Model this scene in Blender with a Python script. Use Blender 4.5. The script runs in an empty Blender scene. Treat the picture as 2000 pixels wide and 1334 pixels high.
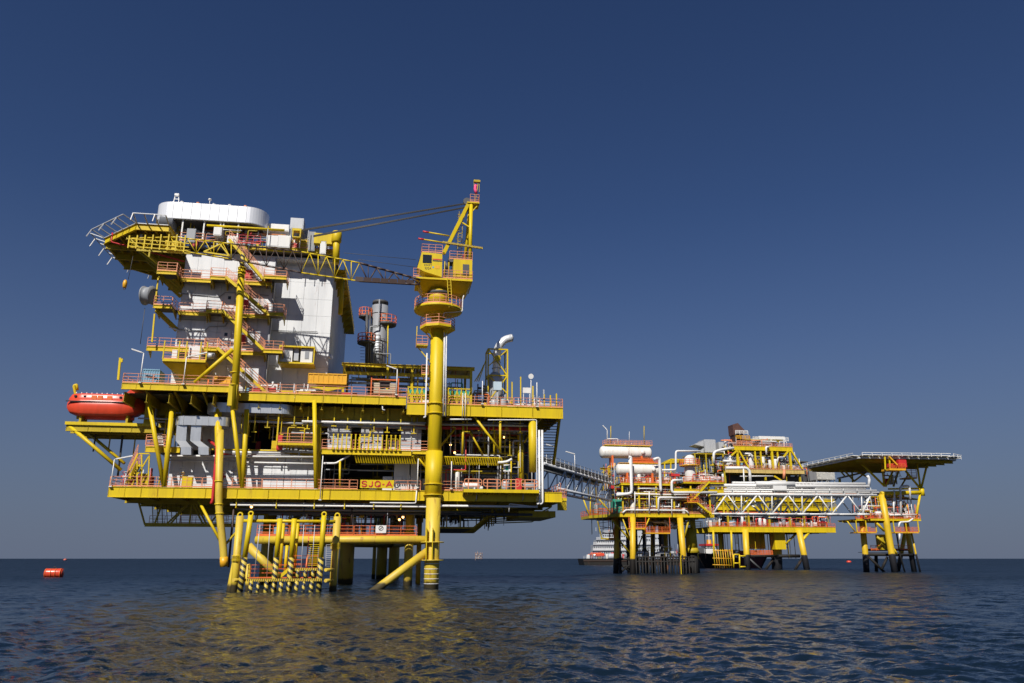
import bpy, math, random
import numpy as np
from mathutils import Vector, Matrix
R = math.radians
sc = bpy.context.scene
col = sc.collection
rnd = random.Random(7)

# ------------------------------------------------------------------ camera, sky, sun, exposure
CAMH = 3.0
FPX = 1500.0
TH = math.atan(424 / 1500)
cam_d = bpy.data.cameras.new('camera')
cam = bpy.data.objects.new('camera', cam_d)
col.objects.link(cam)
cam.location = (0, 0, CAMH)
cam.rotation_euler = (R(90) + TH, 0, 0)
cam_d.sensor_width = 36
cam_d.lens = 36 * FPX / 2000
cam_d.clip_end = 60000
sc.camera = cam

ANG = R(9)
_s = (-0.52, -1.0, 1.08)          # towards the sun, in the platform's own axes
SUN = Vector((_s[0] * math.cos(ANG) - _s[1] * math.sin(ANG), _s[0] * math.sin(ANG) + _s[1] * math.cos(ANG), _s[2])).normalized()
world = bpy.data.worlds.new('World')
sc.world = world
world.use_nodes = True
wn = world.node_tree
for n in list(wn.nodes): wn.nodes.remove(n)
wo = wn.nodes.new('ShaderNodeOutputWorld')
wb = wn.nodes.new('ShaderNodeBackground')
sky = wn.nodes.new('ShaderNodeTexSky')
sky.sky_type = 'NISHITA'
sky.sun_disc = False
sky.sun_elevation = math.asin(SUN.z)
sky.sun_rotation = math.atan2(SUN.x, SUN.y)
sky.air_density = 1.0
sky.dust_density = 0.2
sky.ozone_density = 3.0
# deep polarised blue overhead and, all round, a low belt of grey-blue sea haze
hsv = wn.nodes.new('ShaderNodeHueSaturation')
hsv.inputs['Saturation'].default_value = 1.06
hsv.inputs['Value'].default_value = .78
wn.links.new(sky.outputs[0], hsv.inputs['Color'])
tcw = wn.nodes.new('ShaderNodeTexCoord'); sxw = wn.nodes.new('ShaderNodeSeparateXYZ')
wn.links.new(tcw.outputs['Generated'], sxw.inputs[0])
hb = wn.nodes.new('ShaderNodeValToRGB'); hb.color_ramp.interpolation = 'B_SPLINE'
hb.color_ramp.elements[0].position = 0.0; hb.color_ramp.elements[0].color = (1, 1, 1, 1)
hb.color_ramp.elements[1].position = .42; hb.color_ramp.elements[1].color = (0, 0, 0, 1)
_e = hb.color_ramp.elements.new(.13); _e.color = (.62, .62, .62, 1)
_e = hb.color_ramp.elements.new(.26); _e.color = (.22, .22, .22, 1)
wn.links.new(sxw.outputs['Z'], hb.inputs[0])
mxw = wn.nodes.new('ShaderNodeMix'); mxw.data_type = 'RGBA'
mxw.inputs['B'].default_value = (2.2, 2.75, 4.1, 1)
tint = wn.nodes.new('ShaderNodeMix'); tint.data_type = 'RGBA'; tint.blend_type = 'MULTIPLY'; tint.inputs['Factor'].default_value = 1
tint.inputs['B'].default_value = (.72, .84, 1.16, 1)
wn.links.new(hsv.outputs[0], tint.inputs['A'])
wn.links.new(hb.outputs[0], mxw.inputs['Factor']); wn.links.new(tint.outputs['Result'], mxw.inputs['A'])
wn.links.new(mxw.outputs['Result'], wb.inputs[0])
wb.inputs[1].default_value = 0.05
wn.links.new(wb.outputs[0], wo.inputs[0])
sun_d = bpy.data.lights.new('sun', 'SUN')
sun_d.energy = 5.0
sun_d.angle = R(0.5)
sun_d.color = (1.0, 0.955, 0.88)
sun = bpy.data.objects.new('sun', sun_d)
col.objects.link(sun)
sun.rotation_euler = (-SUN).to_track_quat('-Z', 'Y').to_euler()
sc.view_settings.view_transform = 'Standard'
sc.view_settings.look = 'None'
sc.view_settings.exposure = 0.12
sc.view_settings.gamma = 1.0
sc.view_settings.use_curve_mapping = False

# ------------------------------------------------------------------ frames: a building's own axes (u right, v back, z up)
def ray(px, py):
    x = (px - 1000) / FPX; y = -(py - 667) / FPX
    return (x, math.cos(TH) - math.sin(TH) * y, math.sin(TH) + math.cos(TH) * y)
class Frame:
    def __init__(s, px, Z, deg):
        s.a = R(deg)
        s.U = (math.cos(s.a), math.sin(s.a)); s.V = (-math.sin(s.a), math.cos(s.a))
        r = ray(px, 1091); s.O = (r[0] / r[1] * Z, Z)
    def P(s, px, py, v):
        r = ray(px, py); den = r[0] * s.V[0] + r[1] * s.V[1]
        t = (v + s.O[0] * s.V[0] + s.O[1] * s.V[1]) / den
        X, Y = r[0] * t - s.O[0], r[1] * t - s.O[1]
        return (X * s.U[0] + Y * s.U[1], v, CAMH + r[2] * t)
    def S(s, px, py, z=0.0):
        r = ray(px, py); t = (z - CAMH) / r[2]
        X, Y = r[0] * t - s.O[0], r[1] * t - s.O[1]
        return (X * s.U[0] + Y * s.U[1], X * s.V[0] + Y * s.V[1], z)
    def cu(s, px, v, z):                       # u of column px at depth v and height z
        k = px - 1000
        c0 = (s.O[1] + v * s.V[1]) * math.cos(TH) + (z - CAMH) * math.sin(TH); c1 = s.U[1] * math.cos(TH)
        x0 = s.O[0] + v * s.V[0]; x1 = s.U[0]
        return (k * c0 - FPX * x0) / (FPX * x1 - k * c1)
    def world(s, p):
        return (s.O[0] + p[0] * s.U[0] + p[1] * s.V[0], s.O[1] + p[0] * s.U[1] + p[1] * s.V[1], p[2])
FA = Frame(845, 90, 9)

# ------------------------------------------------------------------ mesh collector
def lerp(p, q, t): return tuple(p[i] + (q[i] - p[i]) * t for i in range(3))
def dist(p, q): return math.sqrt(sum((p[i] - q[i]) ** 2 for i in range(3)))
class MB:
    def __init__(s): s.v = []; s.f = []; s.s = []
    def face(s, idx, sm=False): s.f.append(tuple(idx)); s.s.append(sm)
    def box(s, x0, x1, y0, y1, z0, z1):
        if x0 > x1: x0, x1 = x1, x0
        if y0 > y1: y0, y1 = y1, y0
        if z0 > z1: z0, z1 = z1, z0
        b = len(s.v)
        s.v += [(x0, y0, z0), (x1, y0, z0), (x1, y1, z0), (x0, y1, z0), (x0, y0, z1), (x1, y0, z1), (x1, y1, z1), (x0, y1, z1)]
        for q in ((0, 3, 2, 1), (4, 5, 6, 7), (0, 1, 5, 4), (1, 2, 6, 5), (2, 3, 7, 6), (3, 0, 4, 7)): s.face([b + i for i in q])
        return s
    def _ring(s, c, a, b_, r, n):
        k = len(s.v)
        for i in range(n):
            t = 2 * math.pi * i / n
            s.v.append(tuple(c[j] + r * (math.cos(t) * a[j] + math.sin(t) * b_[j]) for j in range(3)))
        return k
    def _basis(s, d):
        d = Vector(d).normalized()
        up = Vector((0, 0, 1)) if abs(d.z) < 0.95 else Vector((1, 0, 0))
        a = d.cross(up).normalized(); b = a.cross(d).normalized()
        return a, b
    def tube(s, p, q, r, n=8, r2=None, caps=True):
        if r2 is None: r2 = r
        a, b = s._basis([q[i] - p[i] for i in range(3)])
        k = s._ring(p, a, b, r, n); m = s._ring(q, a, b, r2, n)
        for i in range(n):
            j = (i + 1) % n
            s.face((k + i, m + i, m + j, k + j), True)
        if caps:
            s.face([k + i for i in range(n)]); s.face([m + i for i in reversed(range(n))])
        return s
    def pipe(s, pts, r, n=8, bend=None):
        bend = bend if bend is not None else r * 2.2
        P = [Vector(p) for p in pts]; Q = [P[0]]
        for i in range(1, len(P) - 1):
            d0 = (P[i - 1] - P[i]); d1 = (P[i + 1] - P[i])
            bb = min(bend, d0.length * .45, d1.length * .45)
            A = P[i] + d0.normalized() * bb; B = P[i] + d1.normalized() * bb
            for t in (0, .33, .67, 1):
                Q.append(A * (1 - t) ** 2 + P[i] * 2 * t * (1 - t) + B * t * t)
        Q.append(P[-1])
        prev = None; ks = []
        for i, c in enumerate(Q):
            d = (Q[min(i + 1, len(Q) - 1)] - Q[max(i - 1, 0)])
            if d.length < 1e-6: d = Vector((0, 0, 1))
            d.normalize()
            if prev is None:
                a, b = s._basis(d)
            else:
                a = prev - d * prev.dot(d)
                if a.length < 1e-4: a, b = s._basis(d)
                a = a.normalized(); b = a.cross(d).normalized()
            prev = a
            ks.append(s._ring(c, a, b, r, n))
        for k, m in zip(ks, ks[1:]):
            for i in range(n):
                j = (i + 1) % n
                s.face((k + i, m + i, m + j, k + j), True)
        s.face([ks[0] + i for i in range(n)]); s.face([ks[-1] + i for i in reversed(range(n))])
        return s
    def beam(s, p, q, w, h=None):
        h = w if h is None else h
        d = Vector(q) - Vector(p)
        if d.length < 1e-5: return s
        a, b = s._basis(d)
        k = len(s.v)
        for c in (p, q):
            for (x, y) in ((-1, -1), (1, -1), (1, 1), (-1, 1)):
                s.v.append(tuple(c[j] + a[j] * x * w / 2 + b[j] * y * h / 2 for j in range(3)))
        for i in range(4):
            j = (i + 1) % 4
            s.face((k + i, k + 4 + i, k + 4 + j, k + j))
        s.face((k, k + 1, k + 2, k + 3)); s.face((k + 7, k + 6, k + 5, k + 4))
        return s
    def ibeam(s, p, q, w, h, t=0.04):
        d = Vector(q) - Vector(p); a, b = s._basis(d)
        for sg in (-1, 1):
            o = b * (h / 2 - t / 2) * sg
            s.beam(Vector(p) + o, Vector(q) + o, w, t)
        s.beam(p, q, t, h - 2 * t - .004)
        return s
    def lathe(s, c, prof, n=16, axis=(0, 0, 1), smooth=True):
        ax = Vector(axis).normalized(); a, b = s._basis(ax); ks = []
        for (r, z) in prof:
            ks.append(s._ring([c[j] + ax[j] * z for j in range(3)], a, b, max(r, 1e-4), n))
        for k, m in zip(ks, ks[1:]):
            for i in range(n):
                j = (i + 1) % n
                s.face((k + i, m + i, m + j, k + j), smooth)
        s.face([ks[0] + i for i in range(n)]); s.face([ks[-1] + i for i in reversed(range(n))])
        return s
    def prism(s, out, d):                       # outline of 3-D points, extruded by vector d
        k = len(s.v); n = len(out)
        s.v += [tuple(p) for p in out] + [tuple(p[i] + d[i] for i in range(3)) for p in out]
        for i in range(n):
            j = (i + 1) % n
            s.face((k + i, k + j, k + n + j, k + n + i))
        s.face([k + i for i in reversed(range(n))]); s.face([k + n + i for i in range(n)])
        return s
    def torus(s, c, Rr, r, axis=(0, 0, 1), n=14, m=6):
        ax = Vector(axis).normalized(); a, b = s._basis(ax); ks = []
        for i in range(n):
            t = 2 * math.pi * i / n
            e = a * math.cos(t) + b * math.sin(t)
            ks.append(s._ring([c[j] + e[j] * Rr for j in range(3)], e, ax, r, m))
        for i in range(n):
            k, q = ks[i], ks[(i + 1) % n]
            for j in range(m):
                l = (j + 1) % m
                s.face((k + j, k + l, q + l, q + j), True)
        return s
    def capsule(s, p, q, r, n=16, dome=0.5):
        L = dist(p, q); d = [(q[i] - p[i]) / L for i in range(3)]
        prof = [(r * math.sin(t * math.pi / 2 / 5), -r * dome * math.cos(t * math.pi / 2 / 5)) for t in range(5)]
        prof += [(r, 0), (r, L)]
        prof += [(r * math.cos(t * math.pi / 2 / 5), L + r * dome * math.sin(t * math.pi / 2 / 5)) for t in range(1, 6)]
        return s.lathe(p, prof, n, d)

BASE = {}
def link_mesh(name, mb, mat, off):
    me = bpy.data.meshes.new(name)
    me.from_pydata([(x - off[0], y - off[1], z - off[2]) for x, y, z in mb.v], [], mb.f)
    if any(mb.s): me.polygons.foreach_set('use_smooth', mb.s)
    me.materials.append(mat)
    me.update()
    o = bpy.data.objects.new(name, me)
    col.objects.link(o)
    return o
def props(o, label=None, cat=None, group=None, kind=None):
    if label: o['label'] = label
    if cat: o['category'] = cat
    if group: o['group'] = group
    if kind: o['kind'] = kind
def thing(name, label, cat, fr, base, group=None):
    o = bpy.data.objects.new(name, None); col.objects.link(o)
    o.location = fr.world(base); o.rotation_euler = (0, 0, fr.a)
    o.empty_display_size = .5
    props(o, label, cat, group)
    BASE[o.name] = (base, fr)
    return o
def add(par, name, mb, mat, label=None, kind=None):
    base, fr = BASE[par.name]
    o = link_mesh(name, mb, mat, base)
    o.parent = par
    BASE[o.name] = (base, fr)
    props(o, label, kind=kind)
    return o
def solo(name, label, cat, fr, base, mb, mat, group=None, kind=None):
    o = link_mesh(name, mb, mat, base)
    o.location = fr.world(base); o.rotation_euler = (0, 0, fr.a)
    props(o, label, cat, group, kind)
    BASE[o.name] = (base, fr)
    return o
def copy_thing(o, fr, base, label=None):
    c = o.copy(); col.objects.link(c); c.location = fr.world(base); c.rotation_euler = (0, 0, fr.a)
    if label: c['label'] = label
    for ch in o.children:
        d = ch.copy(); col.objects.link(d); d.parent = c
        for g in ch.children:
            e = g.copy(); col.objects.link(e); e.parent = d
    return c

# ------------------------------------------------------------------ materials
def paint(name, c, rough=.45, dirt=.25, rust=0.0, metal=0.0, dirtcol=None, scale=.5, spec=.5, wl=None, wlcol=(.05, .045, .03), streak=.5):
    m = bpy.data.materials.new(name); m.use_nodes = True
    nt = m.node_tree; N = nt.nodes; L = nt.links
    b = N['Principled BSDF']
    b.inputs['Roughness'].default_value = rough
    b.inputs['Metallic'].default_value = metal
    b.inputs['Specular IOR Level'].default_value = spec
    g = N.new('ShaderNodeNewGeometry')
    mp = N.new('ShaderNodeMapping'); mp.inputs['Scale'].default_value = (scale * 2.2, scale * 2.2, scale * streak)
    L.new(g.outputs['Position'], mp.inputs['Vector'])
    n1 = N.new('ShaderNodeTexNoise'); n1.inputs['Scale'].default_value = 1.0; n1.inputs['Detail'].default_value = 5; n1.inputs['Roughness'].default_value = .65
    L.new(mp.outputs[0], n1.inputs['Vector'])
    r1 = N.new('ShaderNodeValToRGB'); r1.color_ramp.elements[0].position = .42; r1.color_ramp.elements[1].position = .72
    L.new(n1.outputs['Fac'], r1.inputs[0])
    mx = N.new('ShaderNodeMix'); mx.data_type = 'RGBA'
    dc = dirtcol or tuple(x * .55 for x in c)
    mx.inputs['A'].default_value = (*c, 1); mx.inputs['B'].default_value = (*dc, 1)
    mu = N.new('ShaderNodeMath'); mu.operation = 'MULTIPLY'; mu.inputs[1].default_value = dirt
    L.new(r1.outputs[0], mu.inputs[0]); L.new(mu.outputs[0], mx.inputs['Factor'])
    out = mx.outputs['Result']
    if rust > 0:
        n2 = N.new('ShaderNodeTexNoise'); n2.inputs['Scale'].default_value = 1.7; n2.inputs['Detail'].default_value = 8; n2.inputs['Roughness'].default_value = .7
        L.new(mp.outputs[0], n2.inputs['Vector'])
        r2 = N.new('ShaderNodeValToRGB'); r2.color_ramp.elements[0].position = .62 - rust * .2; r2.color_ramp.elements[1].position = .72 - rust * .15
        L.new(n2.outputs['Fac'], r2.inputs[0])
        m2 = N.new('ShaderNodeMix'); m2.data_type = 'RGBA'; m2.inputs['B'].default_value = (.22, .075, .02, 1)
        mm = N.new('ShaderNodeMath'); mm.operation = 'MULTIPLY'; mm.inputs[1].default_value = min(1, .45 + rust)
        L.new(r2.outputs[0], mm.inputs[0])
        L.new(out, m2.inputs['A']); L.new(mm.outputs[0], m2.inputs['Factor']); out = m2.outputs['Result']
    if wl is not None:                          # tide mark: growth and tar below a height
        sx = N.new('ShaderNodeSeparateXYZ'); L.new(g.outputs['Position'], sx.inputs[0])
        ad = N.new('ShaderNodeMath'); ad.operation = 'MULTIPLY_ADD'; ad.inputs[1].default_value = .9; L.new(n1.outputs['Fac'], ad.inputs[0]); L.new(sx.outputs['Z'], ad.inputs[2])
        r3 = N.new('ShaderNodeMapRange'); r3.inputs['From Min'].default_value = wl + .45 - .12; r3.inputs['From Max'].default_value = wl + .45 + .12
        r3.inputs['To Min'].default_value = 1; r3.inputs['To Max'].default_value = 0
        L.new(ad.outputs[0], r3.inputs['Value'])
        m3 = N.new('ShaderNodeMix'); m3.data_type = 'RGBA'; m3.inputs['B'].default_value = (*wlcol, 1)
        L.new(r3.outputs[0], m3.inputs['Factor']); L.new(out, m3.inputs['A']); out = m3.outputs['Result']
    L.new(out, b.inputs['Base Color'])
    bp = N.new('ShaderNodeBump'); bp.inputs['Strength'].default_value = .12; bp.inputs['Distance'].default_value = .03
    L.new(n1.outputs['Fac'], bp.inputs['Height']); L.new(bp.outputs[0], b.inputs['Normal'])
    return m
def stripes(name, c1, c2, period=.55, slant=.7):
    m = paint(name, c1, .5, .2)
    nt = m.node_tree; N = nt.nodes; L = nt.links
    tc = N.new('ShaderNodeTexCoord'); sx = N.new('ShaderNodeSeparateXYZ'); L.new(tc.outputs['Object'], sx.inputs[0])
    a = N.new('ShaderNodeMath'); a.operation = 'MULTIPLY_ADD'; a.inputs[1].default_value = slant
    L.new(sx.outputs['X'], a.inputs[0]); L.new(sx.outputs['Z'], a.inputs[2])
    d = N.new('ShaderNodeMath'); d.operation = 'DIVIDE'; d.inputs[1].default_value = period; L.new(a.outputs[0], d.inputs[0])
    fr = N.new('ShaderNodeMath'); fr.operation = 'FRACT'; L.new(d.outputs[0], fr.inputs[0])
    gt = N.new('ShaderNodeMath'); gt.operation = 'GREATER_THAN'; gt.inputs[1].default_value = .5; L.new(fr.outputs[0], gt.inputs[0])
    mx = N.new('ShaderNodeMix'); mx.data_type = 'RGBA'; mx.inputs['B'].default_value = (*c2, 1)
    b = N['Principled BSDF']; old = b.inputs['Base Color'].links[0].from_socket
    L.new(old, mx.inputs['A']); L.new(gt.outputs[0], mx.inputs['Factor']); L.new(mx.outputs['Result'], b.inputs['Base Color'])
    return m
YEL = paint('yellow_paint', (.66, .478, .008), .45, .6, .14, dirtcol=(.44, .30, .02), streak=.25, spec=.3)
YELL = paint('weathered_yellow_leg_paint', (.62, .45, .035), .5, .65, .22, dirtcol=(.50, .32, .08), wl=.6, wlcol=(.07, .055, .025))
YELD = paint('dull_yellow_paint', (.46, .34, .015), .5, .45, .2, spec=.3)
YGOLD = paint('orange_yellow_paint', (.75, .38, .015), .42, .3, .15)
YTAR = paint('yellow_over_tar_leg_paint', (.70, .46, .02), .45, .4, .2, wl=4.0, wlcol=(.022, .022, .026))
TAR = paint('black_tar_coating', (.020, .019, .018), .65, .4, .2, spec=.2)
WHT = paint('white_paint', (.72, .71, .69), .42, .5, .05, dirtcol=(.6, .58, .54))
WHTR = paint('rust_streaked_white_paint', (.76, .75, .70), .42, .35, .22, dirtcol=(.6, .5, .34), streak=.25)
WALL = paint('white_cladding_paint', (.70, .71, .72), .5, .6, .05, dirtcol=(.46, .47, .49), scale=.35, streak=.3)
GRY = paint('grey_paint', (.28, .29, .31), .5, .35)
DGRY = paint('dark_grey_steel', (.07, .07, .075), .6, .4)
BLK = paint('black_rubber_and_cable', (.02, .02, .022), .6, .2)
DBR = paint('dark_brown_grease_and_boom_shade', (.055, .03, .022), .55, .5)  # also colours in the shade on the boom's heel and middle
GAL = paint('galvanised_steel', (.46, .47, .49), .42, .35, 0, metal=.15)
SIL = paint('bright_aluminium_cladding', (.86, .86, .87), .32, .15, 0, metal=.35)
ORG = paint('salmon_orange_handrail_paint', (.70, .27, .13), .5, .35, .06)
ORGD = paint('deep_orange_paint', (.72, .15, .03), .5, .3, .1)
RED = paint('red_paint', (.55, .03, .03), .45, .3, .05)
LBO = paint('lifeboat_orange_red', (.66, .065, .025), .3, .5, .03)
BLU = paint('faded_blue_paint', (.16, .32, .45), .5, .4, .12)
GRN = paint('green_paint', (.03, .3, .2), .5, .3)
WOOD = paint('pale_crate_boards', (.5, .4, .28), .7, .5)
PNK = paint('pink_fabric', (.85, .08, .22), .7, .1)
STR = stripes('black_and_yellow_hazard_stripes', (.56, .42, .06), (.02, .02, .02))
STRV = stripes('black_and_yellow_hazard_stripes_along', (.70, .48, .02), (.02, .02, .02), .5, 3.0)
GRATE = paint('open_grating_grey_brown', (.13, .12, .09), .6, .4)
def glow(name, c, e):
    m = bpy.data.materials.new(name); m.use_nodes = True
    b = m.node_tree.nodes['Principled BSDF']; b.inputs['Base Color'].default_value = (*c, 1)
    b.inputs['Emission Color'].default_value = (*c, 1); b.inputs['Emission Strength'].default_value = e
    n = m.node_tree.nodes.new('ShaderNodeTexNoise')
    return m
LIT = glow('lit_sodium_lamp', (1, .5, .15), 6)
GLS = paint('dark_window_glass', (.02, .025, .03), .1, .05)

# ------------------------------------------------------------------ shared builders
def railing(par, pts, mat=None, h=1.1, t=.047, step=1.6, name='railing', kick=True, n=3):
    mat = mat or ORG
    m = MB()
    for p, q in zip(pts, pts[1:]):
        for i in range(n):
            z = h * (i + 1) / n
            m.beam((p[0], p[1], p[2] + z), (q[0], q[1], q[2] + z), t)
        if kick: m.beam((p[0], p[1], p[2] + .12), (q[0], q[1], q[2] + .12), 0.03, .13)
        k = max(1, round(dist(p, q) / step))
        for i in range(k + 1):
            c = lerp(p, q, i / k)
            m.beam((c[0], c[1], c[2] - .05), (c[0], c[1], c[2] + h), t)
    return add(par, name, m, mat)
def stair(par, p, q, w=.9, mat=None, rail=True):
    """flight between two landings, p high and q low, running in u; w is its width in v"""
    mat = mat or YEL
    m = MB()
    for dv in (0, w):
        m.beam((p[0], p[1] + dv, p[2]), (q[0], q[1] + dv, q[2]), .08, .34)
    st = add(par, 'stair', m, mat)
    if BASE[par.name] and par.parent is None:
        k = max(4, int(abs(p[2] - q[2]) / .26)); t = MB()
        for i in range(1, k):
            c = lerp(p, q, i / k)
            t.box(c[0] - .13, c[0] + .13, c[1] + .05, c[1] + w - .05, c[2] - .02, c[2] + .02)
        add(st, 'tread', t, GRATE, kind='stuff')
        if rail:
            for dv in (0, w):
                railing(st, [(p[0], p[1] + dv, p[2] + .1), (q[0], q[1] + dv, q[2] + .1)], step=1.3, name='handrail', kick=False)
    return st
def girder(par, fr, u0, u1, v, z0, z1, mat, step=3.3, name='girder_panel', depth=.3):
    k = max(1, round((u1 - u0) / step)); w = (u1 - u0) / k
    for i in range(k):
        a, b = u0 + i * w + .02, u0 + (i + 1) * w - .02
        m = MB()
        m.box(a, b, v + .06, v + .10, z0 + .06, z1 - .06)
        m.box(a, b, v - .02, v + depth, z1 - .06, z1)
        m.box(a, b, v - .02, v + depth, z0, z0 + .06)
        m.box(a, a + .03, v + .01, v + .06, z0 + .06, z1 - .06)
        if rnd.random() < .35: m.box((a + b) / 2, (a + b) / 2 + .03, v + .01, v + .06, z0 + .06, z1 - .06)
        add(par, name, m, mat)
def clutter(par, seed, u0, u1, v0, v1, z0, z1, n, kinds=None, mats=None, s=1.0):
    """real process equipment standing or hung between two decks"""
    r = random.Random(seed)
    mats = mats or [GAL, GAL, WHT, YEL, YELD, GRY, DGRY, RED]
    kinds = kinds or ['h', 'h', 'v', 'v', 'l', 'tray', 'cab', 'ves', 'hang', 'valve']
    for i in range(n):
        k = r.choice(kinds); m = MB(); v = r.uniform(v0, v1); mt = r.choice(mats)
        if k == 'h':
            L = r.uniform(.15, .6) * (u1 - u0); a = r.uniform(u0, u1 - L); z = r.uniform(z0 + .45 * (z1 - z0), z1 - .15); rr = r.choice([.05, .07, .1, .16]) * s
            e = r.choice([0, 0, -1, 1]); pts = [(a, v, z), (a + L, v, z)]
            if e: pts.append((a + L, v, max(z0, z + e * r.uniform(.4, 1.6)))) if z + e * 1.6 < z1 else pts.append((a + L, v, max(z0, z - 1.2)))
            m.pipe(pts, rr, 7); add(par, 'pipe', m, mt)
        elif k == 'v':
            a = r.uniform(u0, u1); rr = r.choice([.04, .06, .09]) * s; zb = z0 if r.random() < .5 else r.uniform(z0, (z0 + z1) / 2)
            m.tube((a, v, zb), (a, v, z1), rr, 7); add(par, 'pipe', m, mt)
        elif k == 'l':
            a = r.uniform(u0, u1 - 1.5 * s); b = min(u1, a + r.uniform(1, 3) * s); z = r.uniform(z0 + .3 * (z1 - z0), z1 - .3); rr = r.choice([.05, .08, .12]) * s
            m.pipe([(a, v, z0), (a, v, z), (b, v, z), (b, v, z0 if r.random() < .5 else z1)], rr, 7); add(par, 'pipe', m, mt)
        elif k == 'tray':
            L = r.uniform(.2, .7) * (u1 - u0); a = r.uniform(u0, u1 - L); z = r.uniform(z0 + .6 * (z1 - z0), z1 - .2)
            m.box(a, a + L, v, v + .35, z, z + .03); m.box(a, a + L, v, v + .02, z + .03, z + .12); m.box(a, a + L, v + .33, v + .35, z + .03, z + .12)
            add(par, 'cable_tray', m, r.choice([GAL, GRY, YELD]))
        elif k == 'cab':
            a = r.uniform(u0, u1 - 1.4 * s); w = r.uniform(.5, 1.3) * s; h = min(z1 - z0 - .2, r.uniform(.8, 1.9) * s)
            m.box(a, a + w, v, v + .5 * s, z0 + .08, z0 + h); m.box(a + .06, a + w - .06, v - .03, v - .002, z0 + .2, z0 + h - .1); m.box(a + .05, a + .15, v + .05, v + .15, z0, z0 + .08); m.box(a + w - .15, a + w - .05, v + .05, v + .15, z0, z0 + .08)
            add(par, 'cabinet', m, r.choice([WHT, WHT, GRY, RED, YEL, BLU, WHTR]))
        elif k == 'ves':
            a = r.uniform(u0 + .5, u1 - .5); rr = r.uniform(.25, .5) * s; h = min(z1 - z0 - rr * 1.2, r.uniform(1.0, 2.4) * s)
            if r.random() < .6:
                m.capsule((a, v, z0 + .35 * s + rr * .4), (a, v, z0 + h), rr, 12)
                for q in range(3):
                    t = q * 2.1; m.beam((a + rr * .8 * math.cos(t), v + rr * .8 * math.sin(t), z0), (a + rr * .8 * math.cos(t), v + rr * .8 * math.sin(t), z0 + .6 * s + rr * .4), .08 * s)
            else:
                L = min(2.6 * s, u1 - a); m.capsule((a, v, z0 + .5 * s + rr), (a + L, v, z0 + .5 * s + rr), rr, 12)
                for q in (.2, .8): m.box(a + L * q - .08, a + L * q + .08, v - rr * .8, v + rr * .8, z0, z0 + .5 * s + rr * .4)
            add(par, 'vessel', m, r.choice([WHT, GAL, WHTR, GRY, SIL]))
        elif k == 'hang':
            a = r.uniform(u0, u1); zb = r.uniform(z0 + .3 * (z1 - z0), z0 + .8 * (z1 - z0))
            m.beam((a, v, zb), (a, v, z1), .1 * s); m.beam((a - .3 * s, v, zb), (a + .3 * s, v, zb), .1 * s); add(par, 'pipe_hanger', m, r.choice([YEL, YELD]))
        elif k == 'valve':
            a = r.uniform(u0, u1); z = r.uniform(z0 + .5, z0 + .5 * (z1 - z0) + .5)
            m.tube((a - .3 * s, v, z), (a + .3 * s, v, z), .12 * s, 8); m.tube((a, v, z), (a, v, z + .4 * s), .04 * s, 6); m.torus((a, v, z + .42 * s), .2 * s, .03 * s, (0, .6, .8), 10, 5)
            m.tube((a, v, z0), (a, v, z), .05 * s, 6)
            add(par, 'valve', m, r.choice([RED, YGOLD, GAL, WHT]))
def lamp_post(fr, foot, h, arm, label, mat=None, group='fluorescent lamp posts on the decks', tilt=.2):
    t = thing('lamp_post', label, 'lamp post', fr, foot, group)
    x, y, z = foot
    add(t, 'pole', MB().tube((x, y, z), (x, y, z + h), .055, 8), mat or WHT)
    add(t, 'base_plate', MB().box(x - .16, x + .16, y - .16, y + .16, z - .06, z + .03), mat or WHT)
    if arm:
        s = 1 if arm > 0 else -1
        add(t, 'arm', MB().pipe([(x, y, z + h - .25), (x, y, z + h + .05), (x + s * .25, y, z + h + .12)], .04, 6), mat or WHT)
        add(t, 'lamp_head', MB().beam((x + s * .2, y, z + h + .1), (x + arm, y - .1, z + h + .1 + tilt * abs(arm)), .2, .12), WHT)
    return t
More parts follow.
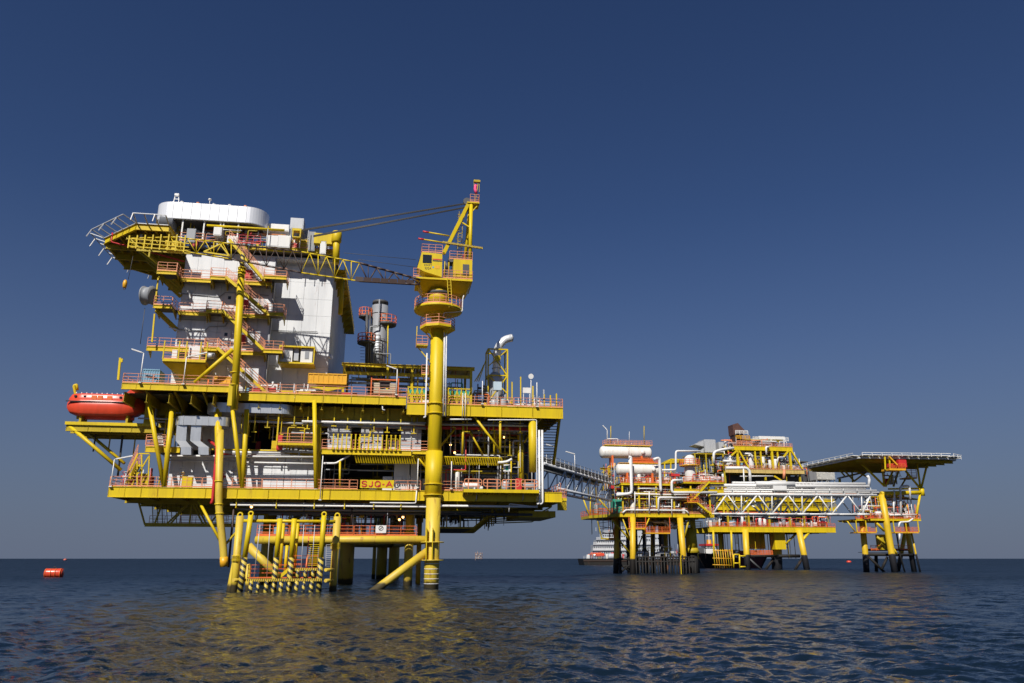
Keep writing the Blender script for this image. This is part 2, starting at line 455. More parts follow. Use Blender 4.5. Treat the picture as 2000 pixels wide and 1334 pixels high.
# ------------------------------------------------------------------ sea
def build_sea():
    r_ = np.random.RandomState(3)
    front = np.linspace(-R(44), R(44), 520)
    side = np.linspace(R(44), 2 * math.pi - R(44), 40)[1:-1]
    ang = np.concatenate([front, side])
    rad = np.concatenate([[0.5, 4.0], np.geomspace(9, 170, 620), np.geomspace(175, 45000, 90)])
    na, nr = len(ang), len(rad)
    Rr, An = np.meshgrid(rad, ang, indexing='ij')
    X = Rr * np.sin(An); Y = Rr * np.cos(An)
    sp = np.gradient(rad)[:, None]
    sa = Rr * (88 / 520 * math.pi / 180)
    spacing = np.maximum(sp, sa)
    Z = np.zeros_like(X)
    wind = R(205)
    for i in range(70):
        lam = 0.4 * (13 ** (i / 69.0))
        d = wind + r_.normal(0, .62)
        amp = .0060 * lam ** .42 * r_.uniform(.6, 1.3)
        k = 2 * math.pi / lam
        ph = r_.uniform(0, 6.28)
        w = np.clip((lam / spacing - 2.5) / 3, 0, 1)
        arg = k * (X * math.cos(d) + Y * math.sin(d)) + ph
        Z += w * amp * (np.sin(arg) + .22 * np.cos(2 * arg))
    Z *= (np.abs(An) < R(44.2)) * np.clip((R(44) - np.abs(An)) / R(3), 0, 1)
    co = np.stack([X, Y, Z], -1).reshape(-1, 3)
    i0 = np.arange(nr - 1)[:, None] * na; j = np.arange(na)[None, :]; jn = (j + 1) % na
    quads = np.stack([i0 + j, i0 + jn, i0 + na + jn, i0 + na + j], -1).reshape(-1, 4)[:, ::-1]
    me = bpy.data.meshes.new('sea')
    me.vertices.add(len(co)); me.vertices.foreach_set('co', co.ravel())
    me.loops.add(quads.size); me.loops.foreach_set('vertex_index', quads.ravel().astype(np.int32))
    me.polygons.add(len(quads)); me.polygons.foreach_set('loop_start', np.arange(0, quads.size, 4, dtype=np.int32))
    me.polygons.foreach_set('use_smooth', np.ones(len(quads), bool))
    me.update(calc_edges=True)
    m = bpy.data.materials.new('sea_water'); m.use_nodes = True
    N = m.node_tree.nodes; L = m.node_tree.links; b = N['Principled BSDF']
    b.inputs['Base Color'].default_value = (.005, .012, .022, 1)
    b.inputs['Specular IOR Level'].default_value = .3; b.inputs['Roughness'].default_value = .10; b.inputs['IOR'].default_value = 1.333
    g = N.new('ShaderNodeNewGeometry')
    # ripples finer than the mesh: random facet slopes, scaled by broad ruffled and slick streaks
    mp = N.new('ShaderNodeMapping'); mp.inputs['Scale'].default_value = (.010, .045, 1); L.new(g.outputs['Position'], mp.inputs['Vector'])
    n = N.new('ShaderNodeTexNoise'); n.inputs['Scale'].default_value = 1; n.inputs['Detail'].default_value = 4; L.new(mp.outputs[0], n.inputs['Vector'])
    mr = N.new('ShaderNodeMapRange'); mr.inputs['From Min'].default_value = .38; mr.inputs['From Max'].default_value = .62; mr.inputs['To Min'].default_value = .6; mr.inputs['To Max'].default_value = 1.25
    L.new(n.outputs['Fac'], mr.inputs['Value'])
    ln = N.new('ShaderNodeVectorMath'); ln.operation = 'LENGTH'; L.new(g.outputs['Position'], ln.inputs[0])
    fr_ = N.new('ShaderNodeMapRange'); fr_.inputs['From Min'].default_value = 60; fr_.inputs['From Max'].default_value = 500; fr_.inputs['To Min'].default_value = 1; fr_.inputs['To Max'].default_value = 3.6
    L.new(ln.outputs['Value'], fr_.inputs['Value'])          # facet slopes steepen with distance from the origin to darken the far water
    mq = N.new('ShaderNodeMath'); mq.operation = 'MULTIPLY'; L.new(mr.outputs[0], mq.inputs[0]); L.new(fr_.outputs[0], mq.inputs[1]); mr = mq
    rr_ = N.new('ShaderNodeMapRange'); rr_.inputs['From Min'].default_value = 15; rr_.inputs['From Max'].default_value = 150; rr_.inputs['To Min'].default_value = .05; rr_.inputs['To Max'].default_value = .36
    L.new(ln.outputs['Value'], rr_.inputs['Value']); L.new(rr_.outputs[0], b.inputs['Roughness'])
    acc = g.outputs['Normal']
    for sc_, det, st in ((.45, 3, .3), (1.5, 4, .8), (5, 4, .85), (17, 3, .5)):
        mp = N.new('ShaderNodeMapping'); mp.inputs['Rotation'].default_value = (0, 0, R(12)); mp.inputs['Scale'].default_value = (sc_ * .5, sc_, sc_)
        L.new(g.outputs['Position'], mp.inputs['Vector'])
        n = N.new('ShaderNodeTexNoise'); n.inputs['Scale'].default_value = 1; n.inputs['Detail'].default_value = det; n.inputs['Roughness'].default_value = .6
        L.new(mp.outputs[0], n.inputs['Vector'])
        sb = N.new('ShaderNodeVectorMath'); sb.operation = 'SUBTRACT'; sb.inputs[1].default_value = (.5, .5, .5); L.new(n.outputs['Color'], sb.inputs[0])
        ml = N.new('ShaderNodeVectorMath'); ml.operation = 'MULTIPLY'; ml.inputs[1].default_value = (st, st, 0); L.new(sb.outputs[0], ml.inputs[0])
        sl = N.new('ShaderNodeVectorMath'); sl.operation = 'SCALE'; L.new(ml.outputs[0], sl.inputs[0]); L.new(mr.outputs[0], sl.inputs['Scale'])
        ad = N.new('ShaderNodeVectorMath'); ad.operation = 'ADD'; L.new(acc, ad.inputs[0]); L.new(sl.outputs[0], ad.inputs[1]); acc = ad.outputs[0]
    nm = N.new('ShaderNodeVectorMath'); nm.operation = 'NORMALIZE'; L.new(acc, nm.inputs[0]); L.new(nm.outputs[0], b.inputs['Normal'])
    me.materials.append(m)
    o = bpy.data.objects.new('sea', me); col.objects.link(o)
    o['kind'] = 'structure'
build_sea()
# ================================================================== near platform
a = FA.P
def U(px, v, z): return FA.cu(px, v, z)
ZL = 10.55                                  # lower deck, top
ZM = a(740, 879, .3)[2]                     # middle deck, top
ZU = 21.4; ZUR = 20.7                       # upper deck: main part, lower right part
UL, UR = U(212, 0, ZL), U(1098, 0, ZL)
A = thing('offshore_platform', 'nearest yellow offshore platform on thick yellow legs, left of the photo', 'oil platform', FA, (-9, 14, 0))

# ---- lower deck
ld = add(A, 'lower_deck', MB().box(UL, UR, .35, 31, ZL - .08, ZL - .02), GRATE)
girder(ld, FA, UL, UR, 0, ZL - 1.15, ZL, YEL, 3.4)
for i in range(16):
    u = UL + .3 + (UR - UL - .6) * i / 15
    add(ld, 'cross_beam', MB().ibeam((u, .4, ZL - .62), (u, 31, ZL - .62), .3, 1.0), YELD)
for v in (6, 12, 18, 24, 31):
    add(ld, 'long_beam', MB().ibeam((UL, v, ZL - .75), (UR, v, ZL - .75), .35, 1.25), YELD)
def deck_rails(par, u0, u1, v, z, gaps=()):
    x = u0
    while x < u1 - .3:
        y = min(u1, x + 3.2)
        if not any(g0 < (x + y) / 2 < g1 for g0, g1 in gaps):
            railing(par, [(x + .04, v, z), (y - .04, v, z)], step=1.6)
        x = y
deck_rails(ld, UL, U(700, 0, ZL) - .1, .12, ZL)
deck_rails(ld, U(770, 0, ZL), U(822, 0, ZL), .12, ZL)
deck_rails(ld, U(862, 0, ZL), U(905, 0, ZL), .12, ZL)
railing(ld, [(UL + .1, .12, ZL), (UL + .1, 12, ZL)]); railing(ld, [(UR - .1, .3, ZL), (UR - .1, 20, ZL)])
# right-hand projecting walkway of the lower deck, with its heavy handrails
x0, x1 = U(905, -1.1, ZL + .1), U(1052, -1.1, ZL + .1)
wk = add(A, 'laydown_walkway', MB().box(x0, x1, -1.3, -.05, ZL + .02, ZL + .1), GRATE)
add(wk, 'edge_beam', MB().box(x0, x1, -1.42, -1.3, ZL - .25, ZL + .12), YEL)
k = 16
for i in range(k + 1):
    u = x0 + (x1 - x0) * i / k
    add(wk, 'bracket', MB().prism([(u, -1.3, ZL), (u, -.03, ZL), (u, -.03, ZL - .55)], (.08, 0, 0)), YEL)
k = 4
for i in range(k):
    p, q = x0 + (x1 - x0) * i / k + .1, x0 + (x1 - x0) * (i + 1) / k - .1
    m = MB(); v = -1.35
    m.pipe([(p + .45, v, ZL + 1.25), (p, v, ZL + 1.25), (p, v, ZL + .45), (q, v, ZL + .45), (q, v, ZL + 1.25), (p + .4, v, ZL + 1.25)], .055, 6, .3)
    m.beam((p, v, ZL + .85), (q, v, ZL + .85), .09)
    for t in (.22, .78): m.beam((p + (q - p) * t, v, ZL - .2), (p + (q - p) * t, v, ZL + 1.25), .11)
    add(wk, 'heavy_handrail', m, ORG)
# small deck past the right-hand corner
x0, x1 = U(1090, 3, ZL - .3), U(1107, 3, ZL - .3)
cd_ = add(A, 'corner_deck', MB().box(UR + .05, x1, 3, 15, ZL - .75, ZL - .45), YEL)
girder(cd_, FA, UR + .05, x1, 3, ZL - 1.9, ZL - .76, YELD, 4)
railing(cd_, [(UR + .1, 3.05, ZL - .45), (x1 - .05, 3.05, ZL - .45), (x1 - .05, 14, ZL - .45)], step=.9)
x2 = U(1060, 5, ZL - 2.4)
add(cd_, 'lower_box_beam', MB().box(x2 - 3.2, x2 + 1.4, 4, 14, ZL - 2.7, ZL - 1.95), YELD)

# ---- middle deck
MU0, MU1 = U(628, 0, ZM), U(845, 0, ZM)
md = add(A, 'middle_deck', MB().box(U(284, 1.2, ZM), U(1010, 3.5, ZM), 3.5, 24, ZM - .1, ZM - .02), GRATE)
girder(md, FA, U(284, 1.2, ZM), U(352, 1.2, ZM), 1.2, ZM - .65, ZM, YEL, 2.2)
girder(md, FA, U(480, 3.4, ZM), U(612, 3.4, ZM), 3.4, ZM - .8, ZM, YELD, 2.2)
girder(md, FA, MU0, U(804, 0, ZM), .2, ZM - .6, ZM, YEL, 3)
girder(md, FA, U(805, 0, ZM) + .02, MU1, -.1, ZM - .42, ZM - .02, YEL, 2.4)
add(md, 'walkway_plate', MB().box(MU0, MU1, .45, 3.45, ZM - .09, ZM - .03), GRATE)
add(md, 'walkway_plate', MB().box(U(284, 1.2, ZM), U(352, 1.2, ZM), 1.5, 3.45, ZM - .09, ZM - .03), GRATE)
railing(md, [(U(284, 1.2, ZM), 1.3, ZM), (U(324, 1.2, ZM), 1.3, ZM)])
railing(md, [(MU0, .3, ZM), (U(806, 0, ZM), .3, ZM)]); railing(md, [(U(806, 0, ZM), 0, ZM), (MU1, 0, ZM)])
# row of yellow stanchions standing on the middle deck
for i in range(16):
    u = U(651 + (781 - 651) * i / 15, .1, ZM + 1)
    m = MB(); m.beam((u, .1, ZM - .1), (u, .1, ZM + 1.75), .13); m.beam((u - .13, .1, ZM + .05), (u + .13, .1, ZM + .05), .26, .24); m.beam((u - .1, .1, ZM + 1.7), (u + .1, .1, ZM + 1.7), .1)
    add(md, 'stanchion', m, YEL)
# hung orange balcony between the decks
x0, x1 = U(542, 1, 17), U(613, 1, 17)
zb = a(575, 865, 1)[2]
hb_ = add(A, 'hung_balcony', MB().box(x0, x1, 1, 3.4, zb - .25, zb), YEL)
railing(hb_, [(x0, 1.05, zb), (x1, 1.05, zb)]); 
for x in (x0, x1): add(hb_, 'hanger', MB().beam((x, 1.0, zb - .3), (x, 1.0, ZU - 1.4), .16), YEL)
# slatted canopy under the middle deck: every slat
x0, x1 = U(693, .9, ZM - 1.0), U(978, .9, ZM - 1.0)
zc = ZM - 1.05; n = 62
can = add(A, 'slatted_canopy', MB().beam((x0, .5, zc + .45), (x1, .5, zc + .45), .1), YEL)
for i in range(n):
    u = x0 + (x1 - x0) * i / (n - 1)
    add(can, 'slat', MB().beam((u, .35, zc + .42), (u + .28, .8, zc - .42), .17, .05), YEL)
add(can, 'discharge_pipe', MB().pipe([(x1 - .4, .6, zc - .1), (x1 + .7, .6, zc), (x1 + 1.3, .5, zc + .35)], .16, 8), WHT)

# ---- upper deck, in three levels along its front
ua, ub, uc = U(237, -1.5, ZU), U(458, -1.5, ZU), U(794, 0, ZU)
ZUL = 21.75
ud = add(A, 'upper_deck', MB().box(ua, uc, .35, 32, ZU - .5, ZU - .42), GRATE)
lp = add(ud, 'left_deck_plate', MB().box(ua, ub, -1.2, 12, ZUL - .14, ZUL - .02), YELD)
girder(ud, FA, ua, ub, -1.5, ZUL - .72, ZUL, YEL, 3)
girder(ud, FA, ub + .05, uc, 0, ZU - .95, ZU, YEL, 3.3)
girder(ud, FA, uc + .05, U(1100, 0, ZUR), 0, ZUR - 1.35, ZUR, YEL, 3.6)
add(ud, 'right_deck_plate', MB().box(uc + .1, U(1100, 0, ZUR), .35, 32, ZUR - .14, ZUR - .02), GRATE)
x1 = U(1100, 0, ZUR)
for i in range(9):
    u = uc + .5 + (x1 - uc - .8) * i / 8
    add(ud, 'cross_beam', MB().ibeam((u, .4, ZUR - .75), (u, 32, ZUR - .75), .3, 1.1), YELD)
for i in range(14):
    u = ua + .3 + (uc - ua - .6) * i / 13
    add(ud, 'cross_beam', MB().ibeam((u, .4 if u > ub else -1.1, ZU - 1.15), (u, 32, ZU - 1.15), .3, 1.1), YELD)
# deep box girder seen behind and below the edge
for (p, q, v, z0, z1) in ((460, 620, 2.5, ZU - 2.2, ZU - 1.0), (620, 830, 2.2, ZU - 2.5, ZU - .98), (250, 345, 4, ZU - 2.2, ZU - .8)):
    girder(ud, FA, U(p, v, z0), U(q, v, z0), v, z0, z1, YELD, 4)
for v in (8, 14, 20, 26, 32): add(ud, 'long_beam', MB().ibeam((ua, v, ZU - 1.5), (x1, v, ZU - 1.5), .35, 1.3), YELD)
deck_rails(ud, ua, ub, -1.4, ZUL); deck_rails(ud, ub + .1, uc, .1, ZU); deck_rails(ud, uc + .1, x1, .1, ZUR, [(U(825, 0, ZUR), U(868, 0, ZUR))])
railing(ud, [(ua + .05, -1.3, ZUL), (ua + .05, 11, ZUL)]); railing(ud, [(x1 - .05, .2, ZUR), (x1 - .05, 25, ZUR)])
# sloping plate brackets under the left overhang
for px in (290, 345, 400):
    u = U(px, 0, ZU); add(ud, 'bracket_plate', MB().prism([(u, -1.2, ZUL - .75), (u, 5, ZUL - .75), (u, 5, ZUL - 2.6)], (.15, 0, 0)), YELD)
# pocket at the foot of the tall boom post
u = U(456, -1.6, ZU); add(ud, 'post_pocket', MB().box(u - .45, u + .45, -1.95, -1.2, ZUL - 2.3, ZUL + .1), YEL)
# the raised yellow fascia strip behind the rails, right of the boom post
add(ud, 'inner_kerb_girder', MB().box(U(505, 2.6, ZU + .6), U(675, 2.6, ZU + .6), 2.6, 2.8, ZU + .35, ZU + .95), YEL)

# ---- posts and braces between the decks
def col_(name, p, q, r, mat=YEL, n=12, par=None): return add(par or A, name, MB().tube(p, q, r, n), mat)
def P2(px0, py0, v0, px1, py1, v1): return a(px0, py0, v0), a(px1, py1, v1)
for (p0, y0, v0, p1, y1, v1, r) in ((289, 775, .2, 320, 950, .2, .24), (336, 800, .6, 321, 950, .2, .28), (452, 780, .3, 472, 952, .3, .24), (482, 800, .6, 474, 952, .3, .28),
        (614, 783, .1, 617, 953, .1, .24), (622, 830, 1.4, 621, 953, .6, .3), (1040, 815, .6, 1041, 922, .6, .5), (1016, 850, 3.5, 1018, 945, 3.5, .36),
        (426, 800, 1.0, 428, 905, -.3, .42)):
    p, q = P2(p0, y0, v0, p1, y1, v1); col_('post', p, q, r)
for (p0, y0, p1, y1, v, r) in ((927, 814, 977, 880, .5, .15), (977, 816, 977, 884, .5, .15), (916, 840, 943, 888, 2, .12), (905, 822, 903, 888, 1.5, .14), (889, 837, 862, 870, 2, .12), (966, 820, 965, 890, 2.5, .13),
        (810, 885, 834, 916, .4, .12), (664, 900, 664, 952, .3, .12), (1033, 850, 1024, 865, 3, .1)):
    p, q = P2(p0, y0, v, p1, y1, v); col_('brace', p, q, r, YEL, 8)
p, q = P2(880, 932, 9, 965, 862, 9); col_('brace', p, q, .55, YELD)
# side stair at the right end, between lower and upper deck
p, q = a(1084, 822, 3), a(1072, 898, 6)
m = MB(); 
for i in range(15):
    c = lerp(p, q, i / 14); m.box(c[0] - 1.4, c[0] + .6, c[1] - .1, c[1] + .16, c[2] - .03, c[2] + .03)
add(A, 'side_stair', MB().beam((p[0] + .6, p[1], p[2] + .5), (q[0] + .6, q[1], q[2] - .6), .25, .5), YELD)
add(A, 'stair_treads', m, GRATE, kind='stuff')

# ---- legs and what carries the deck
wl = []
def leg(px, py_w, ztop, r, mat=YELL, lean=0.0, name='leg', n=20):
    p = FA.S(px, py_w, 0); p = (p[0], p[1], -3.0)
    m = MB().tube(p, (p[0] + lean, p[1], ztop), r, n)
    o = add(A, name, m, mat); return p, o
L1, o1 = leg(842, 1149, 9.3, .78)
zr = [a(842, y, 0)[2] for y in (1094, 1061, 1035)]
for z in zr[:2]: add(o1, 'ring_plate', MB().lathe((L1[0], L1[1], z), [(.8, -.05), (1.25, -.05), (1.25, .05), (.8, .05)], 20), YELL)
for i, z in enumerate([a(842, y, 0)[2] for y in (1137, 1128, 1119, 1110, 1100)]): add(o1, 'depth_mark', MB().lathe((L1[0], L1[1], z), [(.785, -.03), (.795, -.03), (.795, .03), (.785, .03)], 20), WHT)
add(o1, 'fin_plate', MB().box(L1[0] - .1, L1[0] - .02, L1[1] - 1.25, L1[1] - .7, zr[0] + .06, zr[2]), YEL)
add(o1, 'fin_plate', MB().box(L1[0] - .72, L1[0] - .64, L1[1] - 1.15, L1[1] - .4, zr[0] + .06, zr[2]), YEL)
L2, o2 = leg(796, 1143, 9.3, .52); add(o2, 'collar', MB().lathe((L2[0], L2[1], 5.2), [(.52, -.4), (.62, -.4), (.62, .9), (.52, .9)], 16), YEL)
L3, _ = leg(674, 1139, 9.3, .95)
L4, _ = leg(744, 1131, 9.3, .8); L5, _ = leg(768, 1131, 9.3, .8); leg(729, 1130, 9.3, .28)
L6, _ = leg(517, 1139, 9.3, .8); leg(610, 1134, 9.3, .5); leg(570, 1136, 9.3, .45)
L7, _ = leg(816, 1140, 8, .3, YGOLD)
# big diagonal brace in front of the crane leg, and horizontal brace at the top of the jacket
p = FA.S(735, 1151, 0); q = (L1[0] - .4, L1[1], a(825, 1076, 0)[2]); d = lerp(p, q, -.15)
add(A, 'diagonal_brace', MB().tube(d, q, .42, 16), YELL)
zc = a(760, 1056, 1.2)[2]
q2 = (U(500, 0, zc), 0, zc)
add(A, 'horizontal_brace', MB().tube((L1[0] - .3, L1[1] + 1.2, zc), q2, .42, 16), YELL)
add(A, 'horizontal_brace', MB().tube((L1[0], L1[1], zc), (L5[0], L5[1], zc), .38, 12), YELL)
add(A, 'horizontal_brace', MB().tube((L6[0], L6[1], zc), (L5[0], L5[1], zc), .38, 12), YELL)
add(A, 'diagonal_brace', MB().tube(a(485, 1066, 1), a(548, 1130, 1), .45, 14), YELL)
# walkway along the top of the jacket
wy = add(A, 'jacket_walkway', MB().box(q2[0], L1[0] - 1.2, .2, 3.0, zc + .44, zc + .5), GRATE)
add(wy, 'edge_strip', MB().box(q2[0], L1[0] - 1.2, .12, .2, zc + .43, zc + .53), ORGD)
x = q2[0]
while x < L1[0] - 2: railing(wy, [(x, .15, zc + .5), (min(x + 3.4, L1[0] - 1.3), .15, zc + .5)], mat=ORGD); x += 3.5
railing(wy, [(q2[0], 3, zc + .5), (L1[0] - 1.3, 3, zc + .5)], mat=ORGD)
clutter(wy, 11, q2[0] + 1, L1[0] - 1.5, 1, 16, zc + .5, ZL - 1.3, 80, ['v', 'v', 'v', 'h', 'ves', 'valve', 'cab', 'l'], [GRY, DGRY, DGRY, GAL, RED, YELD, DBR], .9)
# pipes under the lower deck
ug = thing('pipework', 'long white and grey pipes slung under the lower deck of the nearest platform', 'pipework', FA, (-9, 1, 9))
def pp(par, name, pts, r, mat, n=8): return add(par, name, MB().pipe(pts, r, n), mat)
z1, z2 = 8.75, 8.35
pp(ug, 'pipe', [(U(450, .6, z1), .6, z1), (U(842, .6, z1), .6, z1), (U(842, .6, z1), .6, z1 - .9)], .12, WHT)
pp(ug, 'pipe', [(U(450, 1.1, z1), 1.1, z1 + .2), (U(850, 1.1, z1), 1.1, z1 + .2)], .16, GAL)
pp(ug, 'pipe', [(U(462, 1.6, z2), 1.6, z2), (U(846, 1.6, z2), 1.6, z2)], .13, GRY)
pp(ug, 'pipe', [(U(480, 2.1, z2), 2.1, z2 - .3), (U(1040, 2.1, z2), 2.1, z2 - .3)], .15, DGRY)
pp(ug, 'pipe', [(U(862, .1, z1), .1, 8.85), (U(1050, .1, z1), .1, 8.85)], .13, WHT)
pp(ug, 'pipe', [(U(722, -.1, z1), -.1, 9.1), (U(812, -.1, 9), -.1, 9.1), (U(814, -.1, 11), -.1, 10.5)], .07, WHT)
add(ug, 'pipe_end_cap', MB().lathe((U(860, .1, 8.85), .1, 8.85), [(.05, -.12), (.28, -.1), (.28, .1), (.05, .12)], 12, (1, 0, 0)), WHT)
for i, px in enumerate((462, 540, 614, 673, 730, 783, 893)):
    u = U(px, .5, 9); m = MB(); m.beam((u, .4, z1 - .35), (u, .4, 9.4), .1); m.beam((u, .3, z1 - .3), (u, 1.6, z1 - .3), .1); add(ug, 'pipe_hanger', m, YEL)
clutter(ug, 5, U(470, 3, 9), U(1030, 3, 9), 2.5, 24, 7.4, 9.3, 110, ['h', 'h', 'h', 'tray', 'hang', 'v', 'l'], [GRY, GRY, DGRY, YELD, YELD, GAL, DBR], .8)
# stepped trusses of the cellar level, right of the crane leg
cl = add(A, 'cellar_frame', MB().box(U(855, 8, 7.2), U(925, 8, 7.2), 8, 26, 6.6, 6.75), GRATE)
for v in (8, 14, 20, 26):
    zt, zb = 9.3, 6.7
    xs = (U(846, v, zb), U(925, v, zb), U(1000, v, 8.6))
    add(cl, 'brace', MB().beam((xs[0], v, zb), (xs[1], v, zb), .22), YELD); add(cl, 'brace', MB().beam((xs[1], v, zb), (xs[1] + 3.2, v, zt), .22), YELD)
    add(cl, 'brace', MB().beam((xs[1] + 1.6, v, 8.0), (xs[2] + 3, v, 8.3), .16), YELD); add(cl, 'brace', MB().beam((xs[2] + 3, v, 8.3), (xs[2] + 5, v, zt), .16), YELD)
    for t in (0, .33, .66): add(cl, 'post', MB().beam((lerp(xs, xs, 0)[0] + t * (xs[1] - xs[0]), v, zb), (xs[0] + t * (xs[1] - xs[0]), v, zt), .14), YELD)
clutter(cl, 21, U(850, 6, 8), U(990, 6, 8), 5, 24, 6.9, 9.2, 60, ['h', 'h', 'h', 'v', 'hang', 'l', 'tray'], [GRY, DGRY, YELD, YELD, DBR], .8)

# ---- hung walkway truss on the lower left
zb, zt = 6.75, 9.4
v = 6
x0, x1 = U(283, v, zb), U(466, v, zb)
ht = add(A, 'hung_walkway', MB().box(x0, x1, v, v + 1.6, zb - .12, zb - .04), GRATE)
add(ht, 'bottom_chord', MB().beam((x0, v, zb), (x1, v, zb), .2, .42), YELD); add(ht, 'top_chord', MB().beam((x0 - .4, v, zt - .2), (x1, v, zt - .2), .18), YELD)
for p, q in ((-.1, 0), (.16, .10), (.45, .26), (.45, .22), (.47, .62), (.47, .47), (.5, .66), (.85, .68)):
    add(ht, 'brace', MB().beam((x0 + (x1 - x0) * p, v, zt), (x0 + (x1 - x0) * q, v, zb), .17), YELD)
for t in (0.36, .62): railing(ht, [(x0 + (x1 - x0) * t, v + .1, zb), (x0 + (x1 - x0) * (t + .26), v + .1, zb)], n=4)
railing(ht, [(x0, v + 1.5, zb), (x1, v + 1.5, zb)])
for k in range(7):
    add(ht, 'chain', MB().tube((x0 + .6 + k * .45, v + 1 + .3 * k, zb + .1), (x0 + .2 + k * .45, v + 1 + .3 * k, zt), .05, 5), YELD)
m = MB()
for i in range(12): m.box(x0 + .1, x0 + 1.4, v + 3 - i * .12, v + 3.2 - i * .12, zb + i * .22, zb + i * .22 + .04)
add(ht, 'tread', m, GRATE, kind='stuff')

# ---- caisson hanging in front of the lower deck, its stays, and the red pipe
cz = add(A, 'caisson', MB().pipe([a(430, 840, -.6), a(427, 985, -.6), a(437, 1080, -.6), a(437.5, 1106, -.6)], .40, 16), YELL)
add(cz, 'lighter_end_sleeve', MB().tube(a(437.2, 1088, -.6), a(437.6, 1107, -.6), .43, 16), YGOLD)
add(cz, 'stay', MB().tube(a(388, 978, 1), a(431, 1058, -.5), .16, 8), YEL); add(cz, 'stay', MB().tube(a(470, 1030, 1.5), a(436, 1068, -.5), .13, 8), YELD)
for y in (985, 1003, 940): 
    c = a(427.5 if y < 990 else 429, y, -.6); add(cz, 'clamp_band', MB().lathe(c, [(.40, -.06), (.47, -.06), (.47, .06), (.40, .06)], 14), YEL)
p = a(424, 876, -.25); q = a(415, 978, -.25)
rp = solo('fire_main', 'red vertical pipe in front of the white wall beside the long yellow caisson', 'pipe', FA, q, MB().pipe([a(408, 860, 3), a(424, 872, -.25), q, a(412, 984, -.2)], .17, 8), RED)
bp_ = solo('drain_pipe', 'thin dark brown pipe hanging between the yellow caisson and the boat landing', 'pipe', FA, a(446, 1108, 1), MB().tube(a(458, 980, 1), a(446, 1108, 1), .13, 8), DBR)

# ---- pipes standing on the right end
for px, r in ((1053, .13), (1059, .13)):
    add(ug, 'riser', MB().pipe([a(px, 840, -.35), a(px + 1, 982, -.35), a(px - 4, 985, -.35)], r, 8), WHT)
pp(ug, 'pipe', [a(953, 820, .1), a(1048, 820, .1), a(1049, 990, .1), a(995, 984, .1), a(994, 1000, .1)], .06, WHT)
pp(ug, 'pipe', [a(877, 819, .3), a(921, 819, .3)], .09, WHT)
for px0, px1 in ((835, 832),):
    pp(ug, 'pipe', [a(834, 690, -1), a(831, 815, -1), a(827, 815, -1)], .09, WHT)
for px in (867, 871): pp(ug, 'pipe', [a(px + 1, 650, -.9), a(px - 1, 813, -.9)], .08, WHT)
for px in (903, 908): pp(ug, 'pipe', [a(px + 1, 768, -.4), a(px, 815, -.4)], .05, WHT)
pp(ug, 'pipe', [a(747, 786, .2), a(747, 800, .2), a(752, 801, .2)], .07, WHT)
pp(ug, 'pipe', [a(632, 905, .5), a(656, 905, .5), a(683, 889, .8)], .12, WHT)
for px in (931, 1022): pp(ug, 'pipe', [a(px, 962, -.3), a(px - .5, 975, -.3), a(px - 2, 978, .1)], .05, GAL)

# ---- inside: back walls, modules, equipment
hs = ZM - .7
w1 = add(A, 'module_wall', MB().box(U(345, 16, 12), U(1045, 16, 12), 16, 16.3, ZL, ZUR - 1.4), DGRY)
for (p0, p1, v, z0, z1, mt) in ((326, 423, 3.2, ZL + .02, hs, WALL), (424, 478, 4.4, ZL + .02, hs, WALL), (479, 552, 3.4, ZL + .02, hs, WALL), (553, 620, 3.4, ZL + .02, hs, WALL),
        (345, 470, 3.6, ZM, ZU - 2.2, WALL), (544, 612, 3.9, ZM, ZU - 3, GRY), (768, 815, 3.0, ZL + .02, ZM - .9, WHT), (862, 905, 7, ZL, ZM - .9, GRY), (905, 1010, 10, ZL, ZM - 1, GRY)):
    x0, x1 = U(p0, v, z0), U(p1, v, z0)
    k = max(2, round((x1 - x0) / 1.25)); nz = 2 if z1 - z0 > 3 else 1
    mw = add(A, 'module', MB().box(x0, x1, v + .08, v + 5, z0, z1), mt)
    for i in range(k):
        for j in range(nz):
            w = (x1 - x0) / k; h = (z1 - z0) / nz
            add(mw, 'wall_panel', MB().box(x0 + i * w + .02, x0 + (i + 1) * w - .02, v, v + .08, z0 + j * h + .03, z0 + (j + 1) * h - .03), mt)
# insulated container modules on the middle deck
for (p0, p1) in ((637, 684), (703, 747), (782, 822)):
    v = 2.4; x0, x1 = U(p0, v, ZM), U(p1, v, ZM); h = 3.3
    mw = add(A, 'module', MB().box(x0, x1, v + .06, v + 2.5, ZM, ZM + h), GRY)
    for j in range(4):
        for i in range(2):
            w = (x1 - x0) / 2; add(mw, 'wall_panel', MB().box(x0 + i * w + .03, x0 + (i + 1) * w - .03, v, v + .06, ZM + j * h / 4 + .03, ZM + (j + 1) * h / 4 - .03), GAL if j % 2 else WALL)
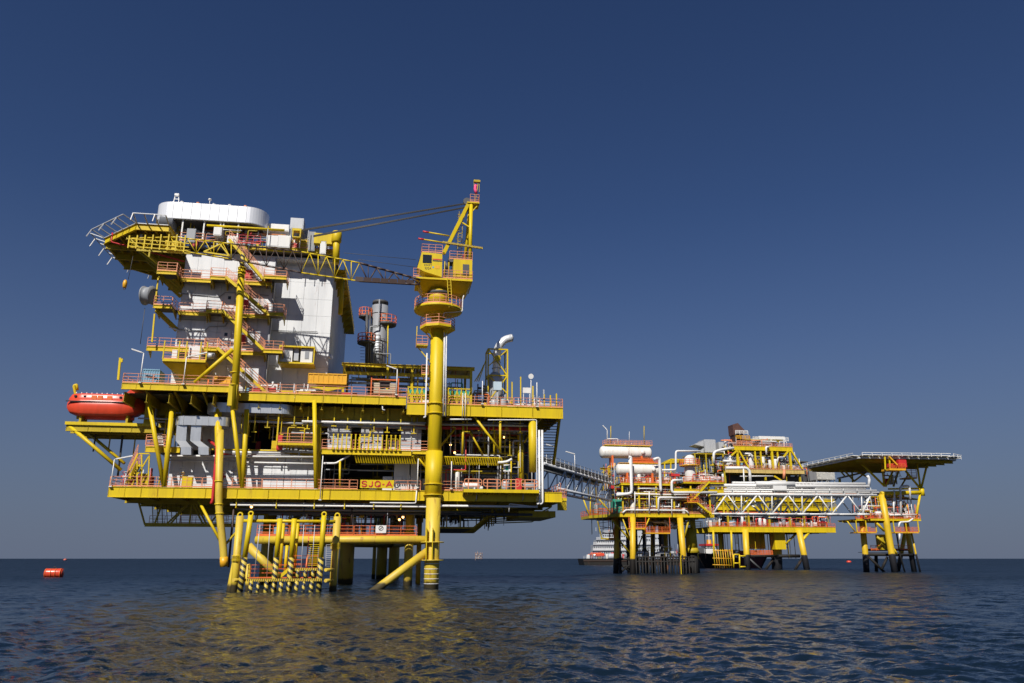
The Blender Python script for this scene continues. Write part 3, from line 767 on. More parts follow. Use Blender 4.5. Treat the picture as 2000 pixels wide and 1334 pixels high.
# long pipes hung below the upper deck
for (p0, p1, y0, y1, v, r, mt) in ((590, 830, 823, 829, 1.2, .14, WHT), (604, 832, 829, 836, 1.6, .18, GRY), (860, 1035, 829, 832, 1.2, .12, GAL), (730, 1030, 833, 838, 2.2, .22, RED), (480, 618, 822, 829, 1.6, .14, GAL),
        (270, 350, 817, 819, 2, .1, GAL), (470, 610, 812, 815, 2.6, .1, DGRY), (640, 800, 815, 818, 3, .12, DGRY), (860, 1030, 824, 826, 3, .12, DGRY), (320, 620, 890, 893, 1.5, .13, WHT), (330, 470, 899, 901, 2, .09, GAL), (480, 625, 903, 906, 1.8, .1, WHT)):
    add(ug, 'pipe', MB().tube(a(p0, y0, v), a(p1, y1, v), r, 8), mt)
for i in range(22):
    px = 470 + i * 26; 
    if abs(px - 842) < 25: continue
    c = a(px, 835 + rnd.uniform(-6, 14), 1.4); m = MB(); m.beam(c, (c[0], 1.4, ZU - 1.1 if px < 790 else ZUR - 1.3), .12); m.beam((c[0] - .3, 1.4, c[2]), (c[0] + .3, 1.4, c[2]), .1); add(ug, 'pipe_hanger', m, YEL if i % 2 else YELD)
clutter(A, 31, U(620, 4, ZL), U(1040, 4, ZL), 1.2, 14, ZL, ZM - .7, 70)
clutter(A, 32, U(860, 4, ZL), U(1040, 4, ZL), 1.5, 9, ZL, ZUR - 1.4, 45, ['h', 'v', 'l', 'tray', 'ves', 'hang', 'v', 'l'])
clutter(A, 33, U(480, 4, ZM), U(830, 4, ZM), 1.6, 8, ZM, ZU - 2, 60, ['h', 'v', 'v', 'l', 'tray', 'hang', 'cab'])
clutter(A, 34, U(326, 2, ZL), U(620, 2, ZL), 1.8, 3.0, ZM - 1.4, ZM + .3, 8, ['h', 'h', 'tray', 'hang'])
clutter(A, 35, U(860, 4, ZM), U(1035, 4, ZM), 2.0, 6, ZM, ZUR - 1.4, 40, ['h', 'h', 'v', 'l', 'tray', 'hang'])
clutter(A, 36, U(326, 2, ZL), U(480, 2, ZL), 1.0, 2.6, ZL, ZM - 1.4, 6, ['cab', 'valve'], [WHT, RED])

DUCT = paint('galvanised_duct_sheet', (.60, .61, .62), .33, .4, 0, metal=.7)
# ---- silver ventilation ducts between the decks (left half)
dc = thing('ventilation_duct', 'bright silver ventilation duct with two drop legs, under the upper deck', 'duct', FA, a(450, 880, 1.2))
p0, p1 = a(402, 796, 1.0), a(572, 800, 1.0); h = .55
out = []
def stadium(x0, x1, y0, y1, r, n=6):
    o = []
    for cx, cy, t0 in ((x1 - r, y0 + r, -90), (x1 - r, y1 - r, 0), (x0 + r, y1 - r, 90), (x0 + r, y0 + r, 180)):
        for i in range(n + 1):
            t = R(t0 + 90 * i / n); o.append((cx + r * math.cos(t), cy + r * math.sin(t)))
    return o
zz = (p0[2] + p1[2]) / 2
k = 7
add(dc, 'duct_run', MB().prism([(x, y, zz - h) for x, y in stadium(p0[0], p1[0], .6, 3.6, 1.3)], (0, 0, 2 * h)), DUCT)
for i in range(k):
    u = p0[0] + 1.2 + (p1[0] - p0[0] - 2.4) * i / (k - 1); add(dc, 'flange', MB().box(u - .03, u + .03, .54, .6, zz - h - .04, zz + h + .04), GAL)
q0, q1 = a(342, 822, .8), a(450, 825, .8); zq = (q0[2] + q1[2]) / 2
add(dc, 'duct_run', MB().prism([(x, y, zq - .5) for x, y in stadium(q0[0], q1[0], .3, 2.4, .9)], (0, 0, 1.0)), DUCT)
for i in range(4):
    u = q0[0] + 1 + (q1[0] - q0[0] - 2) * i / 3; add(dc, 'flange', MB().box(u - .03, u + .03, .25, .3, zq - .54, zq + .54), GAL)
for px in (357, 385):
    A_, B_, C_, D_ = a(px, 832, .9), a(px - 2, 862, .9), a(px + (8 if px < 370 else 14), 874, .9), a(px + (8 if px < 370 else 14), 889, .9)
    for s, (P_, Q_) in enumerate(((A_, B_), (B_, C_), (C_, D_))):
        add(dc, 'drop_leg', MB().prism([(P_[0] - .55, .5, P_[2]), (P_[0] + .55, .5, P_[2]), (Q_[0] + .55, .5, Q_[2]), (Q_[0] - .55, .5, Q_[2])], (0, 1.1, 0)), DUCT if s != 1 else GAL)

# ---- nameboard
p = a(704, 937, -.08); q = a(769, 954, -.08)
sg = thing('nameboard', 'yellow nameboard with red letters SJQ-A on the lower deck railing', 'sign', FA, ((p[0] + q[0]) / 2, -.08, q[2]))
add(sg, 'board', MB().box(p[0], q[0], -.1, -.04, q[2], p[2]), YEL)
def text_part(par, s, x, y, z, size, mat, ext=.01, rot=0.0, name='lettering', width=None):
    c = bpy.data.curves.new('lettering', 'FONT'); c.body = s; c.size = size; c.extrude = ext; c.align_x = 'CENTER'; c.align_y = 'CENTER'; c.offset = size * .012; c.space_character = 1.12
    o = bpy.data.objects.new('tmp', c); col.objects.link(o)
    dg = bpy.context.evaluated_depsgraph_get(); me = bpy.data.meshes.new_from_object(o.evaluated_get(dg))
    bpy.data.objects.remove(o)
    xs = [v_.co.x for v_ in me.vertices]; w_ = max(xs) - min(xs); k = (width / w_) if width else 1
    b, fr = BASE[par.name]
    for v_ in me.vertices:
        X, Y, Z_ = v_.co.x * k, v_.co.y, v_.co.z
        v_.co = (x + X * math.cos(rot) - b[0], y + X * math.sin(rot) - Z_ - b[1], z + Y - b[2])
    me.materials.clear(); me.materials.append(mat)
    t = bpy.data.objects.new(name, me); col.objects.link(t); t.parent = par; BASE[t.name] = BASE[par.name]
    return t
def glyph(par, pts, x, z, w, h, y, mat, t=.13):
    m = MB()
    for line in pts:
        P_ = [(x + px_ * w, y, z + pz_ * h) for px_, pz_ in line]
        for i in range(len(P_) - 1): m.beam(P_[i], P_[i + 1], .03, t)
        for c in P_[1:-1]: m.lathe((c[0], y - .015, c[2]), [(t / 2, 0), (t / 2, .03)], 8, (0, 1, 0))
    return add(par, 'letter', m, mat)
GL = {'S': [[(.95, .82), (.75, 1), (.25, 1), (.04, .8), (.15, .58), (.85, .44), (.96, .22), (.75, 0), (.25, 0), (.03, .2)]],
      'J': [[(.85, 1), (.85, .2), (.65, 0), (.3, 0), (.08, .22)]],
      'Q': [[(.3, 0), (.04, .25), (.04, .75), (.3, 1), (.7, 1), (.96, .75), (.96, .25), (.7, 0), (.3, 0)], [(.62, .3), (1.0, -.06)]],
      '-': [[(.1, .45), (.75, .45)]], 'A': [[(.0, 0), (.5, 1), (1, 0)], [(.2, .36), (.8, .36)]]}
bw_ = q[0] - p[0]; hh = (p[2] - q[2]) * .62; zz0 = q[2] + (p[2] - q[2]) * .2
for ch_, t0_, ww in (('S', .045, .15), ('J', .245, .13), ('Q', .435, .16), ('-', .645, .09), ('A', .775, .17)):
    glyph(sg, GL[ch_], p[0] + bw_ * t0_, zz0, bw_ * ww, hh, -.125, RED)
c = a(775, 947, -.15); solo('lifebuoy', 'dark and white ring lifebuoy hung on the railing right of the nameboard', 'lifebuoy', FA, c, MB().torus(c, .30, .075, (0, 1, 0), 20, 8), DGRY)
# white notice with a crossed red ring on the jacket walkway
p = a(734, 1026, -.0); q = a(754, 1041, -.0); ns = thing('warning_sign', 'white warning board with a barred ring, hung on the orange railing under the lower deck', 'sign', FA, (p[0], -.02, q[2]))
add(ns, 'board', MB().box(p[0], q[0], -.04, 0, q[2], p[2]), WHT)
cx, cz_ = (p[0] + q[0]) / 2, (p[2] + q[2]) / 2 + .1
add(ns, 'ring_symbol', MB().torus((cx, -.06, cz_), .24, .03, (0, 1, 0), 18, 5), DBR); add(ns, 'bar_symbol', MB().beam((cx - .2, -.06, cz_ - .17), (cx + .2, -.06, cz_ + .17), .05), DBR)
# green and white emergency sign
p = a(983, 907, 1.2); q = a(997, 921, 1.2); gs = thing('safety_sign', 'white safety board with green panel above the heavy orange handrails', 'sign', FA, (p[0], 1.2, q[2]))
add(gs, 'board', MB().box(p[0], q[0], 1.15, 1.2, q[2], p[2]), WHT)
w = (q[0] - p[0]); add(gs, 'green_panel', MB().box(p[0] + w * .3, q[0] - w * .3, 1.12, 1.14, q[2] + .15, p[2] - .15), GRN)
# ---- boat landing
bl = thing('boat_landing', 'yellow boat landing of upright tubes with black striped feet, left of the jacket', 'boat landing', FA, FA.S(550, 1157, 0), None)
vF, vB = -13.2, -10.8
def vt(px_top, y_top, px_bot, y_bot, v, r, mat, name='upright', n=12):
    p = a(px_top, y_top, v); q = a(px_bot, y_bot, v)
    return add(bl, name, MB().tube((q[0], v, q[2]), (p[0], v, p[2]), r, n), mat), p, q
zsea = -2.5
for (pt, yt, pb, r) in ((490, 1006, 478, .24), (547, 1013, 540, .24), (575, 1013, 569, .24), (633, 1007, 627, .24)):
    o, p, q = vt(pt, yt, pb, 1089, vF, r, YEL)
    k = (p[0] - q[0]) / (p[2] - q[2])
    add(bl, 'striped_foot', MB().tube((q[0] - k * (q[2] + .6), vF, -.6), (q[0], vF, q[2]), r + .025, 12), STR)
    if pt in (490, 633):
        add(o, 'padeye', MB().torus((p[0], vF, p[2] + .12), .2, .08, (0, 1, 0), 12, 6), YEL)
for (pt, yt, pb, r) in ((469, 1008, 458, .36), (659, 1009, 650, .36)):
    p = a(pt, yt, vB); q = a(pb, 1150, vB)
    o = add(bl, 'corner_tube', MB().tube((q[0], vB, -2.5), p, r, 16), YELL)
    for dz in (.0, .12, .24, .36, .48): add(o, 'clamp_ring', MB().lathe((q[0] + (p[0] - q[0]) * (.56 if pt > 600 else .40), vB, p[2] * (.56 if pt > 600 else .40) + dz), [(r, -.03), (r + .14, -.03), (r + .14, .03), (r, .03)], 16), YEL)
    add(o, 'padeye', MB().torus((p[0], vB, p[2] + .1), .22, .08, (0, 1, 0), 12, 6), YEL)
p = a(462, 1090, vB + 1); add(bl, 'raking_tube', MB().tube((a(447, 1157, vB + .6)[0], vB + .6, -1), p, .35, 14), YELL)
p = a(484, 1085, vB); add(bl, 'upright', MB().tube((U(484, vB + .5, -1), vB + .5, -1), (U(484, vB + .5, 2.5), vB + .5, 2.5), .24, 10), YELL)
for (x, y0, y1) in ((554, 1022, 1110), (582, 1022, 1110), (561, 1065, 1120)): vt(x, y0, x - (y1 - y0) * .08, y1, vB, .16, YEL, 'inner_post', 8)
zt = a(560, 1018, vF + .6)[2]
add(bl, 'top_bar', MB().tube((U(476, vF + .6, zt), vF + .6, zt), (U(655, vF + .6, zt), vF + .6, zt), .16, 10), YEL)
for (x0, x1, y) in ((636, 652, 1113), (636, 650, 1134), (456, 478, 1133)): add(bl, 'tie_tube', MB().tube(a(x0, y, vF), a(x1, y, vB - 1), .17, 10), YELL)
for (x0, x1, y, dv) in ((482, 628, 1133, -.35), (572, 624, 1112, .3)):
    p, q = a(x0, y, vF + dv), a(x1, y, vF + dv); add(bl, 'striped_bar', MB().beam(p, (q[0], q[1], p[2]), .22, .24), STRV)
for i, px in enumerate((491, 505, 521, 535.5, 550, 565, 580, 594, 609)):
    p = a(px, 1134, vF - .3); add(bl, 'striped_stub', MB().tube((p[0] - .05, p[1], -.6), p, .14 if i % 2 else .19, 10), STR)
for px in (581, 596, 611):
    p = a(px, 1113, vF + .2); q = a(px, 1132, vF + .2); add(bl, 'striped_stub', MB().tube((q[0], q[1], q[2]), p, .16, 10), STR)
p, q = a(545, 1128, vF + .5), a(564, 1112, vF + .5); add(bl, 'ramp_beam', MB().beam(p, q, .25, .3), YEL)
zp = a(508, 1127, vF + 1)[2]
for (x0, x1, y) in ((485, 534, 1127), (536, 628, 1127), (570, 626, 1109)):
    z = a(600, y, vF + 1)[2]; u0, u1 = U(x0, vF + 1, z), U(x1, vF + 1, z)
    ds = add(bl, 'landing_deck', MB().box(u0, u1, vF + .4, vB - .3, z - .08, z), ORGD)
    railing(ds, [(u0, vB - .4, z), (u1, vB - .4, z)], mat=ORGD, kick=False)
    if x0 != 536: railing(ds, [(u0, vF + .5, z), (u0, vB - .4, z)], mat=ORGD, kick=False)
p, q = a(603, 1048, vB + .3), a(598, 1108, vB - .8)
lw = 1.3
m = MB()
for s in (0, lw): m.beam((p[0] + s, p[1], p[2]), (q[0] + s, q[1], q[2]), .1, .22)
ld_ = add(bl, 'ladder', m, ORGD)
for i in range(1, 15):
    c = lerp(p, q, i / 15); add(ld_, 'rung', MB().box(c[0], c[0] + lw, c[1] - .1, c[1] + .1, c[2] - .025, c[2] + .025), YEL)
for (x0, y0, x1, y1) in ((508, 1024, 496, 1130), (528, 1018, 521, 1128), (594, 1018, 587, 1128), (615, 1024, 608, 1125)):
    add(bl, 'hanging_rope', MB().tube(a(x0, y0, vF + .7), a(x1, y1, vF + .7), .04, 5), GAL)
# fine ladder beside the corner tube
lf = thing('caged_ladder', 'fine grey ladder standing right of the striped boat landing', 'ladder', FA, a(644, 1108, -8))
p, q = a(646, 1064, -8), a(645, 1110, -8)
for s in (-.45, .45): add(lf, 'side_rail', MB().beam((p[0] + s, p[1], p[2]), (q[0] + s, q[1], q[2]), .05), GAL)
for i in range(12):
    c = lerp(p, q, i / 11); add(lf, 'rung', MB().beam((c[0] - .45, c[1], c[2]), (c[0] + .45, c[1], c[2]), .04), GAL)

# ---- lifeboat platform and lifeboat
zd = a(200, 826, 2)[2]
u0, u1 = U(130, 2, zd), U(300, 2, zd)
lbp = thing('lifeboat_platform', 'yellow cantilever platform on diagonal struts carrying the lifeboat, far left', 'platform', FA, (u1, 3, zd))
add(lbp, 'deck', MB().box(u0, u1, 2.1, 7.5, zd - .1, zd), GRATE)
girder(lbp, FA, u0, u1, 2, zd - 1.0, zd - .11, YELD, 2.2)
add(lbp, 'edge_beam', MB().box(u0 - .1, u1, 1.85, 1.98, zd - .3, zd + .05), YEL)
for v in (3.5, 5.5, 7.4): add(lbp, 'long_beam', MB().ibeam((u0, v, zd - .6), (u1, v, zd - .6), .25, .9), YELD)
for (x0, y0, x1, y1, v0, v1, r) in ((134, 830, 236, 918, 2.2, 2.2, .21), (163, 838, 243, 905, 5, 3.5, .17)):
    add(lbp, 'strut', MB().tube(a(x0, y0, v0), a(x1, y1, v1), r, 10), YEL)
for (x0, y0, x1, y1, mt, r) in ((189, 836, 182, 882, DGRY, .09), (241, 838, 230, 930, DGRY, .12), (217, 842, 212, 878, YELD, .08), (266, 842, 260, 890, YELD, .08)):
    add(lbp, 'hanging_post', MB().tube(a(x0, y0, 4), a(x1, y1, 4), r, 8), mt)
dvt = add(lbp, 'davit', MB().pipe([a(152, 818, 5), a(152, 790, 5), a(144, 753, 5), a(150, 751, 5), a(151, 762, 5)], .16, 8), YEL)
add(lbp, 'cradle_post', MB().box(U(282, 3, zd), U(294, 3, zd), 2.5, 3.2, zd, zd + 2.6), YEL)
lbt = thing('lifeboat', 'bright orange-red enclosed lifeboat with black fender line on its platform', 'lifeboat', FA, a(205, 815, 3.8))
xs0, xs1 = U(133, 3.8, zd + 1), U(283, 3.8, zd + 1)
zb, zt = a(205, 816, 3.8)[2], a(205, 772, 3.8)[2]
def hull(rows, mat, name):
    m = MB(); ks = []
    for (t, wd, lo, hi) in rows:
        x = xs0 + (xs1 - xs0) * t; n = 14; k = len(m.v)
        cz = (lo + hi) / 2; rz = (hi - lo) / 2
        for i in range(n):
            an = 2 * math.pi * i / n; c_, s_ = math.cos(an), math.sin(an)
            e = .36
            m.v.append((x, 3.8 + wd * abs(c_) ** e * (1 if c_ > 0 else -1), cz + rz * abs(s_) ** e * (1 if s_ > 0 else -1)))
        ks.append(k)
    for k, q in zip(ks, ks[1:]):
        for i in range(14):
            j = (i + 1) % 14; m.face((k + i, q + i, q + j, k + j), True)
    m.face([ks[0] + i for i in range(14)]); m.face([ks[-1] + i for i in reversed(range(14))])
    return add(lbt, name, m, mat)
H_ = zt - zb; fl = zb + H_ * .6
hull([(0, .5, zb + .5 * H_, fl), (.01, 1.0, zb + .3 * H_, fl), (.06, 1.35, zb + .1 * H_, fl + .35), (.2, 1.5, zb, fl + .45), (.6, 1.55, zb, fl + .45), (.75, 1.45, zb + .05, fl + .45), (.88, 1.2, zb + .12 * H_, fl + .4), (.97, .7, zb + .3 * H_, fl), (1, .2, zb + .45 * H_, fl)], LBO, 'hull')
fq = fl - .75
hull([(.003, .45, fq, fl + .1 * H_), (.02, .95, fq, zt - .2 * H_), (.07, 1.28, fq, zt - .04 * H_), (.2, 1.42, fq, zt), (.6, 1.42, fq, zt), (.72, 1.36, fq, zt), (.85, 1.15, fq, zt - .05 * H_), (.97, .6, fq, zt - .22 * H_), (.995, .2, fq, zt - .3 * H_)], LBO, 'canopy')
add(lbt, 'fender_line', MB().box(xs0 + .1, xs0 + (xs1 - xs0) * .88, 2.22, 2.4, fl - .05, fl + .05), BLK)
cx = xs0 + (xs1 - xs0) * .80; add(lbt, 'helm_cupola', MB().prism([(cx - .9, 3.2, zt - .08), (cx + .9, 3.2, zt - .1), (cx + .6, 3.2, zt + .5), (cx - .15, 3.2, zt + .62)], (0, 1.2, 0)), LBO)
for t in (.36, .44, .56): add(lbt, 'hatch', MB().box(xs0 + (xs1 - xs0) * t - .28, xs0 + (xs1 - xs0) * t + .28, 2.35, 2.5, fl + .25, zt - .35), ORGD)
for t in (.12, .24, .7): add(lbt, 'side_window', MB().box(xs0 + (xs1 - xs0) * t - .13, xs0 + (xs1 - xs0) * t + .13, 2.37, 2.5, fl + .5, fl + .7), GLS)
add(lbt, 'keel', MB().box(xs0 + 1.2, xs0 + (xs1 - xs0) * .86, 3.65, 3.95, zb - .25, zb + .1), LBO)
for t in (.2, .8): add(lbt, 'cradle', MB().box(xs0 + (xs1 - xs0) * t - .12, xs0 + (xs1 - xs0) * t + .12, 2.9, 4.7, zd, zb + .25), YELD)
for i in range(12): add(lbt, 'grab_cleat', MB().box(xs0 + .8 + i * .55, xs0 + .9 + i * .55, 2.9, 3.0, zt - .03, zt + .09), WHT)
# lifeboat embarkation stairs and left-hand end clutter
es = thing('embarkation_stair', 'yellow stair with orange rails climbing from the lower deck to the lifeboat', 'stair', FA, a(262, 945, 2))
stair(es, a(268, 905, 2), a(248, 945, 2), .9)
for (x0, y0, x1, y1) in ((250, 925, 270, 886), (270, 925, 293, 888), (272, 886, 292, 886), (268, 900, 268, 948), (277, 888, 277, 948), (292, 888, 289, 948)): add(es, 'frame_bar', MB().beam(a(x0, y0, 1.2), a(x1, y1, 1.2), .13), YEL)
p, q = a(250, 892, 1.5), a(272, 866, 1.5)
railing(es, [a(248, 930, 1.4), a(268, 887, 1.4)]); railing(es, [a(284, 868, 1.4), a(322, 868, 1.4)], n=4)
clutter(es, 8, U(222, 1, ZL), U(300, 1, ZL), .6, 5, ZL, ZL + 2.2, 14, ['cab', 'valve', 'l', 'v'], [YEL, YEL, RED, WHT, GRN, GRY])
clutter(lbp, 9, U(284, 1, zd), U(345, 1, zd), 2.4, 6, ZM, ZUL - 2, 26, ['v', 'h', 'l', 'tray', 'v', 'cab'], [YEL, YELD, GRY, GAL])

# ---- tall boom post with its brace
bpst = thing('boom_post', 'tall yellow post rising in front of the white block to the crane boom', 'post', FA, a(456, 762, -1.6))
p, q = a(457, 800, -1.6), a(472, 524, -1.6)
add(bpst, 'post', MB().tube(p, q, .42, 16), YEL)
add(bpst, 'diagonal_brace', MB().tube(a(380, 748, -1.2), a(455, 682, -1.5), .24, 12), YEL)
add(bpst, 'striped_head', MB().tube(q, a(475, 496, -1.6), .25, 12), STR)
for y in (524, 532, 728, 752): c = a(473 - (y - 524) * .073, y, -1.6); add(bpst, 'flange', MB().lathe(c, [(.42, -.05), (.50, -.05), (.50, .05), (.42, .05)], 16), YEL)

# ---- white accommodation block
acc = thing('accommodation_block', 'tall white accommodation block with yellow walkways and zigzag stairs on its face', 'accommodation block', FA, (-22, 18, ZU))
vA, vB_ = 3.0, 4.4
xl, xm, xr = U(336, vA, 24), U(527, vA, 30), -13.3
ZT = 41.2
dep = 34
xL = a(346, 640, vA)[0]
core = add(acc, 'core', MB().box(xL, xm, vA + .1, dep, ZU - .05, ZT - 2).box(xm + .01, xr - .08, vB_ + .1, dep - .1, ZU - .05, ZT - .1), WALL)
def wallpanels(x0, x1, v, z0, z1, nx, nz, t=.1):
    w = (x1 - x0) / nx; h = (z1 - z0) / nz
    for i in range(nx):
        for j in range(nz):
            add(acc, 'wall_panel', MB().box(x0 + i * w + .012, x0 + (i + 1) * w - .012, v, v + t, z0 + j * h + .012, z0 + (j + 1) * h - .012), WALL)
wallpanels(xL, xm, vA, ZU - .05, ZT - 2, 7, 9)
wallpanels(xm, xr, vB_, ZU - .05, ZT - .1, 4, 9)
for j in range(9):                                   # right-hand side, in shade
    for i in range(8):
        h = (ZT - ZU) / 9; w = (dep - vB_) / 8
        add(acc, 'wall_panel', MB().box(xr - .08, xr, vB_ + i * w + .02, vB_ + (i + 1) * w - .02, ZU - .05 + j * h + .02, ZU - .05 + (j + 1) * h - .02), WALL)
add(acc, 'corner_strip', MB().box(xm - .06, xm + .1, vA - .05, vA + .1, ZU, ZT - 2), GRY)
# walkways on three levels
lev = [a(380, 541, 1.2)[2], a(372, 606, 1.2)[2], a(480, 684, 1.2)[2]]
def walk(pxs, v0, z, name='walkway', th=.42, brk=True, v1=None):
    x0, x1 = U(pxs[0], v0, z), U(pxs[1], v0, z); v1 = v1 if v1 is not None else vA - .02
    w = add(acc, name, MB().box(x0, x1, v0 + .12, v1, z - .08, z), GRATE)
    girder(w, FA, x0, x1, v0, z - th, z + .02, YEL, 3.5, 'edge_beam', .1)
    railing(w, [(x0 + .05, v0 + .05, z), (x1 - .05, v0 + .05, z)], step=1.3)
    if brk:
        k = max(1, int((x1 - x0) / 2.2))
        for i in range(k + 1):
            u = x0 + .05 + (x1 - x0 - .2) * i / k
            add(w, 'bracket', MB().prism([(u, v0 + .1, z - .09), (u, v1, z - .09), (u, v1, z - .95)], (.08, 0, 0)), YELD)
    return w, x0, x1
ends = []
for i, z in enumerate(lev):
    lft = ((352, 412), (347, 404), (286, 424))[i]; rt = ((440, 531), (432, 524), (423, 517))[i]
    bl_ = ((410, 441), (402, 433), (398, 424))[i]; br = ((515, 560), (521, 554), (514, 552))[i]
    if i < 2: walk(lft, 1.8, z); walk(rt, 1.8, z)
    else: w, x0, x1 = walk(lft, 1.2, z + .0, th=.5); walk((425, 517), 1.8, z)
    zb_ = z + .0
    w1_, b0, b1 = walk(bl_, .7, z + .05, 'landing', .4)
    w2_, c0, c1 = walk(br, .7, z + (.5 if i == 0 else .05), 'landing', .4)
    railing(w2_, [(c1, .8, z + .05), (c1, 2.8, z + .05)]); railing(w1_, [(b0, .8, z + .05), (b0, 1.8, z + .05)])
    ends.append((b1, c0, z + .05))
for i in range(2):
    stair(acc, (ends[i][0], .72, ends[i][2]), (ends[i + 1][1], .72, ends[i + 1][2]), .95)
stair(acc, (ends[2][0], .72, ends[2][2]), (U(520, .72, ZU + .1), .72, ZU + .15), .95)
stair(acc, (U(448, .72, 41), .72, a(448, 467, .72)[2]), (ends[0][1], .72, ends[0][2]), .95)
# left-hand outrigger landings
for (x0, x1, y, dv) in ((306, 345, 529, 0.3), (299, 336, 596, 0.3)):
    z = a(320, y, dv)[2]; w, p0, p1 = walk((x0, x1), dv, z, 'landing', .4)
    railing(w, [(p1, dv, z), (p1, 3, z)]); add(w, 'bracket', MB().beam((p0 + .2, 1, z - .4), (xL, vA, z - 2.2), .25, .5), YELD)
    add(w, 'deck_plate', MB().box(p1, xL + 1, 2.0, vA - .02, z - .08, z), GRATE)
# doors, hose cabinets, pipes, flood lamps on the face
for (px, y) in ((448, 604), (441, 676)):
    p = a(px - 8, y - 34, vA - .05); q = a(px + 8, y - 2, vA - .05)
    dr = add(acc, 'door', MB().box(p[0], q[0], vA - .09, vA - .01, q[2], p[2]), WHT); cx = (p[0] + q[0]) / 2
    add(dr, 'window', MB().box(cx - .18, cx + .18, vA - .11, vA - .092, q[2] + 1.1, q[2] + 1.5), GLS)
for (px, y) in ((478, 603), (472, 671), (486, 545)):
    p = a(px - 6, y - 17, vA - .3); q = a(px + 6, y, vA - .3)
    add(acc, 'hose_cabinet', MB().box(p[0], q[0], vA - .5, vA - .02, q[2], p[2]).box(p[0] + .08, q[0] - .08, vA - .54, vA - .505, q[2] + .1, p[2] - .1), RED)
for pts in (((352, 573), (430, 579), (440, 571), (525, 577)), ((345, 623), (458, 629)), ((340, 642), (400, 647), (408, 638), (440, 637), (445, 628)), ((345, 700), (420, 704)), ((510, 645), (620, 648))):
    v = vA - .12 if pts[0][0] < 500 else vB_ - .15
    add(acc, 'conduit', MB().pipe([a(x, y, v) for x, y in pts], .045, 6), GRY)
for px, y in ((367, 568), (362, 640), (334, 566), (330, 638)):
    p = a(px, y, vA - .5); add(acc, 'flood_lamp', MB().beam(p, (p[0] + .35, p[1] + .1, p[2] - .9) if px > 350 else (p[0] + 1.1, p[1] + .3, p[2] - .4), .22, .16), WHT)
# hung equipment cage below the third walkway
z = a(365, 703, -.3)[2]; x0, x1 = U(318, -.3, z), U(402, -.3, z)
cg = add(acc, 'equipment_cage', MB().box(x0, x1, -.3, vA - .05, z - .3, z), YELD)
add(cg, 'edge_beam', MB().box(x0, x1, -.42, -.302, z - .25, z + .05), YEL)
add(cg, 'under_plate', MB().prism([(x0, -.2, z - .31), (x1, -.2, z - .31), (x1 - .3, vA - .1, z - 1.5), (x0 + 1.4, vA - .1, z - 1.5)], (0, 0, -.08)), YELD)
for t in (0, .35, .52, .85, 1): add(cg, 'hanger', MB().beam((x0 + (x1 - x0) * t, -.32, z), (x0 + (x1 - x0) * t, -.32, z + 2.2), .13), YEL)
railing(cg, [(x0, -.3, z), (x0 + (x1 - x0) * .5, -.3, z)]); railing(cg, [(x0 + (x1 - x0) * .55, -.3, z), (x1, -.3, z)])
add(cg, 'cooling_unit', MB().box(U(366, .3, z), U(391, .3, z), .3, 2, z + .1, z + 1.75), WHT); add(cg, 'cooling_unit', MB().box(U(334, .6, z), U(344, .6, z), .6, 2, z + .1, z + 1.4), WHT)
add(cg, 'duct_stub', MB().tube((U(402, 1, z), 1, z + .9), (U(418, 1, z), 1, z + .9), .38, 12), GAL)
# white air-handling boxes on their own shelf, right of the stairs
z0, z1 = a(578, 707, 2.0)[2], a(578, 678, 2.0)[2]; x0, x1 = U(543, 2, z0), U(613, 2, z0)
sh = add(acc, 'shelf', MB().box(x0, x1, 2.0, vB_ - .02, z0 - .2, z0), YEL)
add(sh, 'canopy_edge', MB().box(x0, x1, 1.95, vB_ - .02, z1 - .02, z1 + .16), YEL)
for u in (x0 + .05, x1 - .05): add(sh, 'post', MB().beam((u, 2.05, z0), (u, 2.05, z1), .12), YEL)
for (p0, p1) in ((545, 570), (586, 609)):
    u0_, u1_ = U(p0, 2.3, z0), U(p1, 2.3, z0); un = add(sh, 'air_handling_unit', MB().box(u0_, u1_, 2.3, vB_ - .1, z0 + .02, z1 - .1), WHT)
    add(sh, 'louvre', MB().box(u0_ + .5, u1_ - .4, 2.26, 2.298, z0 + .5, z1 - .3), GRY)
add(sh, 'exhaust_hood', MB().box(U(575, 2.4, z1), U(584, 2.4, z1), 2.5, 4, z0 + .3, z1 + .9), GAL)
add(acc, 'dish_lamp', MB().lathe(a(644, 697, vB_ - .4), [(.05, -.2), (.35, .1), (.38, .2)], 12, (.7, -.6, .3)), WHT)
# roof level
zr = ZT
rf = add(acc, 'roof', MB().box(xL - .05, xr, vA + .05, dep, ZT - 2, ZT - 1.7), WALL)
z = a(500, 480, 2)[2]
girder(rf, FA, U(450, 2, z), U(655, 2, z), 2.0, z - .5, z, YEL, 3, 'edge_beam')
railing(rf, [(U(560, 2, z), 2.05, z), (U(650, 2, z), 2.05, z)]); railing(rf, [(xr, 1, z), (xr, 10, z)])
add(rf, 'roof_plate', MB().box(U(350, 2.2, z), xr + .3, 2.32, dep, z - .5, z - .42), GRATE)
for (p0, y0, p1, y1, v, mt, nm) in ((519, 436, 564, 452, 4, WHT, 'tank'), (521, 459, 545, 482, 1.6, WHT, 'cabinet'), (543, 459, 566, 484, 1.6, WHT, 'cabinet'), (568, 425, 592, 448, 1.5, GAL, 'louvred_box'), (626, 470, 636, 496, 1.0, WHT, 'cabinet'), (418, 443, 432, 460, .8, WHT, 'cabinet'), (572, 446, 600, 470, 3, GRY, 'cabinet'), (604, 452, 614, 490, 1.6, GRY, 'cabinet')):
    p, q = a(p0, y0, v), a(p1, y1, v); add(rf, nm, MB().box(p[0], q[0], v, v + 2, q[2], p[2]).box(p[0] + .1, q[0] - .1, v - .03, v - .002, q[2] + .1, p[2] - .1), mt)
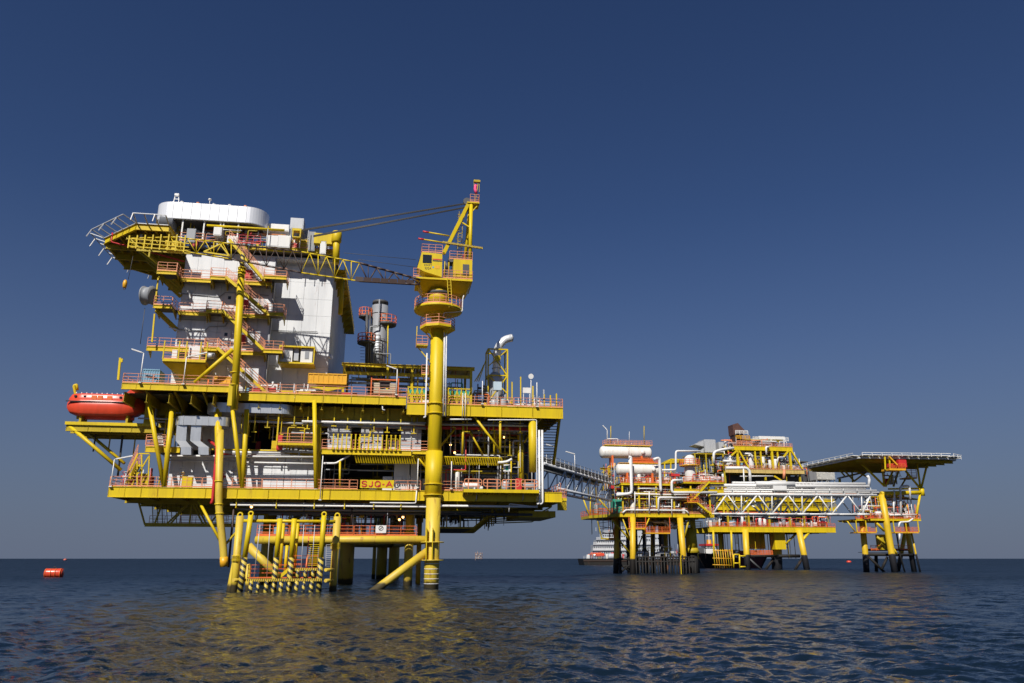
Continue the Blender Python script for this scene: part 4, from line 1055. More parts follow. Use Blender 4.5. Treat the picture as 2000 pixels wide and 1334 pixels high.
p = a(580, 450, .8); m = MB(); m.box(p[0] - .55, p[0] + .55, .6, 1.4, p[2] - .1, p[2] + .2)
for sx in (-.5, .4): m.box(p[0] + sx, p[0] + sx + .12, .6, 1.4, p[2] - .9, p[2] - .1)
m.box(p[0] - .5, p[0] + .5, .6, 1.4, p[2] - 1, p[2] - .9); add(rf, 'winch_frame', m, YEL)
clutter(rf, 51, U(355, 2, z), xr - .5, 1.4, 12, z - .2, z + 3.0, 55, ['cab', 'v', 'h', 'l', 'cab', 'hang', 'valve'], [WHT, WHT, GAL, GRY, YEL, ORG, YELD])
clutter(rf, 52, U(525, 2, z), xr - .3, 2.2, 5, z, z + 1.9, 46, ['cab', 'v', 'l', 'valve', 'cab', 'v'], [WHT, WHT, GAL, ORG, GRY, YEL, WHTR], .75)
clutter(rf, 53, U(430, 2, z), U(540, 2, z), 1.6, 4, z - .3, z + 2.2, 30, ['v', 'l', 'h', 'valve', 'cab'], [RED, ORG, GAL, GRY, WHT, YELD], .6)
for px in (566, 585, 600, 520): p = a(px, 485, 1.0); add(rf, 'antenna_pole', MB().tube(p, (p[0], p[1], p[2] + 2.6), .05, 6), GAL)
# yellow beam and post at the roof's right corner
p, q = a(622, 462, 1.2), a(656, 468, 1.2); add(rf, 'corner_beam', MB().box(p[0] - .5, q[0] + .5, 1, 1.9, q[2] - .7, p[2] + .4), YEL)
p = a(658, 456, .8); q = a(656, 515, .8)
cp = add(rf, 'corner_post', MB().tube(q, p, .42, 16), YEL); add(cp, 'cap', MB().lathe(p, [(.5, -1.25), (.62, -1.15), (.62, .1), (.5, .22), (.1, .26)], 16), YEL)
# side gangway running back down the shaded side
for i in range(9):
    v = vB_ + 1 + i * 3; add(acc, 'side_bracket', MB().prism([(xr + .02, v, 38.6), (xr + 1.3, v, 38.6), (xr + .02, v, 37.3)], (0, .1, 0)), YELD)
sgw = add(acc, 'side_gangway', MB().box(xr + .02, xr + 1.35, vB_, dep, 38.62, 38.7), YELD)
railing(sgw, [(xr + 1.3, vB_, 38.7), (xr + 1.3, dep, 38.7)], step=2.2, mat=YELD)
m = MB().tube((xr + .9, 7, 33.5), (xr + .9, 7, 38.5), .3, 10); add(acc, 'side_pipe', m, YEL)

# ---- rounded silver-clad duct above the roof
zc0, zc1 = a(400, 430, 1.6)[2], a(400, 398, 1.6)[2]
x0, x1 = U(301, 2.5, zc0), U(519, 2.5, zc0)
sd = thing('silver_tank_housing', 'brilliant silver rounded housing on posts above the white block', 'housing', FA, ((x0 + x1) / 2, 4, zc0))
add(sd, 'shell', MB().prism([(x, y, zc0) for x, y in stadium(x0, x1, 1.6, 6.4, 2.2, 10)], (0, 0, zc1 - zc0)), SIL)
for i in range(9): u = x0 + 2.3 + (x1 - x0 - 4.6) * i / 8; add(sd, 'seam_strip', MB().box(u - .04, u + .04, 1.57, 1.598, zc0 + .03, zc1 - .03), GAL)
add(sd, 'bottom_rim', MB().prism([(x, y, zc0 - .02) for x, y in stadium(x0 - .06, x1 + .06, 1.54, 6.46, 2.2, 10)], (0, 0, .12)), GAL)
for i in range(5): c = (x0 + 3 + i * 1.9, 2.4, zc1); add(sd, 'roof_vent', MB().lathe(c, [(.12, 0), (.12, .3), (.24, .32), (.2, .45), (.05, .5)], 8), (WHT, ORG, GAL)[i % 3])
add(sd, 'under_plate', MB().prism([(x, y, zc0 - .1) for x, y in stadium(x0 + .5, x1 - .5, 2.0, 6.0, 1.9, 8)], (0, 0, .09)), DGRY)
for px in (358, 400, 432, 467, 438):
    p = a(px, 430, 1.9); add(sd, 'post', MB().beam((p[0], 1.9, z), (p[0], 1.9, zc0), .16), WHT)
p = a(313, 436, 2.2); q = a(343, 434, 2.2)
add(sd, 'grey_drum', MB().lathe((p[0], 2.4, p[2]), [(.3, 0), (1.05, .02), (1.05, .12), (.98, .13), (.98, 1.6), (.7, 1.62), (.3, 1.65)], 24, (1, 0, 0)), GRY)
railing(sd, [(x0 + 3, 3, zc1), (x0 + 8.5, 3, zc1)], h=.6); 
p = a(344, 396, 2.5); m = MB()
for s in (-.32, .32): m.beam((p[0] + s, p[1], p[2]), (p[0] + s * .6, p[1], p[2] + 1.0), .1)
m.beam((p[0] - .3, p[1], p[2] + .5), (p[0] + .3, p[1], p[2] + .5), .08); m.box(p[0] - .25, p[0] + .25, p[1] - .2, p[1] + .2, p[2] + .9, p[2] + 1.2); add(sd, 'beacon_frame', m, WHT)
p = a(409, 400, 2.5); add(sd, 'antenna', MB().tube(p, (p[0], p[1], p[2] + .6), .05, 6).lathe((p[0], p[1], p[2] + .6), [(.05, 0), (.2, .05), (.2, .2), (.05, .25)], 8), WHT)
for i in range(4): railing(sd, [(U(352 + i * 25, 2, z), 1.8, z), (U(352 + i * 25 + 21, 2, z), 1.8, z)], step=1.2)
red = a(450, 470, .2); railing(sd, [(U(452, 1.5, z), 1.5, z), (U(508, 1.5, z), 1.5, z)], mat=RED, step=.8)
clutter(sd, 61, x0 + 2, x1 - .5, 2.4, 6, z, zc0 - .1, 45, ['v', 'h', 'l', 'cab', 'hang'], [GRY, DGRY, YELD, ORG, GAL, RED])

# ---- helideck cantilevered to the left, seen from below
zh = a(205, 466, 2)[2]
hd = thing('helideck', 'yellow octagonal helideck with grey safety net frames, upper left above the sea', 'helideck', FA, (a(300, 430, 6)[0], 8, zh))
c0_ = a(206, 467, 4.6); zh = c0_[2]
fx0 = c0_[0]; e = 5.2; XR = 8.8
o8 = [(fx0, 4.6), (fx0 + e, -.6), (fx0 + XR, -.6), (fx0 + XR + .1, 4), (fx0 + XR + .1, 12.5), (fx0 + XR, 17.7), (fx0 + e, 17.7), (fx0, 12.5)]
add(hd, 'deck_plate', MB().prism([(x, y, zh) for x, y in o8], (0, 0, .12)), GRATE)
for i in range(8):
    p, q = o8[i], o8[(i + 1) % 8]
    if i in (3, 4, 5): continue
    add(hd, 'edge_beam', MB().ibeam((p[0], p[1], zh - .32), (q[0], q[1], zh - .32), .3, .75), YEL)
for i in range(7):
    x = fx0 + 1.2 + i * 1.2; lo = 4.6 - min(e, x - fx0); hi = 12.5 + min(e, x - fx0)
    if x > fx0 + XR: continue
    add(hd, 'joist', MB().ibeam((x, lo + .2, zh - .3), (x, hi - .2, zh - .3), .2, .55), YELD)
for v in (1.2, 4.6, 8, 11.5, 15):
    lo = fx0 + max(0, 4.6 - v, v - 12.5); add(hd, 'main_beam', MB().ibeam((lo + .2, v, zh - .85), (fx0 + XR, v, zh - .85), .35, .95), YELD)
for v in (1, 4.5, 8, 11.5, 15):
    add(hd, 'raking_brace', MB().tube((fx0 + 4, v, zh - 1.2), (xL + .2, max(v, vA + .2), lev[0] - .6), .22, 8), YELD)
    add(hd, 'brace', MB().beam((fx0 + 6.5, v, zh - 1.2), (fx0 + 6.5, v, zh - 3.4), .18), YELD)
    add(hd, 'lower_beam', MB().ibeam((fx0 + 5, v, zh - 2.5), (xL + 1, v, zh - 2.5), .25, .5), YELD)
add(hd, 'red_drain_pipe', MB().pipe([(fx0 + 1.6, 2.2, zh - .1), (fx0 + 1.6, 2.2, zh - 1.3), (fx0 + 6, 3, zh - 2), (fx0 + 10, 3, zh - 3)], .1, 6), RED)
add(hd, 'drop_lamp', MB().tube((fx0 + 5.5, .5, zh - 1.6), (fx0 + 5.5, .5, zh - .8), .2, 8), WHT)
for (p, q, nx_, ny_) in ((o8[7], o8[0], -1, 0), (o8[0], o8[1], -.7, -.7), (o8[6], o8[7], -.7, .7), (o8[1], o8[2], 0, -1)):
    L_ = math.hypot(q[0] - p[0], q[1] - p[1]); k = max(3, round(L_ / 1.5)); wN = 1.8; zo = zh + .65
    fr_ = add(hd, 'net_frame', MB().beam((p[0] + nx_ * wN, p[1] + ny_ * wN, zo), (q[0] + nx_ * wN, q[1] + ny_ * wN, zo), .1).beam((p[0] + nx_ * .15, p[1] + ny_ * .15, zh + .1), (q[0] + nx_ * .15, q[1] + ny_ * .15, zh + .1), .1), GAL)
    for i in range(k + 1):
        c = (p[0] + (q[0] - p[0]) * i / k, p[1] + (q[1] - p[1]) * i / k)
        add(fr_, 'net_bar', MB().beam((c[0] + nx_ * .1, c[1] + ny_ * .1, zh + .1), (c[0] + nx_ * wN, c[1] + ny_ * wN, zo), .11), GAL)
    for i in range(0, k + 1, 2):
        c = (p[0] + (q[0] - p[0]) * i / k + nx_ * wN, p[1] + (q[1] - p[1]) * i / k + ny_ * wN)
        add(hd, 'lamp_arm', MB().beam((c[0], c[1], zo), (c[0] + nx_ * .5, c[1] + ny_ * .5, zo - 1.1), .09), WHT)
# hook block on a wire, the hose drum and its wire
hk = a(244, 555, 2)
hb = thing('hook_block', 'small yellow hook block hanging on a wire below the helideck', 'hook', FA, hk)
add(hb, 'wire', MB().tube((hk[0] + .3, 2, hk[2] + .6), (hk[0] + .45, 2, hk[2] + 3.6), .03, 4), DGRY)
add(hb, 'block', MB().lathe((hk[0], 2, hk[2]), [(.05, -.5), (.22, -.4), (.26, .1), (.2, .4), (.08, .55)], 10), YGOLD); add(hb, 'hook', MB().torus((hk[0], 2, hk[2] - .55), .13, .05, (0, 1, 0), 10, 5), DGRY)
dm = a(290, 578, 1.5)
dr = thing('hose_reel', 'round dark grey hose reel with yellow hose hung at the left end of a walkway', 'hose reel', FA, dm)
add(dr, 'drum', MB().lathe((dm[0] - .5, 1.5, dm[2]), [(.4, 0), (1.15, .02), (1.15, .12), (1.0, .13), (1.0, 1.0), (1.15, 1.02), (1.15, 1.1), (.4, 1.12)], 24, (1, -.25, 0)), GRY)
add(dr, 'coiled_hose', MB().torus((dm[0] - .58, 1.5, dm[2] + .1), .62, .16, (1, -.25, 0), 18, 8), YEL)
add(dr, 'wire', MB().tube(a(283, 602, 1.5), a(274, 672, 1.5), .04, 5), DGRY)
for (x0, y0, y1) in ((309, 543, 588), (302, 613, 668)): 
    p, q = a(x0, y0, .5), a(x0 - 5, y1, .5); add(dr, 'guide_post', MB().beam(p, q, .16), YEL)
# ================================================================== pedestal crane
ped = thing('crane_pedestal', 'thick yellow crane pedestal with two ringed platforms, front of the nearest platform', 'crane pedestal', FA, (0, 0, 8))
def ax(y): return a({True: 868, False: 845}[y < 600], y, 0)
zt_ = a(868, 590, 0)[2]; ux = -.15
add(ped, 'column', MB().tube((ux, 0, 9.6), (ux, 0, zt_), .82, 28), YEL)
add(ped, 'lower_sleeve', MB().tube((ux, 0, 9.45), (ux, 0, ZM - .05), .98, 28), YEL)
for y, r in ((946, 1.12), (808, 1.0), (789, 1.0), (967, 1.12)):
    z = a(845, y, 0)[2]; add(ped, 'ring_flange', MB().lathe((ux, 0, z), [(.8, -.06), (r, -.06), (r, .06), (.8, .06)], 28), YEL)
def ringdeck(z, r, n, cone, label=None):
    prof = [(.83, -cone)] + [(r - .25, -.32), (r, -.28), (r, 0), (.83, 0)]
    d = add(ped, 'ring_platform', MB().lathe((ux, 0, z), prof, n, smooth=n > 10), YEL)
    m = MB()
    for i in range(n):
        t0, t1 = 2 * math.pi * i / n, 2 * math.pi * (i + 1) / n
        p = (ux + (r - .06) * math.cos(t0), (r - .06) * math.sin(t0), z); q = (ux + (r - .06) * math.cos(t1), (r - .06) * math.sin(t1), z)
        for h in (.4, .8, 1.15): m.beam((p[0], p[1], p[2] + h), (q[0], q[1], q[2] + h), .055)
        m.beam((p[0], p[1], p[2] + .1), (q[0], q[1], q[2] + .1), .03, .2)
        m.beam(p, (p[0], p[1], p[2] + 1.15), .06)
    add(d, 'railing', m, ORG); return d
zp1 = a(853, 605, 0)[2]; zp2 = a(852, 640, 0)[2]
d1 = ringdeck(zp1, 2.95, 24, .55)
d2 = ringdeck(zp2, 2.15, 8, .3)
for i in range(4):
    t = R(45 + 90 * i); add(d2, 'bracket', MB().beam((ux + .8 * math.cos(t), .8 * math.sin(t), zp2 - 1.6), (ux + 1.95 * math.cos(t), 1.95 * math.sin(t), zp2 - .3), .12), YEL)
m = MB().pipe([a(906, 577, -1), a(904, 583, -1), a(903, 608, -1), a(886, 610, -1.2), a(867, 611, -1.2), a(866, 620, -1.2)], .07, 8); add(ped, 'vent_pipe', m, WHT)
# side ladder platform left of the column
zs = a(826, 675, -.5)[2]; x0, x1 = U(813, -.5, zs), U(835, -.5, zs)
sp_ = add(ped, 'side_landing', MB().box(x0, x1, -1, .3, zs - .12, zs), YEL); railing(sp_, [(x1, -1, zs), (x0, -1, zs), (x0, .3, zs)], step=.7)
for x in (x0,): add(sp_, 'hanger', MB().beam((x, -.9, zs), (x, -.9, zp2 - .2), .1), YEL)
add(sp_, 'strut', MB().beam((x0 + .1, -.4, zs - .1), (ux - .6, -.4, zs - 2.2), .12), YEL)
zs = a(826, 732, -.5)[2]; x0, x1 = U(823, -.5, zs), U(836, -.5, zs)
sp_ = add(ped, 'side_landing', MB().box(x0, x1, -1, .3, zs - .12, zs), YEL); railing(sp_, [(x1, -1, zs), (x0, -1, zs)], step=.7); add(sp_, 'strut', MB().beam((x0 + .1, -.4, zs - .1), (ux - .6, -.4, zs - 1.9), .12), YEL)
# -- the crane itself
cr = thing('pedestal_crane', 'yellow pedestal crane with cab, mast and long lattice boom reaching left', 'crane', FA, (ux, 0, zt_))
zb = zt_; zlo_ = a(868, 573, 0)[2]; zd0 = a(868, 545, 0)[2]
add(cr, 'slew_ring', MB().lathe((ux, 0, zb - 1.9), [(.9, 0), (1.25, .1), (1.3, 1.5), (1.2, 1.6)], 28), YEL)
add(cr, 'slew_column', MB().tube((ux, 0, zb - .4), (ux, 0, zlo_ + .2), 1.28, 28), YEL)
add(cr, 'slew_bearing', MB().lathe((ux, 0, zlo_ - .4), [(1.3, 0), (1.45, .05), (1.45, .35), (1.3, .4)], 28), DGRY)
x0, x1 = U(812, -1.5, zd0), U(922, -1.5, zd0)
zdk = a(870, 545, -1.8)[2]
# machinery deck: tapered underbody
def taper(name, xa, xb, xc, xd, v0, v1, zlo, zhi, mat, par=None):
    m = MB(); k = 0
    m.v += [(xa, v0 + .3, zlo), (xb, v0 + .3, zlo), (xb, v1 - .5, zlo), (xa, v1 - .5, zlo), (xc, v0 - 1.3, zhi), (xd, v0 - 1.3, zhi), (xd, v1, zhi), (xc, v1, zhi)]
    for q in ((0, 3, 2, 1), (4, 5, 6, 7), (0, 1, 5, 4), (1, 2, 6, 5), (2, 3, 7, 6), (3, 0, 4, 7)): m.face(q)
    return add(par or cr, name, m, mat)
zu1 = a(870, 568, -1.5)[2]
taper('underbody', U(826, -1.5, zu1), U(912, -1.5, zu1), x0 + .4, x1 - .1, -.5, 2.4, zlo_, zdk - .25, YEL)
add(cr, 'slew_deck', MB().box(x0, x1, -2.1, 2.6, zdk - .22, zdk), YEL)
railing(cr, [(U(807, -1.5, zdk), -2.05, zdk), (U(818, -1.5, zdk), -2.05, zdk)], step=.6); railing(cr, [(U(865, -2, zdk), -2.05, zdk), (x1, -2.05, zdk), (x1, 2.4, zdk)], step=.8)
# cab
cy0, cy1 = -2.0, .1
pts = [a(820, 497, cy0), a(863, 505, cy0), a(864, 540, cy0), a(829, 527, cy0), a(815, 523, cy0), a(816, 507, cy0)]
pts = [a(824, 492, cy0), a(864, 496, cy0), a(863, 541, cy0), a(828, 530, cy0), a(815, 523, cy0)]
cab = add(cr, 'cab', MB().prism(list(reversed(pts)), (0, 2.1, 0)), YEL)
p, q = a(826, 497, cy0 - .03), a(843, 514, cy0 - .03); add(cab, 'window', MB().box(p[0], q[0], cy0 - .035, cy0 - .005, q[2], p[2]), GLS)
m = MB(); P0, P1 = a(822.4, 497, cy0), a(815.6, 520, cy0)
m.prism([(P0[0] - .04, cy0 + .15, P0[2]), (P1[0] - .04, cy0 + .15, P1[2]), (P1[0] - .04, cy0 + 1.9, P1[2]), (P0[0] - .04, cy0 + 1.9, P0[2])], (-.03, 0, 0)); add(cab, 'windscreen', m, GLS)
p, q = a(845, 505, cy0 - .02), a(863, 508, cy0 - .02); add(cab, 'red_stripe', MB().box(p[0], q[0], cy0 - .02, cy0 - .003, p[2] - .14, p[2]), RED); add(cab, 'black_stripe', MB().box(p[0], q[0], cy0 - .02, cy0 - .003, p[2] - .34, p[2] - .2), BLK)
c = a(836, 518, cy0); text_part(cab, 'SWIFT', c[0], cy0 - .01, c[2], .36, BLK, .004, width=.95)
c = a(836, 524, cy0); text_part(cab, 'SJQA', c[0], cy0 - .01, c[2], .4, BLK, .004, width=.8)
p, q = a(850, 518, cy0 - .02), a(859, 525, cy0 - .02); add(cab, 'orange_notice', MB().box(p[0], q[0], cy0 - .02, cy0 - .003, q[2], p[2]), YGOLD)
c = a(846, 522, cy0); add(cab, 'blue_round_mark', MB().lathe((c[0], cy0 - .003, c[2]), [(.12, 0), (.12, .012)], 12, (0, -1, 0)), BLU)
ct = (a(824, 492, cy0), a(864, 496, cy0)); railing(cr, [(ct[0][0], cy0 + .1, ct[0][2]), (ct[1][0], cy0 + .1, ct[0][2])], step=.8); railing(cr, [(ct[0][0], cy0 + .1, ct[0][2]), (ct[0][0], cy0 + 1.9, ct[0][2])], step=.8)
# machinery house and gear
p, q = a(886, 506, -1.7), a(922, 546, -1.7); mh = add(cr, 'machinery_house', MB().box(p[0], q[0], -1.7, 2.2, zdk, p[2]), YEL)
p2, q2 = a(904, 516, -1.75), a(916, 538, -1.75); add(mh, 'louvre', MB().box(p2[0], q2[0], -1.76, -1.702, q2[2], p2[2]), DGRY)
railing(mh, [(U(878, -1.5, p[2]), -1.6, p[2]), (q[0], -1.6, p[2])], step=.9)
add(cr, 'engine', MB().box(U(866, -1, zdk), U(884, -1, zdk), -1.2, 1.2, zdk + .02, zdk + 1.5).tube((U(872, -1, zdk), -1, zdk + 1.5), (U(872, -1, zdk), -1, zdk + 2.4), .25, 8), DGRY)
for px in (881, 890): add(cr, 'winch_drum', MB().tube((U(px, 0, zdk + 3), -.6, p[2] + .45), (U(px, 0, zdk + 3), .9, p[2] + .45), .42, 14), DGRY)
# mast: two raking legs and two upright back legs
top = a(917, 400, 0)
for dv in (-1.05, 1.05):
    f0 = a(866, 496, dv); add(cr, 'mast_leg', MB().beam((f0[0], dv, f0[2]), (top[0] - .15, dv * .55, top[2]), .38, .42), YEL)
    b0 = a(918 if dv < 0 else 908, 512, dv); add(cr, 'back_leg', MB().tube((b0[0], dv, b0[2]), (top[0] + .15, dv * .55, top[2]), .24, 10), YEL)
add(cr, 'mast_tie', MB().beam(a(903, 435, -.8), a(916, 443, -.8), .16), YEL)
add(cr, 'mast_tie', MB().beam(a(876, 474, -.9), a(876, 474, .9), .2), YEL)
mt_ = add(cr, 'masthead_platform', MB().box(top[0] - .4, top[0] + 1.2, -.9, .9, top[2] - .15, top[2]), YEL)
railing(mt_, [(top[0], -.85, top[2]), (top[0] + 1.15, -.85, top[2]), (top[0] + 1.15, .85, top[2])], step=.5)
add(mt_, 'sheave', MB().lathe((top[0] - .35, -.4, top[2] + .3), [(.5, 0), (.42, .1), (.42, .2), (.5, .3)], 14, (0, 1, 0)), DGRY)
add(mt_, 'knee_brace', MB().beam((top[0] + 1.1, -.6, top[2] - .15), (top[0] + .2, -.6, top[2] - 1.3), .12), YEL)
# caged ladder up the mast
lx = a(897, 450, .9); m = MB()
for s in (-.25, .25): m.beam((lx[0] + s, .9, zdk + 2), (lx[0] + s + .2, .9, top[2] - .6), .06)
cl_ = add(cr, 'mast_ladder', m, YELD)
for i in range(24): z = zdk + 2.4 + i * .38; add(cl_, 'rung', MB().beam((lx[0] - .25, .9, z), (lx[0] + .3, .9, z), .04), YELD) if z < top[2] - .8 else None
for i in range(7): z = zdk + 3 + i * 1.1; add(cl_, 'hoop', MB().torus((lx[0] + .05, .55, z), .42, .03, (0, 0, 1), 10, 4), YELD)
# red-tipped outrigger poles and striped bar
for (x0_, y0_, x1_, y1_) in ((826, 452, 878, 461), (817, 466, 866, 474)):
    P_, Q_ = a(x0_, y0_, -1.1), a(x1_, y1_, -1.1); b_ = add(cr, 'boom_stop', MB().tube(lerp(P_, Q_, .22), Q_, .1, 8), YEL); add(b_, 'red_tip', MB().tube(P_, lerp(P_, Q_, .22), .12, 8), RED)
add(cr, 'striped_bar', MB().beam(a(864, 473, -1.2), a(943, 485, -1.2), .22, .24), STRV)
for i, (px, y) in enumerate(((828, 548), (840, 552), (856, 556), (872, 558), (888, 556), (902, 552))): c = a(px, y, -1.3); add(cr, 'under_gusset', MB().prism([(c[0], -1.7, c[2] + .5), (c[0], -.3, c[2] + .5), (c[0], -.3, c[2] - .6)], (.07, 0, 0)), YELD)
for (x0_, y0_, x1_, y1_) in ((873, 540, 877, 600), (880, 543, 883, 598)): add(cr, 'access_ladder', MB().beam(a(x0_, y0_, -2.2), a(x1_, y1_, -2.6), .07), YEL)
for k in range(9): y = 545 + k * 6; add(cr, 'rung', MB().beam(a(874 + k * .4, y, -2.2 - k * .04), a(881 + k * .35, y, -2.2 - k * .04), .04), YEL)
clutter(cr, 91, U(866, 0, zdk), U(886, 0, zdk), -1.6, 1.6, zdk, zdk + 2.4, 10, ['l', 'v', 'cab', 'valve'], [DGRY, YELD, RED, YEL], .6)
clutter(cr, 92, U(884, 0, zdk), U(918, 0, zdk), -1.4, 1.6, a(900, 506, -1.7)[2], a(900, 496, -1.7)[2], 9, ['l', 'v', 'cab', 'valve'], [DGRY, DBR, YELD], .5)
for (x0_, y0_, x1_, y1_) in ((889, 478, 908, 470), (892, 500, 912, 492), (886, 520, 914, 500)): add(cr, 'hydraulic_hose', MB().pipe([a(x0_, y0_, -.4), a((x0_ + x1_) / 2, y0_ + 4, -.6), a(x1_, y1_, -.4)], .05, 6), BLK)
# pendant cables from masthead to boom
for (x0_, y0_, x1_, y1_, v) in ((592, 448, 914, 396, -2.6), (612, 460, 910, 404, -3.6)):
    for k in range(3): add(cr, 'pendant_cable', MB().tube(a(x0_, y0_ + k * 1.3, v), a(x1_, y1_ + k * .8, -.3), .05, 6), DGRY)
for (x0_, y0_, x1_, y1_) in ((672, 494, 812, 507), (700, 507, 812, 522)): add(cr, 'hoist_wire', MB().tube(a(x0_, y0_, -3), a(x1_, y1_, -1), .03, 5), DGRY)
# lattice boom
def BT(t, chord, side):
    """point on the boom: t 0 at the heel, 1 at the tip"""
    xs = [0, .21, .41, .65, .84, 1]; X = [820, 700, 590, 450, 340, 252]
    yt = [546, 513, 492, 476, 463, 466]; yb = [556, 549, 533, 506, 488, 483]
    px = float(np.interp(t, xs, X)); py = float(np.interp(t, xs, yt if chord else yb))
    return a(px, py, (-3.1 if side else -4.9) + (1 - t) * (.5 if not side else -.3) + (1 - min(1, t * 5)) * (1.2 if not side else -.2))
def seg(t): return DBR if (t < .19 or .40 < t < .64) else YEL  # shade on the yellow boom's heel and middle bays, painted in dark brown
nb = 34
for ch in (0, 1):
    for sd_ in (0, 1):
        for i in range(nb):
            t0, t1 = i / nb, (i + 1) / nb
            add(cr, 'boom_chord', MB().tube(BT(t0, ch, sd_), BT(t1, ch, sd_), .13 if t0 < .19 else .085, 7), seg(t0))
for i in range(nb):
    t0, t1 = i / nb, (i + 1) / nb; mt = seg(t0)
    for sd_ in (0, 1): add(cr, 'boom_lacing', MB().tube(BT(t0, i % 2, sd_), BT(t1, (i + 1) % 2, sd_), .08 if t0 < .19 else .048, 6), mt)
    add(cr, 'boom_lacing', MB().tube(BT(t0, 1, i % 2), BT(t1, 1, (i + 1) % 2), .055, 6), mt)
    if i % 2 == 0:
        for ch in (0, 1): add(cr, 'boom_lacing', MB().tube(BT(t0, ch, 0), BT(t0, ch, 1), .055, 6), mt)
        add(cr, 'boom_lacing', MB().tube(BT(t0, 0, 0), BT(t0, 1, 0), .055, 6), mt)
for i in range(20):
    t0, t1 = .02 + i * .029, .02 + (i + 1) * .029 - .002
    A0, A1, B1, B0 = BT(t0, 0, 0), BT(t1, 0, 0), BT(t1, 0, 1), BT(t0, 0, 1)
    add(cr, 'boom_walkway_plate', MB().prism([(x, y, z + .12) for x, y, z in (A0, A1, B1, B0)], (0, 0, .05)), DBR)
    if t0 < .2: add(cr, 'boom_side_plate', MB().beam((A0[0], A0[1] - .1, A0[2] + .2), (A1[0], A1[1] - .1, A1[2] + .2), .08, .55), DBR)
# tip section: railed service frame
for i in range(8):
    t = .80 + i * .028; c = BT(t, 1, 0); b = BT(t, 0, 0)
    add(cr, 'tip_frame_bar', MB().beam((c[0], c[1] - .25, b[2] - .2), (c[0], c[1] - .25, c[2] + .25), .13), YEL)
for h in (.05, .5, .95): p, q = BT(.79, 0, 0), BT(1, 0, 0); add(cr, 'tip_frame_bar', MB().beam((p[0], p[1] - .25, p[2] + h), (q[0], q[1] - .25, q[2] + h), .1), YEL)
p = BT(.83, 0, 0); add(cr, 'tip_winch', MB().box(p[0] - 1.4, p[0] + .3, p[1] + .1, p[1] + 1.2, p[2] + .15, p[2] + 1.2), YEL)
tr0, tr1, tr2 = a(448, 500, -5.2), a(430, 477, -5.2), a(398, 492, -5.2)
for p_, q_ in ((tr0, tr1), (tr1, tr2), (tr2, tr0)): add(cr, 'lit_bay_frame', MB().beam(p_, q_, .16), YEL)  # added yellow triangle marking the partly lit end of a lattice bay
# windsock on the masthead
w0 = a(931, 357, .3)
ws = thing('windsock', 'small pink windsock on its frame above the crane masthead', 'windsock', FA, (w0[0], .3, top[2]))
add(ws, 'pole', MB().tube((top[0] + .7, .3, top[2]), (w0[0] + .2, .3, w0[2]), .04, 6), YEL)
m = MB()
for s in (-.35, .35): m.beam((w0[0] + s, .3, w0[2] + .1), (w0[0] + s, .3, w0[2] - (.5 if s < 0 else 1.3)), .06)
m.box(w0[0] - .4, w0[0] + .45, .1, .5, w0[2] + .05, w0[2] + .35); add(ws, 'frame', m, YELD)
add(ws, 'sock', MB().pipe([(w0[0] - .1, .3, w0[2] - .35), (w0[0] - .22, .25, w0[2] - .9), (w0[0] - .05, .2, w0[2] - 1.55)], .2, 10), PNK)

# ================================================================== things on the upper deck
# exhaust stack with ringed platforms
sv = 16
s0, s1 = a(737, 715, sv), a(737, 598, sv)
st = thing('exhaust_stack', 'grey cylindrical exhaust stack with dark orange ring platforms, between block and crane', 'stack', FA, (s0[0], sv, ZU))
add(st, 'shell', MB().tube((s0[0], sv, ZU), (s0[0], sv, s1[2]), 1.15, 24), paint('stack_grey_steel', (.33, .34, .36), .45, .6, .06, metal=.2, streak=.2))
for y in (614, 640, 668, 695): z = a(737, y, sv)[2]; add(st, 'band', MB().lathe((s0[0], sv, z), [(1.15, -.05), (1.22, -.05), (1.22, .05), (1.15, .05)], 24), GRY)
add(st, 'rain_cap', MB().lathe((s0[0], sv, s1[2]), [(.8, 0), (.95, .3), (1.15, .35), (1.1, .7), (.4, .9)], 16), DGRY)
def balcony(par, px0, px1, y, v, mat=ORGD):
    z = a(px0, y, v)[2]; x0, x1 = U(px0, v, z), U(px1, v, z); cx = (x0 + x1) / 2; r = (x1 - x0) / 2
    d = add(par, 'ring_platform', MB().lathe((cx, v, z), [(.1, -.7), (r * .8, -.3), (r, -.25), (r, 0), (.1, 0)], 12), DGRY); m = MB()
    for i in range(12):
        t0, t1 = 2 * math.pi * i / 12, 2 * math.pi * (i + 1) / 12; p = (cx + r * math.cos(t0), v + r * math.sin(t0)); q = (cx + r * math.cos(t1), v + r * math.sin(t1))
        for h in (.1, .55, 1.1): m.beam((*p, z + h), (*q, z + h), .07)
        m.beam((*p, z), (*p, z + 1.1), .07)
    add(d, 'railing', m, mat)
balcony(st, 735, 774, 632, sv - .2); balcony(st, 701, 726, 617, sv - .5); balcony(st, 698, 734, 668, sv - .6)
for px, r in ((716, .22), (722, .12), (757, .09)): p, q = a(px, 712, sv - 1.2), a(px + 1, 610 if px < 750 else 625, sv - 1.2); add(st, 'side_pipe', MB().tube(p, q, r, 8), DGRY if px < 750 else YEL)
m = MB().pipe([a(722, 606, sv), a(738, 598, sv), a(748, 606, sv)], .3, 8); add(st, 'crossover_pipe', m, DGRY)
clutter(st, 95, s0[0] - 2, s0[0] + 2, sv - 2.2, sv - 1.2, ZU + 4, s1[2] + .5, 7, ['l', 'valve', 'l'], [DGRY, DBR, GRY], .8)
for i in range(9): p = a(708, 655 + i * 6, sv - 1); add(st, 'rung', MB().beam((p[0] - .3, p[1], p[2]), (p[0] + .3, p[1], p[2]), .05), DGRY)
